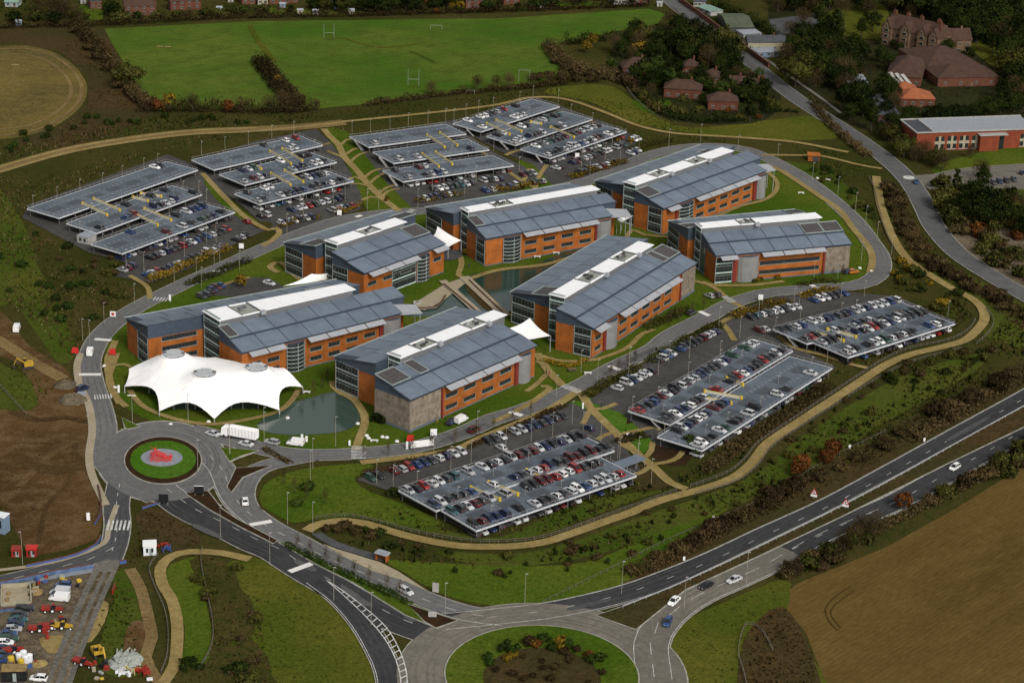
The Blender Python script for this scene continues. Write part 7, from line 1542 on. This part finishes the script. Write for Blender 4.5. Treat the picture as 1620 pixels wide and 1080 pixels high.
for i, (x, y, lb) in enumerate(((850, 408, 'white bench below the orange windows of the pond block, western one'), (880, 402, 'white bench below the orange windows of the pond block, eastern one'), (592, 699, 'long white bench on the lawn by the pond footpath'), (485, 622, 'white bench at the head of the tent pond'), (997, 689, 'white bench on the lawn below the half-empty deck stairs'), (930, 592, 'small white bench on the lawn of the curved-road block'), (1309, 286, 'white slab on the eastern bank'), (1267, 307, 'white slab beside the gravel patch'))): bench(x, y, lb)
p = P(905, 587); r = thing('picnic_table', 'dark picnic table on the lawn below the curved-road block', 'table', (p.x, p.y, .2), .3); m = MB(); m.box(-1.4, -.5, .7, 1.4, .5, .8, 'wood'); m.obj('table_top', r)
for s in (-1, 1): m = MB(); m.box(-1.4, s * .95 - .18, .42, 1.4, s * .95 + .18, .5, 'wood'); m.obj('bench', r); m = MB(); m.beam((s * 1.0, -1, 0), (s * 1.0, 1, 0), .12, .7, 'wood'); m.obj('leg', r)
stone_rng = random.Random(4)
for i, (x, y) in enumerate(((580, 690), (583, 694), (605, 692), (612, 693), (628, 699), (566, 671), (270, 672), (330, 668), (165, 580), (182, 614), (1293, 283), (1360, 425), (1378, 430), (455, 662))):
    p = P(x, y); m = MB(); m.cyl(0, 0, 0, .45, .75, .5, 'stone_white', 7); m.obj('boulder', None, (p.x, p.y, .2), i, label='pale boulder lying on the campus lawn', cat='boulder', group='pale boulders on the campus lawns')
p = P(660, 481); r = thing('round_table', 'round paved seating circle on the pond terrace', 'seating', (p.x, p.y, ZP)); m = MB(); m.cyl(0, 0, 0, .45, 1.6, mat='concrete', n=14); m.obj('bench', r); m = MB(); m.cyl(0, 0, .45, .8, .5, .3, 'wood', 8); m.obj('table_top', r)
# pond terrace edge and jetty walls
for s_, lb in (('655,490 690,488 705,470', 'low grey retaining wall round the pond terrace'), ('742,446 802,504', 'timber handrail on the wide footbridge'), ('702,452 757,498', 'timber handrail on the narrow footbridge')): wall_run(s_, .9, .3, 'fence_wood', lb, 'handrail', 'railing')
# --- fences: rails as parts, posts too many to part
def fence(s, h, label, rails=(.5, 1.0), mat='fence_wood', step=2.4, name='fence', th=.10, z=.05):
    ln = spline(PX(s), False, step); b = ln[0]; r = thing(name, label, 'fence', (b.x, b.y, z))
    for q in rails:
        m = MB()
        for i in range(len(ln) - 1): m.beam(ln[i] - b + Vector((0, 0, h * q)), ln[i + 1] - b + Vector((0, 0, h * q)), th, th, mat)
        m.obj('rail', r)
    m = MB()
    for p in ln: m.box(p.x - b.x - .07, p.y - b.y - .07, 0, p.x - b.x + .07, p.y - b.y + .07, h * 1.1, mat)
    m.obj('posts', r, kind='stuff')
fence('500,822 545,818 590,825 650,842 700,852 760,859 815,858 860,852 910,836 960,818 1010,800 1070,778', 1.2, 'post-and-rail fence along the inner side of the southern gravel path'); fence('1092,772 1150,750 1178,728 1200,702 1250,668 1310,628 1360,595 1400,570 1440,553 1500,540 1530,525 1543,508', 1.2, 'post-and-rail fence along the inner side of the eastern gravel path'); fence('1100,783 1160,765 1195,742 1222,708 1270,675 1325,640 1380,605 1440,575 1520,553', 1.1, 'post-and-rail fence outside the eastern gravel path'); fence('1560,490 1572,510 1562,530 1545,545', 1.1, 'short fence at the sharp bend of the gravel path')
fence('320,868 318,890 325,930 335,975 337,1010 330,1035 315,1060', 1.1, 'post-and-rail fence between the left meadow and the scrub bed'); fence('250,880 236,900 245,930 260,965 266,1000 264,1040 255,1065', 1.1, 'post-and-rail fence outside the left footpath'); fence('860,955 960,905 1050,860 1130,825 1210,790 1300,735 1400,685', 1.1, 'wire fence at the top of the bracken bank', (.9,)); fence('1222,1030 1205,1000 1180,990 1168,1030 1175,1060 1185,1100', 1.1, 'fence round the scrubby corner by the ploughed field'); fence('985,132 1005,158 1030,180 1045,190', 1.1, 'pale garden fence above the grassy slope'); fence('0,612 20,635 42,658', 1.2, 'fence across the bare earth on the left', (.5, 1.0))
fence('985,964 1060,934 1140,898 1215,862 1315,813 1415,760 1515,704 1620,646 1700,600', .75, 'steel crash barrier on the central reservation', (.8,), 'steel', 4, 'crash_barrier', .26, .45); fence('1375,282 1383,300 1390,330 1402,370 1415,395', 1.1, 'dark fence beside the stepped end of the gravel path')
# --- left-hand construction site
K8, O8 = 4.908, (0, 860)
def S(x, y, z=0): return P(O8[0] + x / K8, O8[1] + y / K8, z)
for i, (x, y, kd, c_) in enumerate(((195, 520, 'estate car', 'black'), (155, 565, 'hatchback', 'dark grey'), (142, 605, 'saloon', 'teal'), (125, 640, 'hatchback', 'dark blue'), (105, 678, 'hatchback', 'pale grey'), (60, 715, 'saloon', 'blue'), (70, 752, 'estate car', 'green'), (40, 785, 'hatchback', 'white'), (30, 832, 'saloon', 'dark blue'), (25, 875, 'estate car', 'dark grey'), (15, 915, 'hatchback', 'blue'))):
    p = S(x, y); car(Vector((p.x, p.y, .15)), R(8), kd, c_, f'{c_} {kd} in the tight row of workers\' cars on the building site')
for x, y, kd, c_, lb in ((460, 440, 'van', 'white', 'white van beside a silver van on the building site'), (465, 395, 'van', 'silver', 'silver van between a white van and a blue car on the building site'), (495, 335, 'hatchback', 'blue', 'blue hatchback beyond the silver van on the building site'), (300, 1060, 'hatchback', 'white', 'white hatchback beside the orange-topped container')):
    p = S(x, y); car(Vector((p.x, p.y, .15)), R(175), kd, c_, lb, name='delivery_van' if kd == 'van' else 'parked_car')
WH = {}
def wheel(par, x, y, r_, w_=.3, mat='tyre'):
    k = (r_, w_)
    if k not in WH:
        m = MB(); an = [2 * math.pi * i / 12 for i in range(12)]; m.hexa([(r_ * math.cos(q), -w_ / 2, r_ * math.sin(q)) for q in an], [(r_ * math.cos(q), w_ / 2, r_ * math.sin(q)) for q in an], 'tyre')
        for sy in (-1, 1): m.face([(r_ * .5 * math.cos(q), sy * (w_ / 2 + .01), r_ * .5 * math.sin(q)) for q in (an if sy < 0 else an[::-1])], 'sign_white')
        WH[k] = m.mesh('wheel')
    link('wheel', WH[k], par, (x, y, r_))
def tractor(x, y, deg, label, mat='machine_red'):
    p = S(x, y); r = thing('tractor', label, 'tractor', (p.x, p.y, .15), R(deg)); r.scale = (.8, .8, .8); m = MB(); m.hexa([(.2, -.5, .7), (2.6, -.45, .7), (2.6, .45, .7), (.2, .5, .7)], [(.2, -.5, 1.9), (2.4, -.4, 1.6), (2.4, .4, 1.6), (.2, .5, 1.9)], mat); m.obj('bonnet', r)
    m = MB(); m.box(-1.5, -.8, .8, .2, .8, 1.5, mat); m.obj('body', r); m = MB(); m.hexa([(-1.3, -.75, 1.5), (.2, -.75, 1.5), (.2, .75, 1.5), (-1.3, .75, 1.5)], [(-1.1, -.65, 2.8), (0, -.65, 2.8), (0, .65, 2.8), (-1.1, .65, 2.8)], 'car_glass', mat); m.obj('cab', r); m = MB(); m.hexa([(-4.2, -1.1, 1.0), (-1.8, -1.1, 1.0), (-1.8, 1.1, 1.0), (-4.2, 1.1, 1.0)], [(-4.5, -1.2, 1.9), (-1.6, -1.2, 1.9), (-1.6, 1.2, 1.9), (-4.5, 1.2, 1.9)], mat); m.obj('skip', r)
    for sy in (-1, 1): wheel(r, -.8, sy * 1.0, .85, .45); wheel(r, 2.0, sy * .8, .55, .35); wheel(r, -3.2, sy * 1.0, .6, .4)
tractor(665, 950, -25, 'red tractor with skip trailer beside the pile of pipes'); tractor(430, 530, 5, 'red dumper next to the parked vans on the building site'); tractor(330, 680, 8, 'red dumper between the row of workers\' cars and the sand'); tractor(130, 845, 20, 'red dumper at the end of the row of workers\' cars')
tractor(505, 662, 0, 'yellow dumper beside the red ones', 'machine_yellow'); tractor(425, 660, 10, 'red dumper touching the yellow one')
def digger(x, y, deg, label):
    p = S(x, y); r = thing('excavator', label, 'excavator', (p.x, p.y, .15), R(deg))
    for sy in (-1, 1): m = MB(); m.box(-1.8, sy * 1.1 - .3, 0, 1.8, sy * 1.1 + .3, .8, 'plastic_dark'); m.obj('track', r)
    m = MB(); m.box(-1.8, -1.3, .9, 1.2, 1.3, 2.2, 'machine_yellow'); m.obj('body', r); m = MB(); m.box(.2, -1.2, 2.2, 1.3, -.1, 3.2, 'car_glass', 'machine_yellow'); m.obj('cab', r); m = MB(); m.beam((1, .4, 1.8), (3.4, .4, 3.8), .45, .45, 'machine_yellow'); b = m.obj('boom', r); m = MB(); m.beam((3.4, .4, 3.8), (4.6, .4, 1.4), .35, .35, 'machine_yellow'); m.obj('arm', b); m = MB(); m.hexa([(4.2, 0, .3), (5, 0, .6), (5, .9, .6), (4.2, .9, .3)], [(4.3, 0, 1.4), (5.0, 0, 1.4), (5.0, .9, 1.4), (4.3, .9, 1.4)], 'plastic_dark'); m.obj('bucket', b)
digger(760, 870, -60, 'yellow excavator at the foot of the sand heap'); p_ = P(44, 580); O8, K8 = (0, 0), 1.0; digger(44, 582, 200, 'small yellow excavator on the left earth bank'); O8, K8 = (0, 860), 4.908
def tank(x, y, mat, label, rad=.85, h=1.9, grp=None):
    p = S(x, y); r = thing('storage_tank', label, 'tank', (p.x, p.y, .15), 0, grp); m = MB(); m.cyl(0, 0, 0, h, rad, mat=mat, n=14); m.obj('drum', r); m = MB(); m.cyl(0, 0, h, h + .2, rad * .8, rad * .5, mat, 14); m.obj('lid', r)
for i, (x, y) in enumerate(((150, 905), (185, 885), (200, 925), (230, 912))): tank(x, y, 'tank_white', 'white plastic tank in the cluster beside the yellow drums', grp='white plastic tanks on the building site')
for x, y in ((88, 930), (165, 950)): tank(x, y, 'yellow', 'yellow drum standing among the white tanks', grp='yellow drums on the building site')
def cabin(A, B, d, h, wl, rf, label, name='site_cabin', z=.1):
    a, b = A, B; L = (b - a).length; r = thing(name, label, 'cabin', (a.x, a.y, z), math.atan2(b.y - a.y, b.x - a.x)); m = MB(); m.box(0, 0, 0, L, d, h, wl); m.obj('wall', r); m = MB(); m.box(-.15, -.15, h, L + .15, d + .15, h + .2, rf); m.obj('roof', r)
    for i in range(2): m = MB(); m.box(L * (.2 + .4 * i), -.08, h * .35, L * (.2 + .4 * i) + L * .18, .05, h * .8, 'dark_glass'); m.obj('window', r)
    m = MB(); m.box(L * .45, -.06, .1, L * .45 + .9, .05, h * .8, 'frame_grey'); m.obj('door', r)
cabin(S(15, 1075), S(205, 1070), 3.2, 3.0, 'sign_black', 'sand', 'dark open container with a flat orange roof on the building site'); cabin(S(1115, 95), S(1215, 90), 3.6, 2.8, 'tank_white', 'sign_white', 'white site cabin by the red and blue barriers'); cabin(P(-14, 842), P(8, 846), 3, 5.2, 'panel_blue', 'tank_white', 'grey two-storey site cabin at the edge of the bare earth'); cabin(S(90, 105), S(160, 105), 2.4, 2.2, 'machine_red', 'machine_red', 'small red container left of the flag pole'); cabin(S(205, 105), S(285, 105), 2.4, 2.4, 'machine_red', 'sign_red', 'bright red container right of the flag pole')
m = MB(); p = P(119, 649); m.box(-1, -1, 0, 1.6, 1.2, .0 + 1.6, 'concrete'); r = thing('concrete_block', 'pale concrete kiosk beside the left bend', 'kiosk', (P(128, 630).x, P(128, 630).y, .1)); m.obj('wall', r); m = MB(); m.box(-1.1, -1.1, 1.6, 1.7, 1.3, 1.8, 'flat_roof'); m.obj('roof', r)
p = P(131, 618); car(Vector((p.x, p.y, .2)), R(60), 'people carrier', 'dark blue', 'dark blue people carrier pulled up on the earth by the left bend')
def heap(px, py, rad, h, mat, label, seed, cat='heap'):
    p = P(px, py) if px > 300 or py < 860 else P(px, py); rr = random.Random(seed); N = 16; m = MB(); rings = []
    for k, (q, z) in enumerate(((1, 0), (.78, .38), (.5, .72), (.22, .95))): rings.append([(rad * q * rr.uniform(.85, 1.15) * math.cos(2 * math.pi * i / N), rad * .8 * q * rr.uniform(.85, 1.15) * math.sin(2 * math.pi * i / N), h * z * rr.uniform(.9, 1.1)) for i in range(N)])
    for k in range(3):
        for i in range(N): m.face([rings[k][i], rings[k][(i + 1) % N], rings[k + 1][(i + 1) % N], rings[k + 1][i]], mat)
    m.face(rings[3], mat); m.obj('spoil_heap', None, (p.x, p.y, .1), rr.random(), label=label, cat=cat)
heap(115, 634, 5, 2.6, 'site_dirt', 'larger grey-brown spoil heap beside the left bend', 1); heap(103, 610, 4, 1.8, 'site_dirt', 'smaller spoil heap behind the larger one by the left bend', 2); heap(199, 1046, 5, 1.6, 'stone_heap', 'pile of grey-green pipes and stone on the building site', 3); heap(62, 1050, 2.4, 1.0, 'gravel_gold', 'small heap of sand beside the white tanks', 4); heap(56, 937, 2.2, 1.1, 'sand', 'small earth heap beside the half-built foundation', 5)
rr = random.Random(9)
for i in range(26): 
    x, y = rr.uniform(185, 215), rr.uniform(1036, 1054); p = P(x, y); m = MB(); m.cyl(0, 0, -1.2, 1.2, .22, mat='stone_heap', n=7); o = m.obj('pipe', None, (p.x, p.y, 1.0 + rr.random() * .8), 0, label='grey-green pipe lying on the pipe heap', cat='pipe', group='pipes on the heap at the building site'); o.rotation_euler = (math.pi / 2, 0, rr.uniform(-.6, .2))
def rect_pile(x, y, mat, label, n, seed):
    p = S(x, y); r = thing('barrier_stack', label, 'barriers', (p.x, p.y, .1)); q = random.Random(seed)
    for i in range(n): m = MB(); m.box(-1, -.08, 0, 1, .08, .9, mat); m.obj('barrier', r, (q.uniform(-1.6, 1.6), q.uniform(-1.3, 1.3), i * .06), q.uniform(0, 3))
rect_pile(1110, 1000, 'machine_red', 'heap of red barriers on the right edge of the building site', 9, 1); rect_pile(1030, 1000, 'line_yellow', 'orange barriers beside the red ones', 4, 2); rect_pile(965, 1020, 'tank_white', 'white and blue bags beside the orange barriers', 6, 3); rect_pile(840, 940, 'sign_black', 'dark tyres and timber beside the red tractor', 5, 4); rect_pile(1258, 30, 'machine_red', 'red plastic barriers beside the white cabin', 4, 5); rect_pile(1290, 50, 'plastic_blue', 'blue plastic barriers beside the white cabin', 4, 6); rect_pile(275, 375, 'render_cream', 'stack of boards beside the half-built foundation', 5, 7)
# plastic mesh fencing and boards
for s_, mt, h_, lb in (('0,927 40,920 90,909 148,899', 'tarp_blue', 1.5, 'blue mesh fence along the building-site road'), ('42,898 80,890 120,880 150,865 160,850', 'plastic_blue', 1.0, 'blue mesh fence below the bare earth'), ('150,830 158,815 160,795 155,770', 'plastic_blue', .9, 'blue fence up the edge of the bare earth'), ('225,805 240,800 258,795', 'plastic_blue', .7, 'blue netting below the oval roundabout'), ('178,940 183,928', 'machine_red', 1.4, 'red hoarding beside the site road'), ('190,892 200,890', 'plastic_blue', 1.0, 'blue board at the site road junction'), ('0,968 45,962 52,958', 'tarp_blue', 1.0, 'blue sheet along the half-built foundation')):
    wall_run(s_, h_, .25, mt, lb, 'mesh_fence', 'fence')
def foundation():
    q = [S(x, y) for x, y in ((10, 490), (245, 480), (235, 335), (15, 345))]; c = sum(q, Vector()) / 4; r = thing('foundation', 'half-built concrete foundation with low walls on the building site', 'foundation', (c.x, c.y, .1)); m = MB(); m.prism([(p.x - c.x, p.y - c.y) for p in q], 0, .25, 'concrete', 'paving'); m.obj('slab', r)
    for i in range(4): a, b = q[i] - c, q[(i + 1) % 4] - c; m = MB(); m.beam((a.x, a.y, .25), (b.x, b.y, .25), .4, 1.0, 'render_cream'); m.obj('wall', r)
    rr = random.Random(2)
    for i in range(7): x, y = rr.uniform(-4, 4), rr.uniform(-6, 6); m = MB(); m.box(x, y, .25, x + rr.uniform(.6, 1.4), y + rr.uniform(.6, 1.6), .25 + rr.uniform(.4, 1.0), rr.choice(['machine_red', 'wood', 'leaf_dark', 'sand'])); m.obj('material_pack', r)
foundation()
rr = random.Random(21)
for i in range(34):
    x, y = rr.choice([(rr.uniform(230, 560), rr.uniform(560, 760)), (rr.uniform(60, 330), rr.uniform(880, 1060)), (rr.uniform(700, 1180), rr.uniform(880, 1060)), (rr.uniform(240, 640), rr.uniform(250, 340))]); p = S(x, y); m = MB(); w_, d_, h_ = rr.uniform(.7, 1.6), rr.uniform(.6, 1.2), rr.uniform(.4, 1.2)
    mt = rr.choice(['wood', 'render_cream', 'tank_white', 'machine_red', 'stone_heap', 'sign_black', 'plastic_blue', 'yellow']); m.box(-w_ / 2, -d_ / 2, .12, w_ / 2, d_ / 2, h_, mt); m.box(-w_ / 2 - .08, -d_ / 2 - .08, 0, w_ / 2 + .08, d_ / 2 + .08, .12, 'wood')
    cw = {'wood': 'timber', 'render_cream': 'cream', 'tank_white': 'white', 'machine_red': 'red', 'stone_heap': 'grey', 'sign_black': 'black', 'plastic_blue': 'blue', 'yellow': 'yellow'}[mt]; where = 'by the red dumpers' if y < 770 and y > 400 else 'among the tanks' if x < 340 and y > 800 else 'near the excavator' if y > 800 else 'beside the blue mesh fence'
    m.obj('loaded_pallet', None, (p.x, p.y, .12), rr.random() * 3, label=f'{cw} load on a pallet {where} on the building site', cat='pallet', group=f'{cw} pallets {where}')
# small utility hut at the corner of the western deck
cabin(P(122, 384), P(140, 388), 5, 2.8, 'concrete', 'flat_roof', 'small concrete plant room at the corner of the western deck', 'plant_room')
# bicycle-shelter like canopy by the near deck
p = P(985, 745); r = thing('cycle_shelter', 'low grey-roofed cycle shelter between the near deck and the campus path', 'shelter', (p.x, p.y, .2), R(42)); m = MB(); m.box(-8, -2.2, 2.3, 8, 2.2, 2.5, 'roof_metal'); m.obj('roof', r)
for i in range(5):
    for s in (-1, 1): m = MB(); m.cyl(-7.5 + i * 3.75, s * 1.9, 0, 2.3, .08, mat='steel'); m.obj('post', r)
p = P(1300, 553); r = thing('cycle_shelter', 'low dark-roofed cycle shelter beneath the turning-head deck', 'shelter', (p.x, p.y, .2), R(-30)); m = MB(); m.box(-5, -2.2, 2.3, 5, 2.2, 2.5, 'slate_fascia'); m.obj('roof', r)
for i in range(3):
    for s in (-1, 1): m = MB(); m.cyl(-4.5 + i * 4.5, s * 1.9, 0, 2.3, .08, mat='steel'); m.obj('post', r)
# --- people
def person(px, py, z, coat, label, deg=0, stride=.25):
    """one continuous body grown over a small skeleton"""
    p = P(px, py, z); me = bpy.data.meshes.new('body'); s = 1.12
    J = {'hip': (0, 0, .95), 'waist': (0, 0, 1.15), 'chest': (0, 0, 1.38), 'neck': (0, 0, 1.52), 'head': (.02, 0, 1.66), 'crown': (.02, 0, 1.76), 'ls': (0, .18, 1.43), 'le': (-.06, .24, 1.14), 'lh': (.06, .26, .88), 'rs': (0, -.18, 1.43), 're': (.06, -.24, 1.14), 'rh': (.16, -.25, .90), 'lt': (0, .10, .90), 'lk': (stride * .6, .10, .50), 'lf': (stride, .10, .06), 'lq': (stride + .16, .11, .03), 'rt': (0, -.10, .90), 'rk': (-stride * .3, -.10, .50), 'rf': (-stride, -.10, .07), 'rq': (-stride + .16, -.11, .03)}
    RD = {'hip': .15, 'waist': .14, 'chest': .17, 'neck': .06, 'head': .10, 'crown': .07, 'ls': .075, 'le': .05, 'lh': .04, 'rs': .075, 're': .05, 'rh': .04, 'lt': .10, 'lk': .07, 'lf': .05, 'lq': .035, 'rt': .10, 'rk': .07, 'rf': .05, 'rq': .035}
    E_ = [('hip', 'waist'), ('waist', 'chest'), ('chest', 'neck'), ('neck', 'head'), ('head', 'crown'), ('chest', 'ls'), ('ls', 'le'), ('le', 'lh'), ('chest', 'rs'), ('rs', 're'), ('re', 'rh'), ('hip', 'lt'), ('lt', 'lk'), ('lk', 'lf'), ('lf', 'lq'), ('hip', 'rt'), ('rt', 'rk'), ('rk', 'rf'), ('rf', 'rq')]
    ks = list(J); me.from_pydata([tuple(c * s for c in J[k]) for k in ks], [(ks.index(a), ks.index(b)) for a, b in E_], [])
    r = thing('person', label, 'person', (p.x, p.y, z), R(deg)); o = link('body', me, r); md = o.modifiers.new('skin', 'SKIN')
    for i, k in enumerate(ks): v = me.skin_vertices[0].data[i] if me.skin_vertices else None
    return r, o, ks, RD
def people(lst):
    for px, py, z, coat, label, deg in lst:
        r, o, ks, RD = person(px, py, z, coat, label, deg); me = o.data
        if not me.skin_vertices:
            bm = bmesh.new(); bm.from_mesh(me); lay = bm.verts.layers.skin.verify()
            for i, v in enumerate(bm.verts): v[lay].radius = (RD[ks[i]] * 1.1,) * 2; v[lay].use_root = i == 0
            bm.to_mesh(me); bm.free()
        else:
            for i in range(len(ks)): me.skin_vertices[0].data[i].radius = (RD[ks[i]] * 1.1,) * 2; me.skin_vertices[0].data[i].use_root = i == 0
        sb = o.modifiers.new('smooth', 'SUBSURF'); sb.levels = sb.render_levels = 1; me.materials.append(MATS[coat])
        m = MB(); m.cyl(.02, 0, 1.80, 2.02, .12, .07, 'cloth_dark', 8); m.obj('hair', r)
people([(951, 645, .4, 'cloth_dark', 'person in dark clothes standing on the path beside the half-empty deck', 20), (864, 592, .4, 'cloth_dark', 'person in dark clothes walking at the path junction by the timber-corner block', 60), (869, 594, .4, 'cloth_red', 'person in a reddish coat walking beside another at the path junction', 60), (1184, 644, ZD + .03, 'cloth_red', 'person in a pink-red top standing on the half-empty deck', 90), (692, 668, .3, 'machine_yellow', 'person in a yellow vest at the door of the timber-clad corner', 200), (742, 423, .4, 'cloth_dark', 'person in dark clothes at the head of the wide footbridge', 120)])
